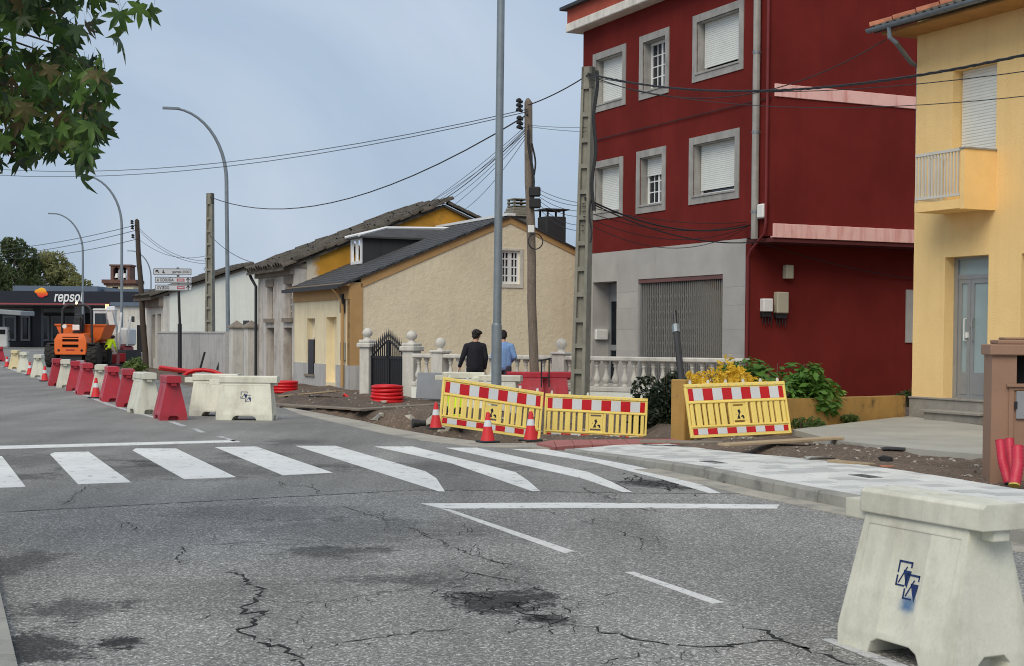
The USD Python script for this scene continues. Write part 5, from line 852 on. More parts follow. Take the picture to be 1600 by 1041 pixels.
def barrier_body(L=.88, H=.82, W=.5, simple=False):
    a, b = L / 2, W / 2; zc = H - .13; at, bt = a - .055, .115
    m = frustum(a, b, 0, a, b, .1) + frustum(a, b, .1, at, bt, zc + .01)
    for s in (-1, 1):                                                       # sunken panel between ribs on each long side
        def P_(x, z, o): f = (z - .1) / (zc - .1); return (x, s * (b + (bt - b) * f + o), z)
        for (xa, xb, dp) in ((-a * .78, -a * .3, .005), (a * .3, a * .78, .005), (-a * .3, a * .3, .02)):
            m -= hullm([P_(x, z, o) for x in (xa, xb) for z in (.12, zc - .05) for o in (0, .05)] + [P_(x, z, -dp) for x in (xa + .045, xb - .045) for z in (.19, zc - .13)])
        m -= hullm([(s * a * 1.02, y, z) for y in (-.1, .1) for z in (-.01, .05)] + [(s * a * 1.02, y, .09) for y in (-.06, .06)] + [(s * (a - .1), y, z) for y in (-.07, .07) for z in (-.01, .05)])
    m -= hullm([(x, y, z) for y in (-1, 1) for x, z in ((-.2, -.01), (.2, -.01), (-.17, .06), (.17, .06), (-.12, .085), (.12, .085))])
    m += hullm([(sx * (a - .03), sy * bb, z) for sx in (-1, 1) for sy in (-1, 1) for bb, z in ((.135, zc + .005), (.135, H - .02), (.115, H))])
    m += hullm([(x, y, z) for x in (-a - .13, -a + .1) for y in (-.11, .11) for z in (H - .17, H - .07)]) + hullm([(x, y, z) for x in (a - .1, a + .055) for bb, z in ((.135, zc + .005), (.135, H - .02), (.115, H)) for y in (-bb, bb)]) + hullm([(x, y, z) for x in (a - .1, a + .035) for y in (-.05, .05) for z in (H - .18, H - .1)])
    m -= m3.Manifold.cylinder(.3, .035, .035, 20).translate([0, 0, H - .1])
    return m
def side_pt(x, z, s=-1, L=.88, H=.82, W=.5, o=.0):
    b = W / 2; zc = H - .13; f = (z - .1) / (zc - .1); return np.array([x, s * (b + (.115 - b) * f + o), z])
def stencil_marks(parent, x0, z0, sc, s=-1, depth=-.0185):
    """two overlapping outlined squares, each with a filled lower triangle, as sprayed through a stencil"""
    def strip(pts):
        t = Polygon(pts); e = MB(); nrm = np.array([0, s, 0.0])
        A = side_pt(x0, z0, s, o=depth); ux = np.array([1.0, 0, 0]); uz = side_pt(x0, z0 + .1, s, o=depth) - A; uz /= np.linalg.norm(uz); n = np.cross(ux, uz); n = n if n[1] * s > 0 else -n
        e.poly(t, 0, .0015, axes(A, ux * sc, uz * sc, n)); return e
    for (ox, oz) in ((0, 0), (.42, -.36)):
        for q in ([(0, .78), (.62, .78), (.62, .72), (.0, .72)], [(0, .0), (.06, .0), (.06, .32), (0, .32)], [(0, .4), (.06, .4), (.06, .78), (0, .78)], [(.56, .6), (.62, .6), (.62, .78), (.56, .78)], [(0, 0), (.4, 0), (.4, .05), (0, .05)], [(.1, .1), (.14, .08), (.42, .6), (.38, .62)], [(.26, .5), (.62, .5), (.52, -.04)]):
            obj('stencil_mark', strip([(x + ox, z + oz) for x, z in q]), M_['stencil'], parent, smooth=False)
bm = barrier_body()
def make_barrier(name, label, m, M, group=None, marks=None, spray=False):
    t = thing(name, label, 'road barrier', M, group); obj('body', bm, M_[m], t, smooth=28)
    obj('filler_cap', MB().lathe([(.032, .705), (.034, .722), (.03, .73)], 16), M_['black'], t)
    if spray:
        n = 14; V = []; S = []
        for i in range(n + 1):
            for j in range(n + 1):
                u, w = i / n * 2 - 1, j / n * 2 - 1; p = side_pt(-.06 + u * .2, .36 + w * .22, -1, o=-.0178); V.append(p); S.append(max(0, 1 - math.hypot((u + .62) * 3.2, w - .1)) ** 1.5 * .6 + max(0, 1 - math.hypot((u - .5) * 2.6, (w + .36) * 4.2)) * 1.8)
        F = [[i * (n + 1) + j, (i + 1) * (n + 1) + j, (i + 1) * (n + 1) + j + 1, i * (n + 1) + j + 1] for i in range(n) for j in range(n)]
        ob = MB().add(V, F); obj('blue_overspray', ob, M_['overspray'], t, smooth=False, prim={'spray': S})
    if marks: stencil_marks(t, *marks)
    return t
nb_d = np.array([.42, -.907]); nb_n = np.array([.907, .42]); nc = np.array(G(1312, 1006)[:2]) + nb_d * .42 + nb_n * .25
make_barrier('water_barrier', 'large white plastic water barrier with blue stencil at the lower right corner', 'bar_white', xf((nc[0], nc[1], 0), math.atan2(nb_d[1], nb_d[0])), marks=(-.08, .36, .165), spray=True)
c = G(382, 657); wb1 = make_barrier('water_barrier', 'white water barrier with blue stencil mark, facing the crossing beside the red row', 'bar_white', xf((c[0], c[1] + .25, 0), -.04, s=1.0) @ np.diag([1.2, 1, 1, 1]), marks=(-.07, .4, .17))
c = G(330, 651); make_barrier('water_barrier', 'plain white water barrier tucked behind the left end of the stencilled one', 'bar_white', xf((c[0], c[1] + .35, 0), -.1))
row = [(271, 657, 'r', 'nearest red barrier of the row, right beside the white pair'), (233, 647, 'w', 'white barrier with a blue smudge between the two nearest red ones'), (201, 636, 'r', 'second red barrier of the row beyond the smudged white one'), (177, 628, 'r', 'third red barrier of the row, before a white one'),
       (157, 622, 'w', 'slim-looking white barrier behind a red and white cone'), (137, 617, 'r', 'red barrier just left of the white one behind the cone'), (118, 611, 'r', 'red barrier in front of the right wheel of the dumper'), (102, 606, 'w', 'white barrier in front of the middle of the dumper'), (89.5, 603, 'r', 'red barrier with white cap in front of the left side of the dumper'),
       (59, 590, 'w', 'white barrier left of the dumper wheel'), (36.5, 582, 'w', 'white barrier between two small cones near the left edge'), (22.5, 576.5, 'c', 'yellowed barrier second from the left edge'), (1, 565, 'r', 'red barrier cut by the left picture edge')]
wp = np.array([G(a, b)[:2] for a, b, _, _ in row]); tg = np.gradient(wp, axis=0)
protos = {}
GRP = 'plastic barriers lined up between the lane and the road works'
for i, (px, py, k, lb) in enumerate(row):
    d = tg[i] / np.linalg.norm(tg[i]); a = math.atan2(-d[1], -d[0]) + (-.06, .06, -.1, -.05, -.2, -.05, -.12, -.15, -.05, -.2, -.2, -.2, 0)[i]; u = np.array([math.cos(a), math.sin(a)])
    M = xf((*(wp[i] - u * .42), 0), a)
    if k in protos: dup(protos[k], M, lb)
    else: protos[k] = make_barrier('row_barrier', lb, {'r': 'bar_red', 'w': 'bar_white', 'c': 'bar_cream'}[k], M, GRP)
def dupb(k, M, lb): dup(protos[k], M, lb, 'barriers standing behind the striped fences')
c = P(722, 600, 31.5); dupb('w', xf((c[0], c[1], .0), -.1), 'white barrier behind the top of the tilted striped fence, left of the lamp post'); c = P(772, 600, 31.2); dupb('w', xf((c[0] + .1, c[1], -.05), -.22), 'white barrier behind the lamp post and the tilted striped fence')
c = P(820, 600, 33); dupb('r', xf((c[0], c[1], -.02), .05), 'red barrier just left of the wooden pole behind the striped fences'); c = P(855, 600, 33.2); dupb('r', xf((c[0] + .05, c[1], -.02), .05), 'red barrier between the wooden pole and the ball-topped post')

# ================================================================ striped yellow fences
M_['fence'] = mat('yellow_fence_plastic', srgb(246, 220, 122), 0.5, v=0.05, scale=3, spots=(srgb(190, 160, 80), 6, 0.58, 0.8, 0.5), space='object')
M_['ref_red'] = mat('red_reflective', srgb(198, 14, 26), 0.35, v=0.08); M_['ref_white'] = mat('white_reflective', srgb(214, 218, 220), 0.35, v=0.06); M_['clip'] = flat('pale_clip', srgb(214, 214, 206), 0.5)
def make_fence(label, M):
    W, H = 1.9, .9; t = thing('striped_fence', label, 'road fence', M, 'yellow striped fences around the dug-up pavement'); h = W / 2
    fr = MB()
    for s in (-1, 1): fr.box(s * h, -.022, 0, s * (h - .035), .022, H - .06, b=.006)
    fr.box(-h + .036, -.014, .03, h - .036, .014, .155).box(-h + .036, -.03, .156, h - .036, .03, .19, b=.006).box(-h + .036, -.014, 0.0, h - .036, .02, .029)
    fr.box(-h + .036, -.03, .535, h - .036, .03, .565, b=.006).box(-h + .036, -.014, .566, h - .036, .014, .79).box(-h + .0, -.03, .791, h - .0, .03, .85, b=.008)
    obj('frame', fr, M_['fence'], t, smooth=False)
    for i in range(6): x = -h + .12 + i * (W - .24) / 5; obj('clip', MB().box(x - .02, -.016, .85, x + .02, .016, .895, b=.005).box(x - .012, -.012, .895, x + .012, .012, .91), M_['clip'], t)
    rv = MB()
    for i in range(11): x = -h + .2 + i * (W - .4) / 10; rv.tube([(x, -.031, .82), (x, -.036, .82)], .012, 6)
    obj('rivet', rv, M_['clip'], t, kind='stuff')
    for z0_, z1_, e in ((.585, .775, 0), (.045, .14, 0)):
        u = (W - .1) / 10; x = -h + .05
        for k in range(11):
            w = u / 2 if k in (0, 10) else u; obj('red_stripe' if k % 2 == 0 else 'white_stripe', MB().box(x + .001, -.0165, z0_, x + w - .001, -.0145, z1_), M_['ref_red' if k % 2 == 0 else 'ref_white'], t, smooth=False); x += w
    px = -h + .055
    for i, w in enumerate((.06, .095, .06, .095, .06, .095)):
        for s in (-1, 1):
            x = s * (px + w / 2); obj('slat', MB().box(x - w / 2, -.02, .19, x + w / 2, .02, .535, b=.008), M_['fence'], t, smooth=False)
        px += w + .038
    for s in (-1, 1): obj('slat', MB().box(s * .135, -.02, .19, s * .185, .02, .535, b=.006), M_['fence'], t, smooth=False)
    pl = obj('centre_plate', MB().wall(rect(-.13, .19, .13, .535).difference(rect(-.1, .475, .1, .505)).difference(rect(-.1, .215, .1, .25)), -.012, .012), M_['fence'], t)
    for q in ([(-.05, .27), (-.01, .36), (-.03, .4), (.01, .43), (.03, .38), (.0, .33), (.01, .27)], [(.02, .3), (.05, .33), (.085, .32), (.09, .27), (.06, .27), (.055, .3)], [(-.07, .33), (-.055, .34), (-.06, .36)]): obj('print', MB().wall(Polygon(q), -.0135, -.0122), M_['black'], pl, smooth=False)
    return t
def fence_M(X, Y, Z, a, t, ro):
    ca, sa = math.cos(a), math.sin(a); hx = np.array([ca, sa, 0]); n = np.array([-sa, ca, 0]); up = np.array([0, 0, 1]) * math.cos(t) + n * math.sin(t); e1 = hx * math.cos(ro) - up * math.sin(ro); e3 = up * math.cos(ro) + hx * math.sin(ro); return axes((X, Y, Z), e1, np.cross(e3, e1), e3)
f0 = make_fence('yellow fence with red and white bands, tilted down to the right behind the cones', fence_M(-.381, 25.684, -.088, .387, .177, .152))
dup(f0, fence_M(1.525, 26.956, -.34, .079, .086, .047), 'yellow fence with red and white bands, middle one, beside the dark bush'); dup(f0, fence_M(3.628, 23.151, .055, .447, .235, -.021), 'yellow fence with red and white bands leaning back before the yellow shrub')

# ================================================================ cones
M_['cone_red'] = mat('red_cone', srgb(214, 44, 48), 0.5, v=0.08, space='object'); M_['cone_or'] = mat('orange_cone', srgb(230, 110, 60), 0.5, v=0.08, space='object')
def make_cone(label, M, m='cone_red'):
    t = thing('traffic_cone', label, 'traffic cone', M, 'traffic cones along the road works'); obj('base', MB().box(-.14, -.14, 0, .14, .14, .03, b=.012), M_['black'], t)
    obj('cone_shell', MB().lathe([(.11, .03), (.105, .045), (.068, .21), (.029, .44), (.024, .452), (.012, .455)], 18), M_[m], t, smooth=40); obj('band', MB().lathe([(.0645, .24), (.0475, .335)], 18).lathe([(.064, .24), (.047, .335)], 18), M_['ref_white'], t, smooth=40); return t
cones = [(681, 671, 'red and white cone standing left of the tilted striped fence', 1), (762, 692, 'red and white cone on a dark base in front of the tilted striped fence', 1), (829, 690, 'red and white cone right where the two striped fences meet', 1), (150, 622.5, 'red and white cone in front of the slim white barrier', 1.1), (70, 596, 'red and white cone left of the orange and white one', 1.1), (46.5, 586.5, 'small red cone between two white barriers left of the dumper', 1.1), (11, 574, 'small red cone nearest to the left picture edge', 1.1)]
c0 = None
for px, py, lb, s in cones:
    c = G(px, py); M = xf((c[0], c[1], 0.006), rnd.uniform(0, 1.5), s=s)
    if c0 is None: c0 = make_cone(lb, M)
    else: dup(c0, M, lb)
c = G(84, 602); make_cone('orange and white striped cone beside the red barrier at the dumper', xf((c[0], c[1], .006), .3, s=1.1), 'cone_or')

# ================================================================ lamp posts, poles, cables
def lamp(label, px, py, Y, top_px=None, arm=2.1, H=10.4, head_dir=None):
    b = P(px, py, Y); lean = 0.0
    if top_px: q = P(top_px, 0, Y); lean = (q[0] - b[0]) / (q[2] - b[2])
    t = thing('street_lamp', label, 'street lamp', xf((b[0], Y, 0)), 'tall lamp posts along the pavement'); d = np.array([-.97, -.25]) if head_dir is None else np.array(head_dir)
    obj('base', MB().lathe([(.2, -.05), (.2, .02), (.105, .03), (.105, 1.8), (.085, 1.86)], 14), M_['galv'], t); pts = [(lean * z, 0, z) for z in (1.84, 4, 6, H - 2.8)]
    for i in range(1, 12): g = math.pi / 2 * i / 11 * .94; r = 2.6; pts.append((lean * (H - 2.8) + d[0] * arm * (1 - math.cos(g)), d[1] * arm * (1 - math.cos(g)), H - 2.8 + 2.8 * math.sin(g)))
    obj('pole', MB().tube(pts, np.linspace(.085, .045, len(pts)), 12), M_['galv'], t, smooth=50); e = np.array(pts[-1]); obj('lamp_head', MB().hull([(e + np.array([d[0] * u - d[1] * w, d[1] * u + d[0] * w, z])) for u in (-.1, .55) for w in (-.1, .1) for z in (-.04, .04)]), M_['galv'], t); return t
lamp('tall grey lamp post rising past the top of the picture before the cream gable', 775.5, 600, 30.0, 782.5, H=12.2)
lamp('grey curved lamp post between the concrete pole and the pale wall', 357, 585, 58.3, 351); lamp('grey curved lamp post rising in front of the excavator', 190, 560, 83.0, 190.5); lamp('grey curved lamp post just right of the orange dumper', 129.5, 555, 109.5, 129.5); lamp('small faint lamp post beyond the dark wooden pole', 236, 530, 158, None)
def lattice_pole(label, b, top, wid, dep, yaw, lean, step=.52):
    t = thing('concrete_pole', label, 'utility pole', np.array([[1, 0, lean[0], b[0]], [0, 1, lean[1], b[1]], [0, 0, 1, b[2]], [0, 0, 0, 1.]]) @ xf((0, 0, 0), yaw)); H = top - b[2]; hw, hd = wid / 2, dep / 2; tw = .7
    def pr(x0, y0, x1, y1, z0, z1): k0, k1 = 1 - (1 - tw) * z0 / H, 1 - (1 - tw) * z1 / H; return [(x * k, y * k, z) for k, z in ((k0, z0), (k1, z1)) for x in (x0, x1) for y in (y0, y1)]
    obj('shaft', MB().hull(pr(-hw, -hd, -hw * .55, hd, 0, H)).hull(pr(hw * .55, -hd, hw, hd, 0, H)).hull(pr(-hw * .6, -hd * .35, hw * .6, hd * .35, 0, H)).hull(pr(-hw, -hd, hw, hd, H - .45, H)), M_['polecon'], t, smooth=False)
    z = .1
    while z < H - .7: obj('rung', MB().hull(pr(-hw * .55, -hd * .96, hw * .55, hd * .96, z, z + .09)), M_['polecon'], t, smooth=False); z += step
    return t
def shear(pb, pt, Y): a, b = P(*pb, Y), P(*pt, Y); return a, b, (b[0] - a[0]) / (b[2] - a[2])
a, b, l = shear((906, 612), (919.5, 105), 30.0); a[2] -= .25; cp1 = lattice_pole('pale concrete pole with ladder recesses in front of the red building', a, b[2], .32, .25, -.5, (l, 0)); CP1 = lambda py: P(919 - (py - 105) * .026, py, 29.85)
a, b, l = shear((328, 590), (328.5, 302), 60.0); a[2] = -.1; lattice_pole('concrete pole with ladder recesses before the pale gable wall', a, b[2], .36, .28, -.3, (l, 0)); CP2 = lambda py: P(328.5, py, 59.9)
def wood_pole(label, pb, pt, Y, r0, r1, m):
    a, b = P(*pb, Y), P(*pt, Y); t = thing('wooden_pole', label, 'utility pole', xf((a[0], a[1], 0))); d = b - np.array([a[0], a[1], 0]); z = np.linspace(-.3, d[2], 9); obj('shaft', MB().tube([(d[0] * q / d[2] + .015 * math.sin(q * 2.1), .012 * math.cos(q * 1.7), q) for q in z] + [(d[0] * 1.01, 0, d[2] + .09)], list(np.linspace(r0, r1, 9)) + [r1 * .35], 12), M_[m], t, smooth=40); return t, (lambda py: np.array([a[0] + d[0] * (P(*pt, Y)[2] - (P(*pt, Y)[2] - P(pt[0], py, Y)[2])) / d[2], Y - .14, P(pt[0], py, Y)[2]]))
wp1, WP1 = wood_pole('weathered wooden pole carrying many cables before the cream gable', (835.5, 625), (824.5, 160), 33.0, .108, .088, 'wood'); wp2, WP2 = wood_pole('dark leaning wooden pole between road sign and excavator', (228, 578), (213.5, 345), 70.0, .15, .11, 'wooddark')
for py in (118, ): pass
def hardware(t, f, org, pys, n=3):
    for py in pys:
        p = f(py) - org; m = MB()
        for k in range(n): m.tube([(p[0] - .12, p[1] + .02, p[2] + k * .1), (p[0] - .26, p[1] - .02, p[2] + k * .1 + .03)], .035, 6).lathe([(.05, 0), (.055, .05), (.03, .08)], 8, xf((p[0] - .2, p[1], p[2] + k * .1)))
        obj('insulator_bracket', m, M_['black'], t)
hardware(wp1, WP1, np.array([P(835.5, 625, 33)[0], 33, 0]), (175, 202), 3)
o_ = np.array([P(835.5, 625, 33)[0], 33, 0]); m = MB()
for py in (300, 318): p = WP1(py) - o_; m.box(p[0] - .02, p[1] - .08, p[2] - .12, p[0] + .24, p[1] + .05, p[2] + .1, b=.03)
obj('splice_box', m, M_['black'], wp1); p = WP1(358) - o_; obj('number_plate', MB().box(p[0] - .06, p[1] - .01, p[2] - .08, p[0] + .08, p[1] + .01, p[2] + .08), M_['white'], wp1)
p = WP1(378) - o_; obj('cable_loop', MB().tube([(p[0] + .1 + .16 * math.cos(g), p[1] - .03 + .03 * math.sin(3 * g), p[2] + .17 * math.sin(g)) for g in np.linspace(0, 12.3, 50)], .014, 5), M_['black'], wp1); obj('riser_cable', MB().tube([WP1(py) - o_ + np.array([.04 + .05 * math.sin(py * .05), -.02, 0]) for py in np.linspace(205, 320, 14)], .03, 6).tube([WP1(py) - o_ + np.array([.1 + .04 * math.sin(py * .08), .02, 0]) for py in np.linspace(225, 310, 12)], .02, 6), M_['black'], wp1)
hardware(wp2, WP2, np.array([P(228, 578, 70)[0], 70, 0]), (350, 358, 372), 2)
M_['cable'] = flat('black_cable', (0.018, 0.018, 0.02), 0.6)
def wire(label, a, b, sag, r=.011, twist=0, n=18):
    r *= .75
    p = cable(a, b, sag, n if not twist else 60); m = MB()
    if twist:
        for ph in (0, 2.1, 4.2):
            s = np.linspace(0, twist * 6.28, len(p)); m.tube(p + np.stack([0 * s, np.cos(s + ph) * r * .9, np.sin(s + ph) * r * .9], 1), r * .75, 5)
    else: m.tube(p, r, 5)
    sobj('overhead_cable', m, M_['cable'], label, 'cable', 'cables strung between the poles and houses')
# red building wall plane and eave anchors
def onred(px, py): return FR.w(FR.hit(px, py, 1, -.04))
def onyel(px, py, y=-.03): return FY.w(FY.hit(px, py, 1, y))
wire('upper of two thin cables running left from the wooden pole into the leaves', WP1(172), P(-160, 246, 55), .9, .012); wire('lower of two thin cables running left from the wooden pole into the leaves', WP1(176), P(-160, 256, 55.5), .9, .012)
wire('thick sagging cable from the wooden pole to the far concrete pole', WP1(180), CP2(308), 1.15, .022)
for i, (py, q, Y, sg) in enumerate(((195, (655, 326), 46.5, .1), (198, (668, 324), 47, .12), (200, (676, 322), 47.2, .15), (203, (690, 321), 47.5, .15), (207, (705, 324), 47.5, .1), (210, (722, 330), 47.5, .2), (205, (600, 345), 50, .3))): wire(('farthest left of the cables fanning from wooden pole to ochre roof', 'second cable in the fan from wooden pole to ochre roof', 'third cable in the fan from wooden pole to ochre roof', 'middle cable in the fan from wooden pole to ochre roof', 'cable in the fan landing right of the ochre apex', 'lowest right cable in the fan to the ochre roof', 'long slack cable from the wooden pole to the old roof slope')[i], WP1(py), P(*q, Y), sg, .009 if i != 2 else .016)
wire('short cable rising from the wooden pole to the top of the concrete pole', WP1(166), CP1(117), .05, .018)
wire('twisted thick black cable from the concrete pole past the yellow house', CP1(115), P(1640, 77, 17.5), .42, .019, 16); wire('thin cable below the twisted one, to the yellow house front', CP1(119), P(1640, 106, 17.5), .3, .009); wire('cable rising from the concrete pole to the orange-tiled eave', CP1(117), onyel(1384, 62, -.7), .75, .014)
wire('pair of thin cables from wooden pole to concrete pole, upper', WP1(197), CP1(199), .02, .007); wire('pair of thin cables from wooden pole to concrete pole, lower', WP1(199), CP1(206), .02, .007)
for i, (u, v) in enumerate(((297, 318), (303, 322), (308, 330), (314, 338), (320, 352), (326, 360))): wire(f'{("top", "second", "third", "fourth", "fifth", "lowest")[i]} of six thin cables between wooden pole and concrete pole at chimney height', WP1(u) + [.2, 0, 0], CP1(v), .05 + .02 * i, .008)
wire('thick black cable from the concrete pole down to the red building corner box', CP1(309), onred(1172, 352), .35, .026); wire('second thick black cable from the concrete pole, crossing to the shaded red wall', CP1(312), FR.w(FR.hit(1185, 378, 1, -.1)), .3, .02); wire('black cable running across the shaded red side wall', FR.w(FR.hit(1185, 378, 1, -.1)), FR.w(FR.hit(1428, 436, 0, -.8)), .1, .014)
for i, (u, v, y) in enumerate(((322, 1168, 347), (330, 1166, 350), (338, 1168, 354), (346, 1165, 357))): wire(('uppermost slack cable along the red front below the windows', 'second slack cable along the red front below the windows', 'third slack cable along the red front below the windows', 'lowest slack cable along the red front above the granite')[i], CP1(u), onred(v, y), .15 + .12 * i, .011)
wire('dark cable fixed along the red front between the two window rows', onred(922, 221), onred(1205, 152), .0, .018)
wire('thin cable across the yellow house above the balcony', CP1(122), P(1640, 146, 17.5), .35, .008)
for i, (py, q) in enumerate(((352, (20, 384)), (360, (30, 392)), (374, (60, 394)))): wire(('upper cable going left from the dark wooden pole', 'middle cable going left from the dark wooden pole', 'lower cable going left from the dark wooden pole')[i], WP2(py), P(q[0] - 120, q[1] + 6, 110), .5, .02)
for i, (py, q) in enumerate(((352, 408), (356, 412), (372, 398))): wire(('upper cable from dark wooden pole to the concrete pole behind the sign', 'middle cable from dark wooden pole to the concrete pole behind the sign', 'lower cable from dark wooden pole to the concrete pole behind the sign')[i], WP2(py), CP2(q), .45, .012)
wire('short cable with insulators from the far concrete pole to the old house roof', CP2(368), FO.w((oxl + .4, -.35, oz + .25)), .15, .015)
m = MB()
for py in np.linspace(118, 330, 26): pass
obj('riser_cable', MB().tube([CP1(py) + np.array([.16 + .03 * math.sin(py * .06), -.12, 0]) for py in np.linspace(112, 330, 22)], .035, 6, np.linalg.inv(np.array(UsdGeom.Xformable(cp1).GetLocalTransformation()).T)).tube([CP1(py) + np.array([.12 + .03 * math.sin(py * .09), -.13, 0]) for py in np.linspace(310, 380, 10)], .018, 6, np.linalg.inv(np.array(UsdGeom.Xformable(cp1).GetLocalTransformation()).T)), M_['black'], cp1)

# ================================================================ direction sign
YD = 60.0; sb = P(281, 583, YD); sg = thing('direction_sign', 'road sign of three stacked white direction panels on a dark post', 'road sign', xf((sb[0], YD, 0)))
def sl_(px, py): q = P(px, py, YD - .06); return q[0] - sb[0], q[2]
M_['signwhite'] = flat('sign_white', srgb(196, 200, 204), 0.5); M_['signink'] = flat('sign_black', (0.012, 0.012, 0.014), 0.5); M_['signred'] = flat('sign_red', srgb(170, 84, 92), 0.5)
lx = sl_(277, 430)[0]; obj('post', MB().tube([(0, 0, -.1), (0, 0, 2.0)], .085, 10).tube([(0, 0, 2.0), (lx * .9, 0, sl_(277, 418)[1])], .055, 10), M_['blackmetal'], sg)
for i, (q0, q1) in enumerate((((239.5, 419.2), (299.5, 430.2)), ((242, 432.3), (299.5, 442.8)), ((242.3, 444.6), (299.8, 454.4)))):
    (xa, za), (xb, zb_) = sl_(*q0), sl_(*q1); w, h = xb - xa, za - zb_
    def rr_(d, r): return sbox(xa + d + r, zb_ + d + r, xb - d - r, za - d - r).buffer(r, 4)
    p = obj('panel', MB().wall(rr_(0, .04), -.09, -.06), M_['signwhite'], sg); obj('border', MB().wall(rr_(.012, .035).difference(rr_(.03, .03)), -.0925, -.0905), M_['signink'], p, smooth=False); zc_ = (za + zb_) / 2
    def txt(s, x, hh, wd):
        tmh = meshkit.text_mesh(s, hh, .002, bold=True); k = wd / (tmh.bounds[1][0] - tmh.bounds[0][0]); obj('lettering', MB().add(tmh.vertices * [k, 1, 1], tmh.faces, axes((x, -.0905, zc_ - hh / 2), (1, 0, 0), (0, 0, 1), (0, -1, 0))), M_['signink'], p, smooth=False)
    def poly(q, mm): obj('symbol', MB().wall(Polygon([(x, z) for x, z in q]), -.0925, -.0905), M_[mm], p, smooth=False)
    if i == 0:
        txt('garnes 2000', xa + w * .5, .1, w * .44); a0 = xa + .1; poly([(a0, zc_ + .07), (a0 + .13, zc_ + .07), (a0 + .1, zc_ + .035), (a0 + .15, zc_ - .04), (a0 + .12, zc_ - .06), (a0 + .065, zc_ + .01), (a0, zc_ - .04)], 'signink'); poly([(a0 + .27, zc_ - .05), (a0 + .3, zc_ + .06), (a0 + .34, zc_ + .07), (a0 + .33, zc_), (a0 + .4, zc_ - .06), (a0 + .36, zc_ - .07)], 'signink')
    else:
        txt('A CORUÑA' if i == 1 else 'OVIEDO', xa + .08, .12, w * (.46 if i == 1 else .33)); x0_ = xa + w * .6; obj('route_plate', MB().wall(rect(x0_, zc_ - .06, x0_ + w * .21, zc_ + .06), -.0935, -.0905), M_['signred'], p); obj('route_bar', MB().wall(rect(x0_ + .05, zc_ - .02, x0_ + w * .21 - .05, zc_ + .015), -.0945, -.094), M_['signwhite'], p)
        x1_ = xa + w * .905; poly([(x1_, zc_ + .11), (x1_ + .09, zc_ + .0), (x1_ + .08, zc_ - .025), (x1_ + .022, zc_ + .03), (x1_ + .022, zc_ - .11), (x1_ - .022, zc_ - .11), (x1_ - .022, zc_ + .03), (x1_ - .08, zc_ - .025), (x1_ - .09, zc_)], 'signink')

# ================================================================ pipes, boards, rubble
def ribbed(pts, r, n=10, step=.035):
    pts = np.asarray(pts, float); L = np.concatenate([[0], np.cumsum(np.linalg.norm(np.diff(pts, axis=0), axis=1))]); k = int(L[-1] / step); s = np.linspace(0, L[-1], k); q = np.stack([np.interp(s, L, pts[:, i]) for i in range(3)], 1); return MB().tube(q, [r * (1.06 if i % 2 else .93) for i in range(k)], n)
c = G(603, 632); m = thing('pipe_coil', 'large red coil of ribbed plastic pipe on the dirt before the iron gate', 'pipe coil', xf((c[0], c[1] + .35, .02)))
for k in range(5):
    rr0 = .36 - .012 * abs(k - 1) + rnd.uniform(-.01, .01); obj('turn', MB().tube([(rr0 * math.cos(g), rr0 * math.sin(g), .05 + k * .082 + .01 * math.sin(2 * g + k)) for g in np.linspace(0, 2 * math.pi, 36)], .043, 8), M_['redplastic'], m, smooth=60)
obj('inner_turn', MB().tube([(.28 * math.cos(g), .28 * math.sin(g), .05 + g * .012) for g in np.linspace(0, 25, 90)], .04, 7), M_['redplastic'], m, smooth=60); obj('tail', MB().tube([(-.1, -.36, .05), (-.5, -.4, .05), (-.8, -.34, .09), (-.98, -.3, .2)], .04, 8), M_['redplastic'], m, smooth=60)
c = G(441, 617); m = thing('pipe_coil', 'small red pipe coil half hidden behind the stencilled white barrier', 'pipe coil', xf((c[0], c[1] + .3, .03)))
for k in range(4): obj('turn', MB().tube([(.34 * math.cos(g), .34 * math.sin(g), .05 + k * .08) for g in np.linspace(0, 2 * math.pi, 30)], .042, 8), M_['redplastic'], m, smooth=60)
obj('tail', MB().tube([(.2, -.3, .05), (.7, -.42, .05), (1.2, -.4, .04)], .04, 8), M_['redplastic'], m, smooth=60)
a, b = P(250, 576, 61), P(300, 582, 58.5); m = MB()
for k in range(4): m.tube([a + [.05 * k, -.12 * k, .06 * (k % 2) - .0], (a + b) / 2 + [.05 * k, -.12 * k, .05 * (k % 2)], b + [.05 * k, -.12 * k, .05 * (k % 2)]], .075, 8)
sobj('pipe_bundle', m, M_['redplastic'], 'bundle of long red pipes lying at the foot of the grey yard wall', 'pipes', smooth=60)
sobj('bent_pipe', MB().tube([P(x, y, 56.5) for x, y in ((284, 594), (287, 588), (294, 582), (303, 579), (318, 578), (332, 580), (345, 585), (352, 588))], .075, 8), M_['redplastic'], 'single bent red pipe arching above the nearer barriers', 'pipe', smooth=60)
for (q0, q1, Y, lb) in (((339, 578), (350, 546), 57.5, 'short dark bar leaning right before the grey yard wall'), ((313, 575), (320, 550), 58.5, 'thin dark rod leaning beside the far concrete pole')): sobj('leaning_bar', MB().tube([P(*q0, Y), P(*q1, Y)], .045 if '3' else .03, 6), M_['blackmetal'], lb, 'bar')
lpst = thing('leaning_post', 'dark leaning post with pale upper sleeve before the right balustrade', 'post', None); q0, q1, q2 = P(1067, 612, 27), P(1057, 520, 27.4), P(1054, 486, 27.6); obj('shaft', MB().tube([q0, q1], .062, 8), M_['slateclad'], lpst); obj('sleeve', MB().tube([q1, q1 + (q2 - q1) * .35], .075, 8), M_['galv'], lpst); obj('tip', MB().tube([q1, q2], .035, 8), M_['blackmetal'], lpst)
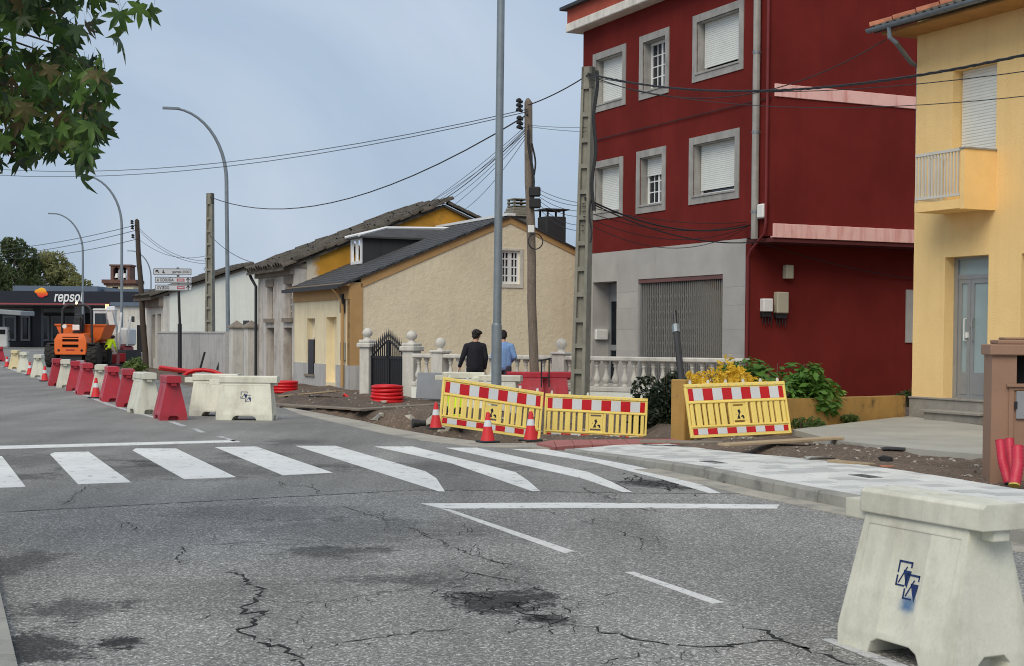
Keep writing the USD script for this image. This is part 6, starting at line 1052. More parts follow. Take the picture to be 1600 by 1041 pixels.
tr_ = thing('hand_trolley', 'black tubular frame standing among the red barriers', 'trolley', None); Yt = 32.2; obj('frame', MB().tube([P(846, 605, Yt), P(846, 563, Yt)], .016, 6).tube([P(858, 605, Yt), P(858, 562, Yt)], .016, 6).tube([P(841, 564, Yt), P(862, 560, Yt)], .018, 6).tube([P(846, 590, Yt), P(858, 590, Yt)], .014, 6), M_['blackmetal'], tr_)
def board(label, pa, pb, w, th, za, zb, m='timber'):
    A, B2 = np.array(G(*pa, za)), np.array(G(*pb, zb)); d = B2 - A; L = np.linalg.norm(d); ex = d / L; ey = np.cross([0, 0, 1], ex); ey /= np.linalg.norm(ey); sobj('plank', MB().box(0, -w / 2, 0, L, w / 2, th, axes(A, ex, ey, np.cross(ex, ey)), b=.004), M_[m], label, 'plank')
board('long grey plank lying across the dug-up soil left of the trench', (428, 633), (560, 641), .24, .04, .03, .06, 'stonetrim'); board('pale grey plank bridging the trench before the red coil', (555, 642), (692, 633), .26, .04, .06, .1, 'stonetrim'); board('pale plank on the soil below the cream house door', (440, 620), (530, 612), .22, .03, .12, .3)
board('brown plank at the foot of the leaning striped fence', (1130, 697), (1310, 686), .26, .035, .09, .13); board('grey plank along the foot of the dark bush', (1002, 691), (1130, 693), .2, .03, .06, .08, 'stonetrim'); board('weathered plank half buried in the soil strip', (1298, 722), (1362, 728), .14, .03, .1, .1)
for (px, py, s, mm, lb, nm, cat) in ((1384, 719, .13, 'slateclad', 'small blue-grey lump of plastic on the soil strip', 'plastic_scrap', 'scrap'), (1386, 729, .11, 'terracotta', 'orange broken tile on the soil strip', 'tile_shard', 'tile shard'), (1283, 716, .2, 'concrete_light', 'flat pale slab piece on the soil near the pavement', 'stone_slab', 'slab'), (1395, 701, .2, 'slateclad', 'dark flat scrap lying by the edge of the concrete apron', 'metal_scrap', 'scrap')):
    c = G(px, py, .1); sobj(nm, MB().hull([(rnd.uniform(-1, 1) * s, rnd.uniform(-1, 1) * s * .6, rnd.uniform(-.2, .5) * s * (1 if 'lump' in lb else .3)) for _ in range(14)]), M_[mm], lb, cat, M=xf((c[0], c[1], .1)), smooth=False)
rr = random.Random(12); m = MB()
def rock(mb, x, y, z, s): mb.hull([(x + rr.uniform(-1, 1) * s, y + rr.uniform(-1, 1) * s, z + rr.uniform(-.6, .8) * s) for _ in range(9)])
for _ in range(520):
    px, py = rr.uniform(440, 1010), rr.uniform(612, 688); g = G(px, py)
    if not ZB.contains(Point(g[0], g[1])): continue
    z = float(ground_z(np.array([g[0]]), np.array([g[1]]))[0]); rock(m, g[0], g[1], z, rr.choice((.02, .03, .03, .05, .08)))
sobj('rubble', m, M_['sand'], 'loose stones and broken concrete scattered over the dug-up soil', 'rubble', kind='stuff', smooth=False)
m = MB()
for _ in range(1500):
    x, y = rr.uniform(2.5, 8), rr.uniform(12.5, 24)
    if ZA.contains(Point(x, y)): rock(m, x, y, float(ground_z(np.array([x]), np.array([y]))[0]), rr.choice((.008, .012, .012, .02, .035)))
sobj('gravel', m, M_['sand'], 'pebbles and clods on the soil strip beside the new pavement', 'gravel', kind='stuff', smooth=False)
for i, (px, py, s) in enumerate(((678, 655, .2), (662, 648, .16), (690, 652, .18), (640, 652, .13), (590, 650, .12), (700, 664, .2), (583, 654, .1), (672, 640, .15))):
    g = G(px, py); m = MB(); rock(m, 0, 0, 0, s); sobj('concrete_block', m, M_['sand'], ('broken concrete lump right of the black pipe mouth', 'concrete lump on the upper edge of the trench', 'concrete lump touching the tilted fence', 'concrete lump left of the black pipe mouth', 'pale stone in the middle of the trench', 'concrete lump beneath the left end of the tilted fence', 'small white stone on the trench floor', 'concrete lump beside the grey plank end')[i], 'rubble block', M=xf((g[0], g[1], -.02)), smooth=False)
g = G(655, 660); pm = thing('drain_pipe_mouth', 'black pipe mouth sticking out in the trench', 'pipe', xf((g[0], g[1], -.1), .2, s=.55)); obj('pipe', MB().tube([(-.2, 0, .15), (.0, 0, .15)], .13, 14).tube([(.0, 0, .15), (.22, 0, .15)], .1, 14), M_['black'], pm); obj('collar', MB().tube([(-.24, 0, .15), (-.18, 0, .15)], .16, 14), M_['slateclad'], pm)
M_['pipepink'] = mat('faded_red_ribbed_pipe', srgb(196, 40, 66), 0.5, v=0.1, streak=(srgb(230, 150, 160), 0.3, 2.0)); M_['pipein'] = flat('yellowish_pipe_end', srgb(206, 190, 90), 0.6)
for i, (pb0, pt0, lb) in enumerate((((1576, 757), (1571, 690), 'thin red ribbed pipe, left one of three leaning on the terracotta pier'), ((1580, 752), (1586, 688), 'red ribbed pipe behind the other two at the terracotta pier'), ((1585, 758), (1599, 700), 'thick red ribbed pipe with yellow cut end at the terracotta pier'))):
    Y = (15.75, 15.95, 15.55)[i]; a, b = P(*pb0, Y), P(*pt0, Y); a[2] = max(a[2], .06); r = (.05, .05, .062)[i]; b = b + np.array([0, .18, 0]); t = thing('ribbed_pipe', lb, 'pipe', None, None); mid = (a + b) / 2 + np.array([.02 * (i - 1), 0, 0]); obj('tube', ribbed([a, mid, b], r, 12, .02), M_['pipepink'], t, smooth=60); d = (b - a) / np.linalg.norm(b - a); obj('cut_end', MB().tube([a - d * .01, a + d * .006], r * .98, 12), M_['pipein' if i == 2 else 'black'], t)
m = MB(); rr = random.Random(3)
for _ in range(240):
    t = rr.uniform(0, 1); px = 1055 + 120 * t + rr.gauss(0, 6); py = 733 + 28 * t + rr.gauss(-5, 3); g = G(px, py); s = rr.uniform(.012, .035); a = rr.uniform(0, 6.28); e = rr.uniform(0, .025); m.add([(g[0] + s * math.cos(a), g[1] + s * math.sin(a), .006 + e), (g[0] - s * .5 * math.sin(a), g[1] + s * .5 * math.cos(a), .01 + e), (g[0] - s * math.cos(a), g[1] - s * math.sin(a), .008), (g[0] + s * .5 * math.sin(a), g[1] - s * .5 * math.cos(a), .008)], [[0, 1, 2, 3]])
M_['litter'] = leafmat('dry_fallen_leaves', (0.06, 0.035, 0.02), (0.2, 0.12, 0.07), .1); sobj('fallen_leaves', m, M_['litter'], 'dry brown leaves gathered in the gutter against the kerb', 'leaves', kind='stuff', smooth=False)

# ================================================================ dumper
M_['orange'] = mat('orange_machine_paint', srgb(226, 104, 30), 0.45, v=0.06, scale=2, spots=(srgb(120, 80, 50), 2.5, 0.58, 0.8, 0.5), bevel=0.02); M_['tyre'] = mat('dusty_tyre', srgb(52, 50, 48), 0.95, v=0.3, scale=3); M_['lamp_on'] = usdkit.material(stage, '/World/Looks/lit_beacon', {'e': ('emission', {'color': (1.0, 0.82, 0.35), 'strength': 3.0})}, [], surface='e.emission'); M_['lamp_or'] = usdkit.material(stage, '/World/Looks/lit_orange_beacon', {'e': ('emission', {'color': (1.0, 0.42, 0.12), 'strength': 4.0})}, [], surface='e.emission')
M_['machgrey'] = mat('dirty_grey_machine', srgb(208, 208, 206), 0.5, v=0.12, scale=2, spots=((0.15, 0.13, 0.1), 2, 0.52, 0.75, 0.6)); M_['machdark'] = flat('dark_machine', (0.03, 0.03, 0.032), 0.6); M_['machred'] = mat('red_machine_paint', srgb(150, 28, 34), 0.5)
YD_ = 66.0; d0 = G(110, 574.5); YD_ = d0[1]; dm = thing('site_dumper', 'orange site dumper seen from behind with black roll bar and big tyres', 'dumper', xf((d0[0], d0[1], 0)))
k = YD_ / FPX
def DX(px): return (px - 110) * k
def DZ(py): return (574.5 - py) * k
def wheel(parent, x, y, r, w, name='wheel'):
    prof = [(r * .45, -w / 2 + .02), (r * .8, -w / 2), (r * .95, -w * .42), (r, -w * .3), (r, w * .3), (r * .95, w * .42), (r * .8, w / 2), (r * .45, w / 2 - .02)]; M = xf((x, y, r), 0, 0, math.pi / 2)
    wv = obj(name, MB().lathe(prof, 28, M), M_['tyre'], parent, smooth=40); obj('rim', MB().lathe([(r * .2, -w / 2 + .03), (r * .44, -w / 2 + .05), (r * .44, w / 2 - .05), (r * .2, w / 2 - .03)], 18, M), M_['orange'], wv); t = MB()
    for i in range(16):
        for s in (-1, 1):
            g = 2 * math.pi * (i + (.5 if s > 0 else 0)) / 16; M2 = M @ xf((0, 0, 0), g); t.box(r - .02, -.035, 0 if s > 0 else -w * .44, r + .035, .035, w * .44 if s > 0 else 0, M2 @ xf((0, 0, 0), 0, s * .3))
    obj('lug', t, M_['tyre'], wv, kind='stuff', smooth=False); return wv
for px in (77, 141): wheel(dm, DX(px), 0.55, .55, .56)
for px in (80, 138): wheel(dm, DX(px), 2.6, .55, .56)
hx = DX(135) ; za, zb_ = DZ(554), DZ(522)
hood = m3.Manifold.hull_points(np.array([(s * x, y, z) for s in (-1, 1) for (x, y, z) in ((hx, .0, za + .12), (hx * .93, -.04, za), (hx, 0, zb_ - .25), (hx * .82, 0.05, zb_), (hx, 1.4, za), (hx, 1.4, zb_ - .2), (hx * .8, 1.4, zb_ + .05))]))
for z0_, z1_, w_ in ((DZ(534), DZ(530), .42), (DZ(543), DZ(538.5), .42), (DZ(528), DZ(526.6), .42)): hood -= cuboid(-w_ * .9, -.2, z0_, w_ * .9, .16, z1_)
hd = obj('engine_hood', hood, M_['orange'], dm, smooth=30); obj('grille', MB().box(-.42, .121, DZ(544), .42, .13, DZ(526)), M_['dark'], hd); obj('red_strip', MB().box(-.2, -.035, DZ(548), .2, .0, DZ(546)), M_['machred'], hd)
for s in (-1, 1): obj('rear_light', MB().tube([(s * hx * .72, -.045, DZ(547.5)), (s * hx * .72, .02, DZ(547.5))], .06, 10), M_['dark'], hd)
obj('chassis', MB().box(-.5, .1, .35, .5, 3.2, za - .01).box(-DX(135), .1, za - .02, DX(135), 1.3, za + .05).box(-.9, .9, .4, .9, 1.1, .7), M_['machdark'], dm)
for s in (-1, 1): obj('mudguard', MB().hull([(s * a, y, z) for a in (hx + .01, hx + .32) for y, z in ((.1, 1.08), (.1, 1.14), (1.0, 1.08), (1.0, 1.14))]), M_['machdark'], dm)
sk = MB(); x0, x1 = DX(68.5), DX(149)
skp = [(x0, DZ(506.5)), (x0 + .06, DZ(512)), (x0 + .28, DZ(530)), (x0 + .52, DZ(536)), (x1 - .52, DZ(536)), (x1 - .28, DZ(530)), (x1 - .06, DZ(512)), (x1, DZ(506.5))]
so = Polygon(skp); si = affinity.translate(affinity.scale(so, .95, .95), 0, .07)
obj('skip', MB().wall(so, 1.75, 1.83).wall(so.difference(si), 1.83, 3.5).wall(so, 3.5, 3.56), M_['orange'], dm); obj('skip_rim', MB().box(x0 - .03, 1.7, DZ(508.5), x1 + .03, 1.82, DZ(506)), M_['orange'], dm)
rx0, rx1, rzt = DX(88.5), DX(134), DZ(476); pts = [(rx0 - .04, .9, 1.0), (rx0, .9, rzt - .4)] + [(rx0 + .35 * (1 - math.cos(g)), .9, rzt - .35 + .35 * math.sin(g)) for g in np.linspace(.15, math.pi / 2, 6)] + [(rx1 - .35 * (1 - math.cos(g)), .9, rzt - .35 + .35 * math.sin(g)) for g in np.linspace(math.pi / 2, .15, 6)] + [(rx1, .9, rzt - .4), (rx1 + .04, .9, 1.0)]
obj('roll_bar', MB().tube(pts, .06, 8), M_['machdark'], dm, smooth=60); bc = obj('beacon', MB().tube([(.02, .9, rzt + .02), (.02, .9, rzt + .14)], .05, 10), M_['lamp_on'], dm)
obj('seat', MB().box(DX(105), 1.0, zb_ + .02, DX(117), 1.2, DZ(494), b=.06).box(DX(105), .8, zb_ + .02, DX(117), 1.2, zb_ + .15, b=.04), M_['black'], dm); obj('document_box', MB().box(DX(106), .7, DZ(516), DX(117), .79, DZ(507.5), b=.02), M_['white'], dm); obj('dashboard', MB().box(DX(103), 1.3, DZ(520), DX(118), 1.5, DZ(490), b=.05).tube([(0, 1.25, DZ(498)), (.0, 1.4, DZ(500))], .2, 14), M_['machdark'], dm); obj('work_light', MB().tube([(DX(93), .75, DZ(510)), (DX(93), .85, DZ(510))], .1, 14), M_['white'], dm)

# ================================================================ excavator
YE = 74.0; e0 = G(172, 570.0); YE = e0[1]; ke = YE / FPX; ex_ = thing('wheeled_excavator', 'dusty white and red excavator with folded boom and small red bucket', 'excavator', xf((e0[0], YE, 0)))
def EX(px): return (px - 172) * ke
def EZ(py): return (570 - py) * ke
for s in (-1, 1):
    tp_pts = []
    for cyc, a0_ in ((-.9, math.pi), (1.6, 0)):
        for g in np.linspace(-math.pi / 2, math.pi / 2, 8): tp_pts.append((.35 + cyc + math.copysign(.35, cyc) * math.cos(g), .38 + .36 * math.sin(g) * math.copysign(1, cyc)))
    obj('track', MB().side(Polygon(tp_pts), s * .55, s * 1.0), M_['tyre'], ex_)
obj('undercarriage', MB().box(-.6, -.3, .3, .6, 1.6, .75, b=.05), M_['machdark'], ex_); obj('blade', MB().box(-1.05, -1.0, .15, 1.05, -.9, .6, b=.03).box(-.4, -.9, .3, .4, -.2, .45), M_['machred'], ex_)
obj('house', MB().box(EX(147), .0, EZ(556), EX(192), 2.2, EZ(541), b=.08), M_['machred'], ex_); obj('engine_cover', MB().box(EX(180), .6, EZ(541) + .01, EX(196), 2.2, EZ(512), b=.1), M_['machgrey'], ex_)
zc0, zc1 = EZ(541) + .01, EZ(486); xa, xb = EX(146), EX(171); cabf = rect(xa, zc0, xb, zc1).difference(rect(xa + .07, EZ(520), xb - .07, zc1 - .12)); cb = obj('cab', MB().wall(cabf, .0, .06).wall(cabf, 1.35, 1.4).side(rect(.061, zc0, 1.349, zc1).difference(rect(.14, EZ(522), 1.27, zc1 - .12)), xa, xa + .06).side(rect(.061, zc0, 1.349, zc1).difference(rect(.14, EZ(522), 1.27, zc1 - .12)), xb - .06, xb).box(xa - .03, -.05, zc1, xb + .03, 1.45, zc1 + .12, b=.04), M_['machgrey'], ex_)
obj('pane', MB().wall(rect(xa + .05, EZ(522), xb - .05, zc1 - .1), .02, .03).wall(rect(xa + .05, EZ(522), xb - .05, zc1 - .1), 1.37, 1.38), M_['glass'], cb); obj('seat', MB().box(xa + .2, .6, zc0, xb - .2, .8, EZ(505), b=.06), M_['black'], cb); obj('front_panel', MB().box(xa + .02, -.03, zc0 + .02, xb - .02, -.004, EZ(521), b=.01), M_['white'], cb); obj('beacon', MB().tube([(xb - .2, .3, zc1 + .13), (xb - .2, .3, zc1 + .33)], .1, 10), M_['lamp_or'], cb)
bmj = [(EX(183), -.1, EZ(535)), (EX(180), -.7, EZ(505)), (EX(184), -1.3, EZ(487)), (EX(190), -2.0, EZ(492))]
def beam(pts, w, h): 
    m = MB()
    for a, b in zip(pts[:-1], pts[1:]):
        a, b = np.array(a), np.array(b); d = (b - a) / np.linalg.norm(b - a); x = np.array([1.0, 0, 0]); x = x - d * (x @ d); x /= np.linalg.norm(x); y = np.cross(d, x); m.hull([p + sx * x * w + sy * y * h for p in (a - d * .1, b + d * .1) for sx in (-1, 1) for sy in (-1, 1)])
    return m
obj('boom', beam(bmj, .2, .24), M_['machgrey'], ex_); obj('stick', beam([bmj[-1], (EX(196), -2.1, EZ(520)), (EX(195), -2.1, EZ(556))], .13, .17), M_['machgrey'], ex_); obj('hydraulic_cylinder', MB().tube([(EX(176), -.2, EZ(530)), (EX(178), -1.0, EZ(500))], .07, 8).tube([(EX(188), -.2, EZ(530)), (EX(186), -1.0, EZ(500))], .07, 8).tube([(EX(201), -1.4, EZ(490)), (EX(204), -2.2, EZ(520)), (EX(203), -2.1, EZ(545))], .07, 8).tube([(EX(209), -.6, EZ(495)), (EX(208), -1.2, EZ(540))], .05, 8), M_['machgrey'], ex_); obj('hose', MB().tube([(EX(174), -.3, EZ(528)), (EX(178), -1.1, EZ(512)), (EX(186), -1.9, EZ(510)), (EX(193), -2.3, EZ(530))], .04, 6).tube([(EX(172), -.3, EZ(540)), (EX(180), -.9, EZ(530)), (EX(190), -1.5, EZ(520))], .04, 6), M_['black'], ex_)
obj('bucket', MB().side([(-2.45, .1), (-1.9, .05), (-1.75, .45), (-2.0, .62), (-2.35, .55)], EX(189), EX(202)), M_['machred'], ex_)
for sx in (EX(190), EX(195), EX(200)): obj('bucket_tooth', MB().box(sx - .04, -2.55, .05, sx + .04, -2.4, .13), M_['machdark'], ex_)
mr = obj('mirror', MB().box(EX(206), -.1, EZ(503), EX(211), -.05, EZ(494), b=.02).tube([(EX(196), .6, EZ(500)), (EX(208), -.05, EZ(500))], .02, 5), M_['machdark'], ex_)

# ================================================================ people
M_['skin'] = mat('skin', srgb(196, 150, 126), 0.6, v=0.05); M_['navy'] = mat('navy_cloth', srgb(24, 24, 34), 0.9, v=0.1, bump=.4, bscale=30, bdist=.02); M_['blackcloth'] = mat('black_cloth', srgb(22, 21, 26), 0.9, v=0.15, bump=.4, bscale=25, bdist=.02); M_['lightblue'] = mat('light_blue_shirt', srgb(124, 158, 206), 0.85, v=0.08, bump=.5, bscale=22, bdist=.03); M_['greycloth'] = mat('grey_trousers', srgb(64, 66, 76), 0.9, v=0.1, bump=.4, bscale=22, bdist=.02); M_['hair'] = mat('dark_hair', srgb(34, 27, 25), 0.7, v=0.3, scale=30); M_['hivis'] = mat('fluorescent_yellow', srgb(206, 240, 40), 0.8, v=0.08, bump=.4, bscale=25, bdist=.02); M_['shoe'] = flat('dark_shoe', (0.02, 0.018, 0.016), 0.6); M_['boot'] = flat('green_boot', srgb(150, 160, 60), 0.7)
def sph(p, r): return m3.Manifold.sphere(r, 14).translate([float(q) for q in p])
def bone(a, ra, b, rb): return (sph(a, ra) + sph(b, rb)).hull()
def smooth_m(m, ln, it=8):
    q = m.refine_to_length(ln).to_mesh(); t = trimesh.Trimesh(q.vert_properties[:, :3], q.tri_verts, process=True); trimesh.smoothing.filter_taubin(t, iterations=it); return t
def union(l):
    o = l[0]
    for q in l[1:]: o = o + q
    return o
def person(label, M, J, shirt, trousers, shoe='shoe', hair='hair', short=False, hat=None, messy=False):
    """J: joints; the body is one continuous mesh, clothing and hair are its children"""
    t = thing('person', label, 'person', M); v = {k: np.array(q, float) for k, q in J.items()}; hd = v['head']; face = v['face'] / np.linalg.norm(v['face']); up = hd - v['neck']; up = up / np.linalg.norm(up); face = face - up * (face @ up); face /= np.linalg.norm(face); rt = np.cross(face, up)
    L = [bone(v['neck'], .054, hd - up * .03, .062), sph(hd + up * .03 - face * .015, .086), sph(hd + up * .02 + face * .02, .082), bone(hd + up * .02 + face * .02, .086, hd - up * .07 + face * .045, .05), bone(hd + face * .09 + up * .005, .013, hd + face * .112 - up * .022, .016), bone(hd + face * .088 - up * .062 + rt * .02, .012, hd + face * .088 - up * .062 - rt * .02, .012)]
    for s in (-1, 1): L += [bone(hd + rt * s * .088 + up * .02, .018, hd + rt * s * .09 - up * .02, .014), sph(hd + face * .08 + rt * s * .034 + up * .022, .014)]
    L += [bone(v['neck'], .06, v['chest'], .12), bone(v['chest'], .13, v['hip'], .12)]
    for s in 'lr':
        L += [bone(v['sh' + s], .055, v['chest'], .1), bone(v['sh' + s], .052, v['el' + s], .042), bone(v['el' + s], .042, v['wr' + s], .029), bone(v['hip'], .11, v['th' + s], .085), bone(v['th' + s], .085, v['kn' + s], .056), bone(v['kn' + s], .054, v['an' + s], .04)]
        w, e = v['wr' + s], v['el' + s]; d = (w - e) / np.linalg.norm(w - e); sd = np.cross(d, [0, 1, 0]); sd = sd / (np.linalg.norm(sd) + 1e-9); nn = np.cross(d, sd); hd2 = -1 if s == 'l' else 1
        L += [bone(w, .026, w + d * .06 + nn * .016, .024), bone(w, .026, w + d * .06 - nn * .016, .024)]
        for i, ln in enumerate((.07, .08, .075, .055)):
            o = nn * (.027 - .018 * i); a = w + d * .075 + o; b = a + d * ln * .55 + sd * .008; c = b + d * ln * .4 + sd * .022; L += [bone(w + d * .05 + o * .8, .011, a, .0095), bone(a, .0095, b, .0085), bone(b, .0085, c, .007)]
        a = w + d * .02 + nn * .026; L += [bone(a, .013, a + d * .035 + nn * .025, .0105), bone(a + d * .035 + nn * .025, .0105, a + d * .068 + nn * .03, .0085)]
    obj('body', smooth_m(union(L), .022, 5), M_['skin'], t, smooth=True)
    S = [bone(v['neck'] * .6 + v['chest'] * .4, .1, v['chest'], .145), bone(v['chest'], .15, v['hip'] + [0, 0, -.04], .14)]
    T = [bone(v['hip'] + [0, 0, .03], .135, v['hip'] + [0, 0, -.06], .13)]
    for s in 'lr':
        S += [bone(v['neck'] + [0, -.01, -.03], .062, v['sh' + s], .06), bone(v['sh' + s], .068, v['chest'] + (v['chest'] - v['hip']) * .15, .12), bone(v['sh' + s], .075, v['el' + s], .058), bone(v['sh' + s] * .4 + v['chest'] * .6, .11, v['th' + s] + [0, 0, .08], .105)]
        if not short: S += [bone(v['el' + s], .057, v['wr' + s] * .92 + v['el' + s] * .08, .042)]
        T += [bone(v['hip'], .125, v['th' + s], .104), bone(v['th' + s], .104, v['kn' + s], .073), bone(v['kn' + s], .073, v['an' + s], .062)]
        f = v['toe' + s] - v['an' + s]; obj('shoe', smooth_m(union([bone(v['an' + s] + [0, 0, -.02], .05, v['an' + s] + f * .1 + [0, 0, -.045], .048), bone(v['an' + s] + [0, 0, -.05], .042, v['toe' + s], .034)]), .02, 4), M_[shoe], t, smooth=True)
    obj('trousers', smooth_m(union(T), .035, 6), M_[trousers], t, smooth=True); obj('top', smooth_m(union(S), .03, 6), M_[shirt], t, smooth=True)
    Hm = (sph(hd + up * .038 - face * .022, .094) + sph(hd - up * .035 - face * .045, .07) + sph(hd + up * .07 + face * .015, .074) + sph(hd + up * .06 + face * .03 + rt * .035, .05) + (sph(hd - face * .075 + up * .03 + rt * .05, .05) + sph(hd + rt * .08 + up * .07, .035) if messy else sph(hd + up * .05, .08))) - hullm([hd + face * a + rt * b + up * c for a in (.035, .3) for b in (-.3, .3) for c in (-.3, .045)])
    r = np.random.default_rng(4); hm = smooth_m(Hm, .015, 4); hm.vertices += r.normal(0, .006, hm.vertices.shape)
    obj('hair', hm, M_[hair], t, smooth=True) if hat is None else obj('helmet', smooth_m(sph(hd + up * .05, .122) - hullm([hd + face * a + rt * b + up * c for a in (-.3, .3) for b in (-.3, .3) for c in (-.3, .03)]), .02, 3), M_[hat], t, smooth=True)
    return t
def stand(**k):
    J = dict(hip=(0, 0, .95), chest=(0, .0, 1.28), neck=(0, .0, 1.46), head=(0, .02, 1.6), face=(0, 1, 0), shl=(-.175, 0, 1.365), shr=(.175, 0, 1.365), ell=(-.23, -.03, 1.12), elr=(.23, -.03, 1.12), wrl=(-.22, .06, .88), wrr=(.22, .06, .88), thl=(-.09, 0, .88), thr=(.09, 0, .88), knl=(-.1, .02, .48), knr=(.1, .02, .48), anl=(-.1, -.02, .08), anr=(.1, -.02, .08), toel=(-.12, .15, .035), toer=(.12, .15, .035)); J.update(k); return J
YP = 32.0; p1 = P(742, 600, YP); s = (P(742, 517, YP)[2] + .02) / 1.72
person('person in a dark navy top with dark tied hair standing beyond the barriers, back turned', xf((p1[0], YP, 0), .15, s=s), stand(head=(.03, .05, 1.6), face=(.45, .85, -.1), ell=(-.27, -.02, 1.13), wrl=(-.33, .06, .92), shl=(-.18, 0, 1.36)), 'navy', 'blackcloth', messy=True)
YP = 33.2; p2 = P(786, 600, YP); s = (P(786, 518, YP)[2] + .02) / 1.72
person('person in a light blue shirt and grey trousers half hidden by the lamp post', xf((p2[0], YP, 0), -.1, s=s), stand(head=(-.02, .06, 1.6), face=(-.3, .9, -.3), wrl=(-.1, .2, 1.0), wrr=(.14, .2, 1.0), elr=(.26, -.02, 1.13)), 'lightblue', 'greycloth')
YW = 70.0; p3 = P(168, 560, YW); s = .98
person('road worker in fluorescent yellow jacket bending forward beside the excavator', xf((p3[0], YW, -.02), -.5, s=s), stand(chest=(0, .14, 1.2), neck=(0, .26, 1.33), head=(0, .36, 1.42), face=(0, .8, -.6), shl=(-.18, .2, 1.29), shr=(.18, .2, 1.29), ell=(-.23, .28, 1.02), elr=(.23, .28, 1.02), wrl=(-.16, .42, .84), wrr=(.16, .42, .84)), 'hivis', 'blackcloth', 'boot')
p4 = P(713, 650, 27.8); 
person('road worker in fluorescent yellow crouching behind the left end of the tilted striped fence', xf((p4[0], p4[1], -.22), .3, s=.84), stand(hip=(0, -.1, .42), chest=(0, .1, .72), neck=(0, .2, .87), head=(0, .28, .98), face=(0, .9, -.4), shl=(-.18, .14, .82), shr=(.18, .14, .82), ell=(-.24, .3, .6), elr=(.24, .3, .6), wrl=(-.14, .48, .5), wrr=(.14, .48, .5), thl=(-.1, -.06, .4), thr=(.1, -.06, .4), knl=(-.16, .3, .5), knr=(.16, .3, .5), anl=(-.14, .08, .08), anr=(.14, .08, .08), toel=(-.15, .26, .035), toer=(.15, .26, .035)), 'hivis', 'blackcloth')

# ================================================================ liquidambar tree at the photographer's pavement
M_['leaf_a'] = leafmat('green_star_leaf', (0.05, 0.11, 0.022), (0.13, 0.22, 0.045), .4, .45); M_['leaf_b'] = leafmat('dark_star_leaf', (0.022, 0.052, 0.016), (0.06, 0.105, 0.028), .3, .5); M_['leaf_c'] = leafmat('reddening_star_leaf', (0.10, 0.06, 0.03), (0.14, 0.15, 0.04), .4, .5)
r = np.random.default_rng(31)
def star_leaf(size, r):
    """five-pointed maple-like leaf lying in xy, stalk at the origin, tip along +y, folded along the midribs"""
    cv = r.uniform(.0, .5); lobes = [(-118, .62), (-58, .88), (0, 1.0), (58, .88), (118, .62)]; pts = []
    for i, (a, l) in enumerate(lobes):
        a = math.radians(90 - a); l = l * r.uniform(.9, 1.08); w = .17
        if i: am = math.radians(90 - (lobes[i - 1][0] + lobes[i][0]) / 2); pts.append((.3 * math.cos(am), .3 * math.sin(am), .0))
        for f, o in ((.55, -w), (.72, -w * .62), (1, 0), (.72, w * .62), (.55, w)):
            o2 = -o; pts.append((l * f * math.cos(a) - o2 * math.sin(a) * -1 * -1, l * f * math.sin(a) + o2 * math.cos(a), -.05 * (1 - abs(o) / w) - cv * (l * f) ** 2))
    pts = np.array(pts); pts[:, 1] += .32; pts = np.vstack([pts, [[.06, .1, 0], [-.06, .1, 0], [0, .34, .02]]]); n = len(pts) - 1
    order = list(range(n - 2)) + [n - 2, n - 1]; c = n
    F = [[c, order[i], order[(i + 1) % len(order)]] for i in range(len(order))]
    k = len(pts); pts = np.vstack([pts, [[-.012, .12, 0], [.012, .12, 0], [.012, -.55, .12], [-.012, -.55, .12]]]); F += [[k, k + 1, k + 2], [k, k + 2, k + 3]]; V = pts * size * .74; return V, F
def leaf_pose(p, r):
    tip = np.array([r.normal(0, .5), r.normal(0, .6), -.9]); tip /= np.linalg.norm(tip); nrm = np.array([r.normal(0, .9), -.8 + r.normal(0, .7), .6 + r.normal(0, .5)]); nrm -= tip * (nrm @ tip); nrm /= np.linalg.norm(nrm); return axes(p, np.cross(tip, nrm), tip, nrm)
mass = Polygon([(-260, -160), (120, -160), (178, -20), (163, 0), (155, 28), (168, 40), (150, 55), (160, 70), (172, 105), (184, 140), (176, 155), (165, 178), (168, 205), (152, 222), (142, 232), (148, 250), (122, 276), (118, 250), (105, 240), (98, 252), (88, 236), (78, 250), (66, 248), (55, 268), (38, 268), (26, 250), (14, 252), (0, 262), (-30, 270), (-260, 230)]).buffer(-9)
gap = unary_union([Polygon([(20, 44), (40, 36), (62, 40), (90, 46), (92, 60), (60, 66), (34, 62)]), Polygon([(112, 58), (140, 50), (146, 74), (132, 84), (116, 66)]), Polygon([(-4, 46), (10, 46), (8, 60), (-4, 58)]), Point(84, 14).buffer(6), Point(130, 12).buffer(6), Point(62, 180).buffer(6), Point(92, 206).buffer(5)]).buffer(7)
trunk_at = np.array([-4.9, 9.6]); tree = thing('liquidambar_tree', 'broad-leaved tree with star-shaped green and reddish leaves hanging into the top left corner', 'tree', None)
cand = []
while len(cand) < 1400:
    px, py = r.uniform(-200, 182), r.uniform(-150, 272)
    if not mass.contains(Point(px, py)) or gap.contains(Point(px, py)): continue
    y = r.uniform(8.3, 10.3); cand.append((y, P(px, py, y), px, py))
for (px, py, n) in ((190, 14, 3), (192, 38, 2), (217, -2, 2), (238, 4, 1), (178, 62, 1), (126, 262, 1)):
    for q in range(n): cand.append((8.4 + .1 * q, P(px + r.normal(0, 3), py + r.normal(0, 4), 8.4 + .15 * q), px, py))
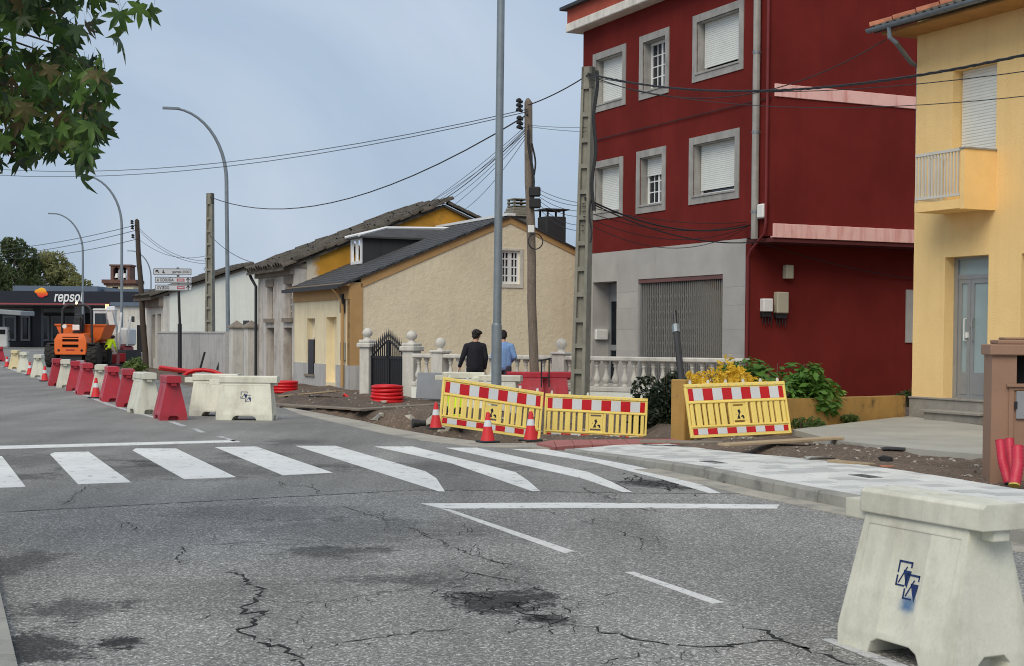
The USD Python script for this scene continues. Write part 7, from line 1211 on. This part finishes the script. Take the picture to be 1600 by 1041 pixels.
vis = sorted([c for c in cand if c[2] > -12 and c[3] > -14], key=lambda c: c[0]); rest_c = [c for c in cand if not (c[2] > -12 and c[3] > -14)] + vis[290:]; vis = vis[:290]
def pick(py, r): u = r.random(); warm = .28 if 85 < py < 190 else .08; return 'leaf_c' if u < warm else ('leaf_b' if u < warm + (.45 if py < 60 or py > 200 else .28) else 'leaf_a')
for c in vis: V, F = star_leaf(r.uniform(.115, .175), r); obj('leaf', MB().add(V, F, leaf_pose(c[1], r)), M_[pick(c[3], r)], tree, smooth=True)
for mm in ('leaf_a', 'leaf_b', 'leaf_c'):
    mb = MB()
    for c in rest_c:
        if pick(c[3], r) == mm: V, F = star_leaf(r.uniform(.13, .19), r); mb.add(V, F, leaf_pose(c[1], r))
    for _ in range(900):                                                    # the rest of the crown, out of the picture
        a, u = r.uniform(0, 6.28), r.uniform(0, 1); z = 3.0 + 5.5 * u; rad = 2.6 * math.sin(math.pi * (.25 + .7 * u)) * math.sqrt(r.uniform(.2, 1)); p = np.array([trunk_at[0] + rad * math.cos(a), trunk_at[1] + rad * math.sin(a), z]); q = proj(p)
        if q[0] > -60 and q[1] > -60: continue
        V, F = star_leaf(r.uniform(.11, .16), r); mb.add(V, F, leaf_pose(p, r))
    obj('foliage', mb, M_[mm], tree, smooth=False, kind='stuff')
tk = MB().tube([(trunk_at[0], trunk_at[1], 0), (trunk_at[0] + .03, trunk_at[1], 1.5), (trunk_at[0], trunk_at[1] + .05, 4), (trunk_at[0] + .05, trunk_at[1], 8)], [.17, .13, .1, .03], 12); obj('trunk', tk, M_['bark'], tree)
for i, (px, py, Y) in enumerate(((150, 60, 9.0), (120, 120, 8.8), (140, 200, 8.9), (60, 190, 9.4), (100, 30, 9.2), (30, 150, 9.0), (186, 8, 8.5), (40, 40, 9.6), (150, 110, 8.7))):
    e = P(px, py, Y); s_ = np.array([trunk_at[0], trunk_at[1], e[2] + .5]); mid = (s_ + e) / 2 + [0, 0, .25]; obj('branch', MB().tube([s_, mid, e + (e - mid) * -.25 + [0, 0, .06], e], [.03, .012, .005, .002], 6), M_['bark'], tree)
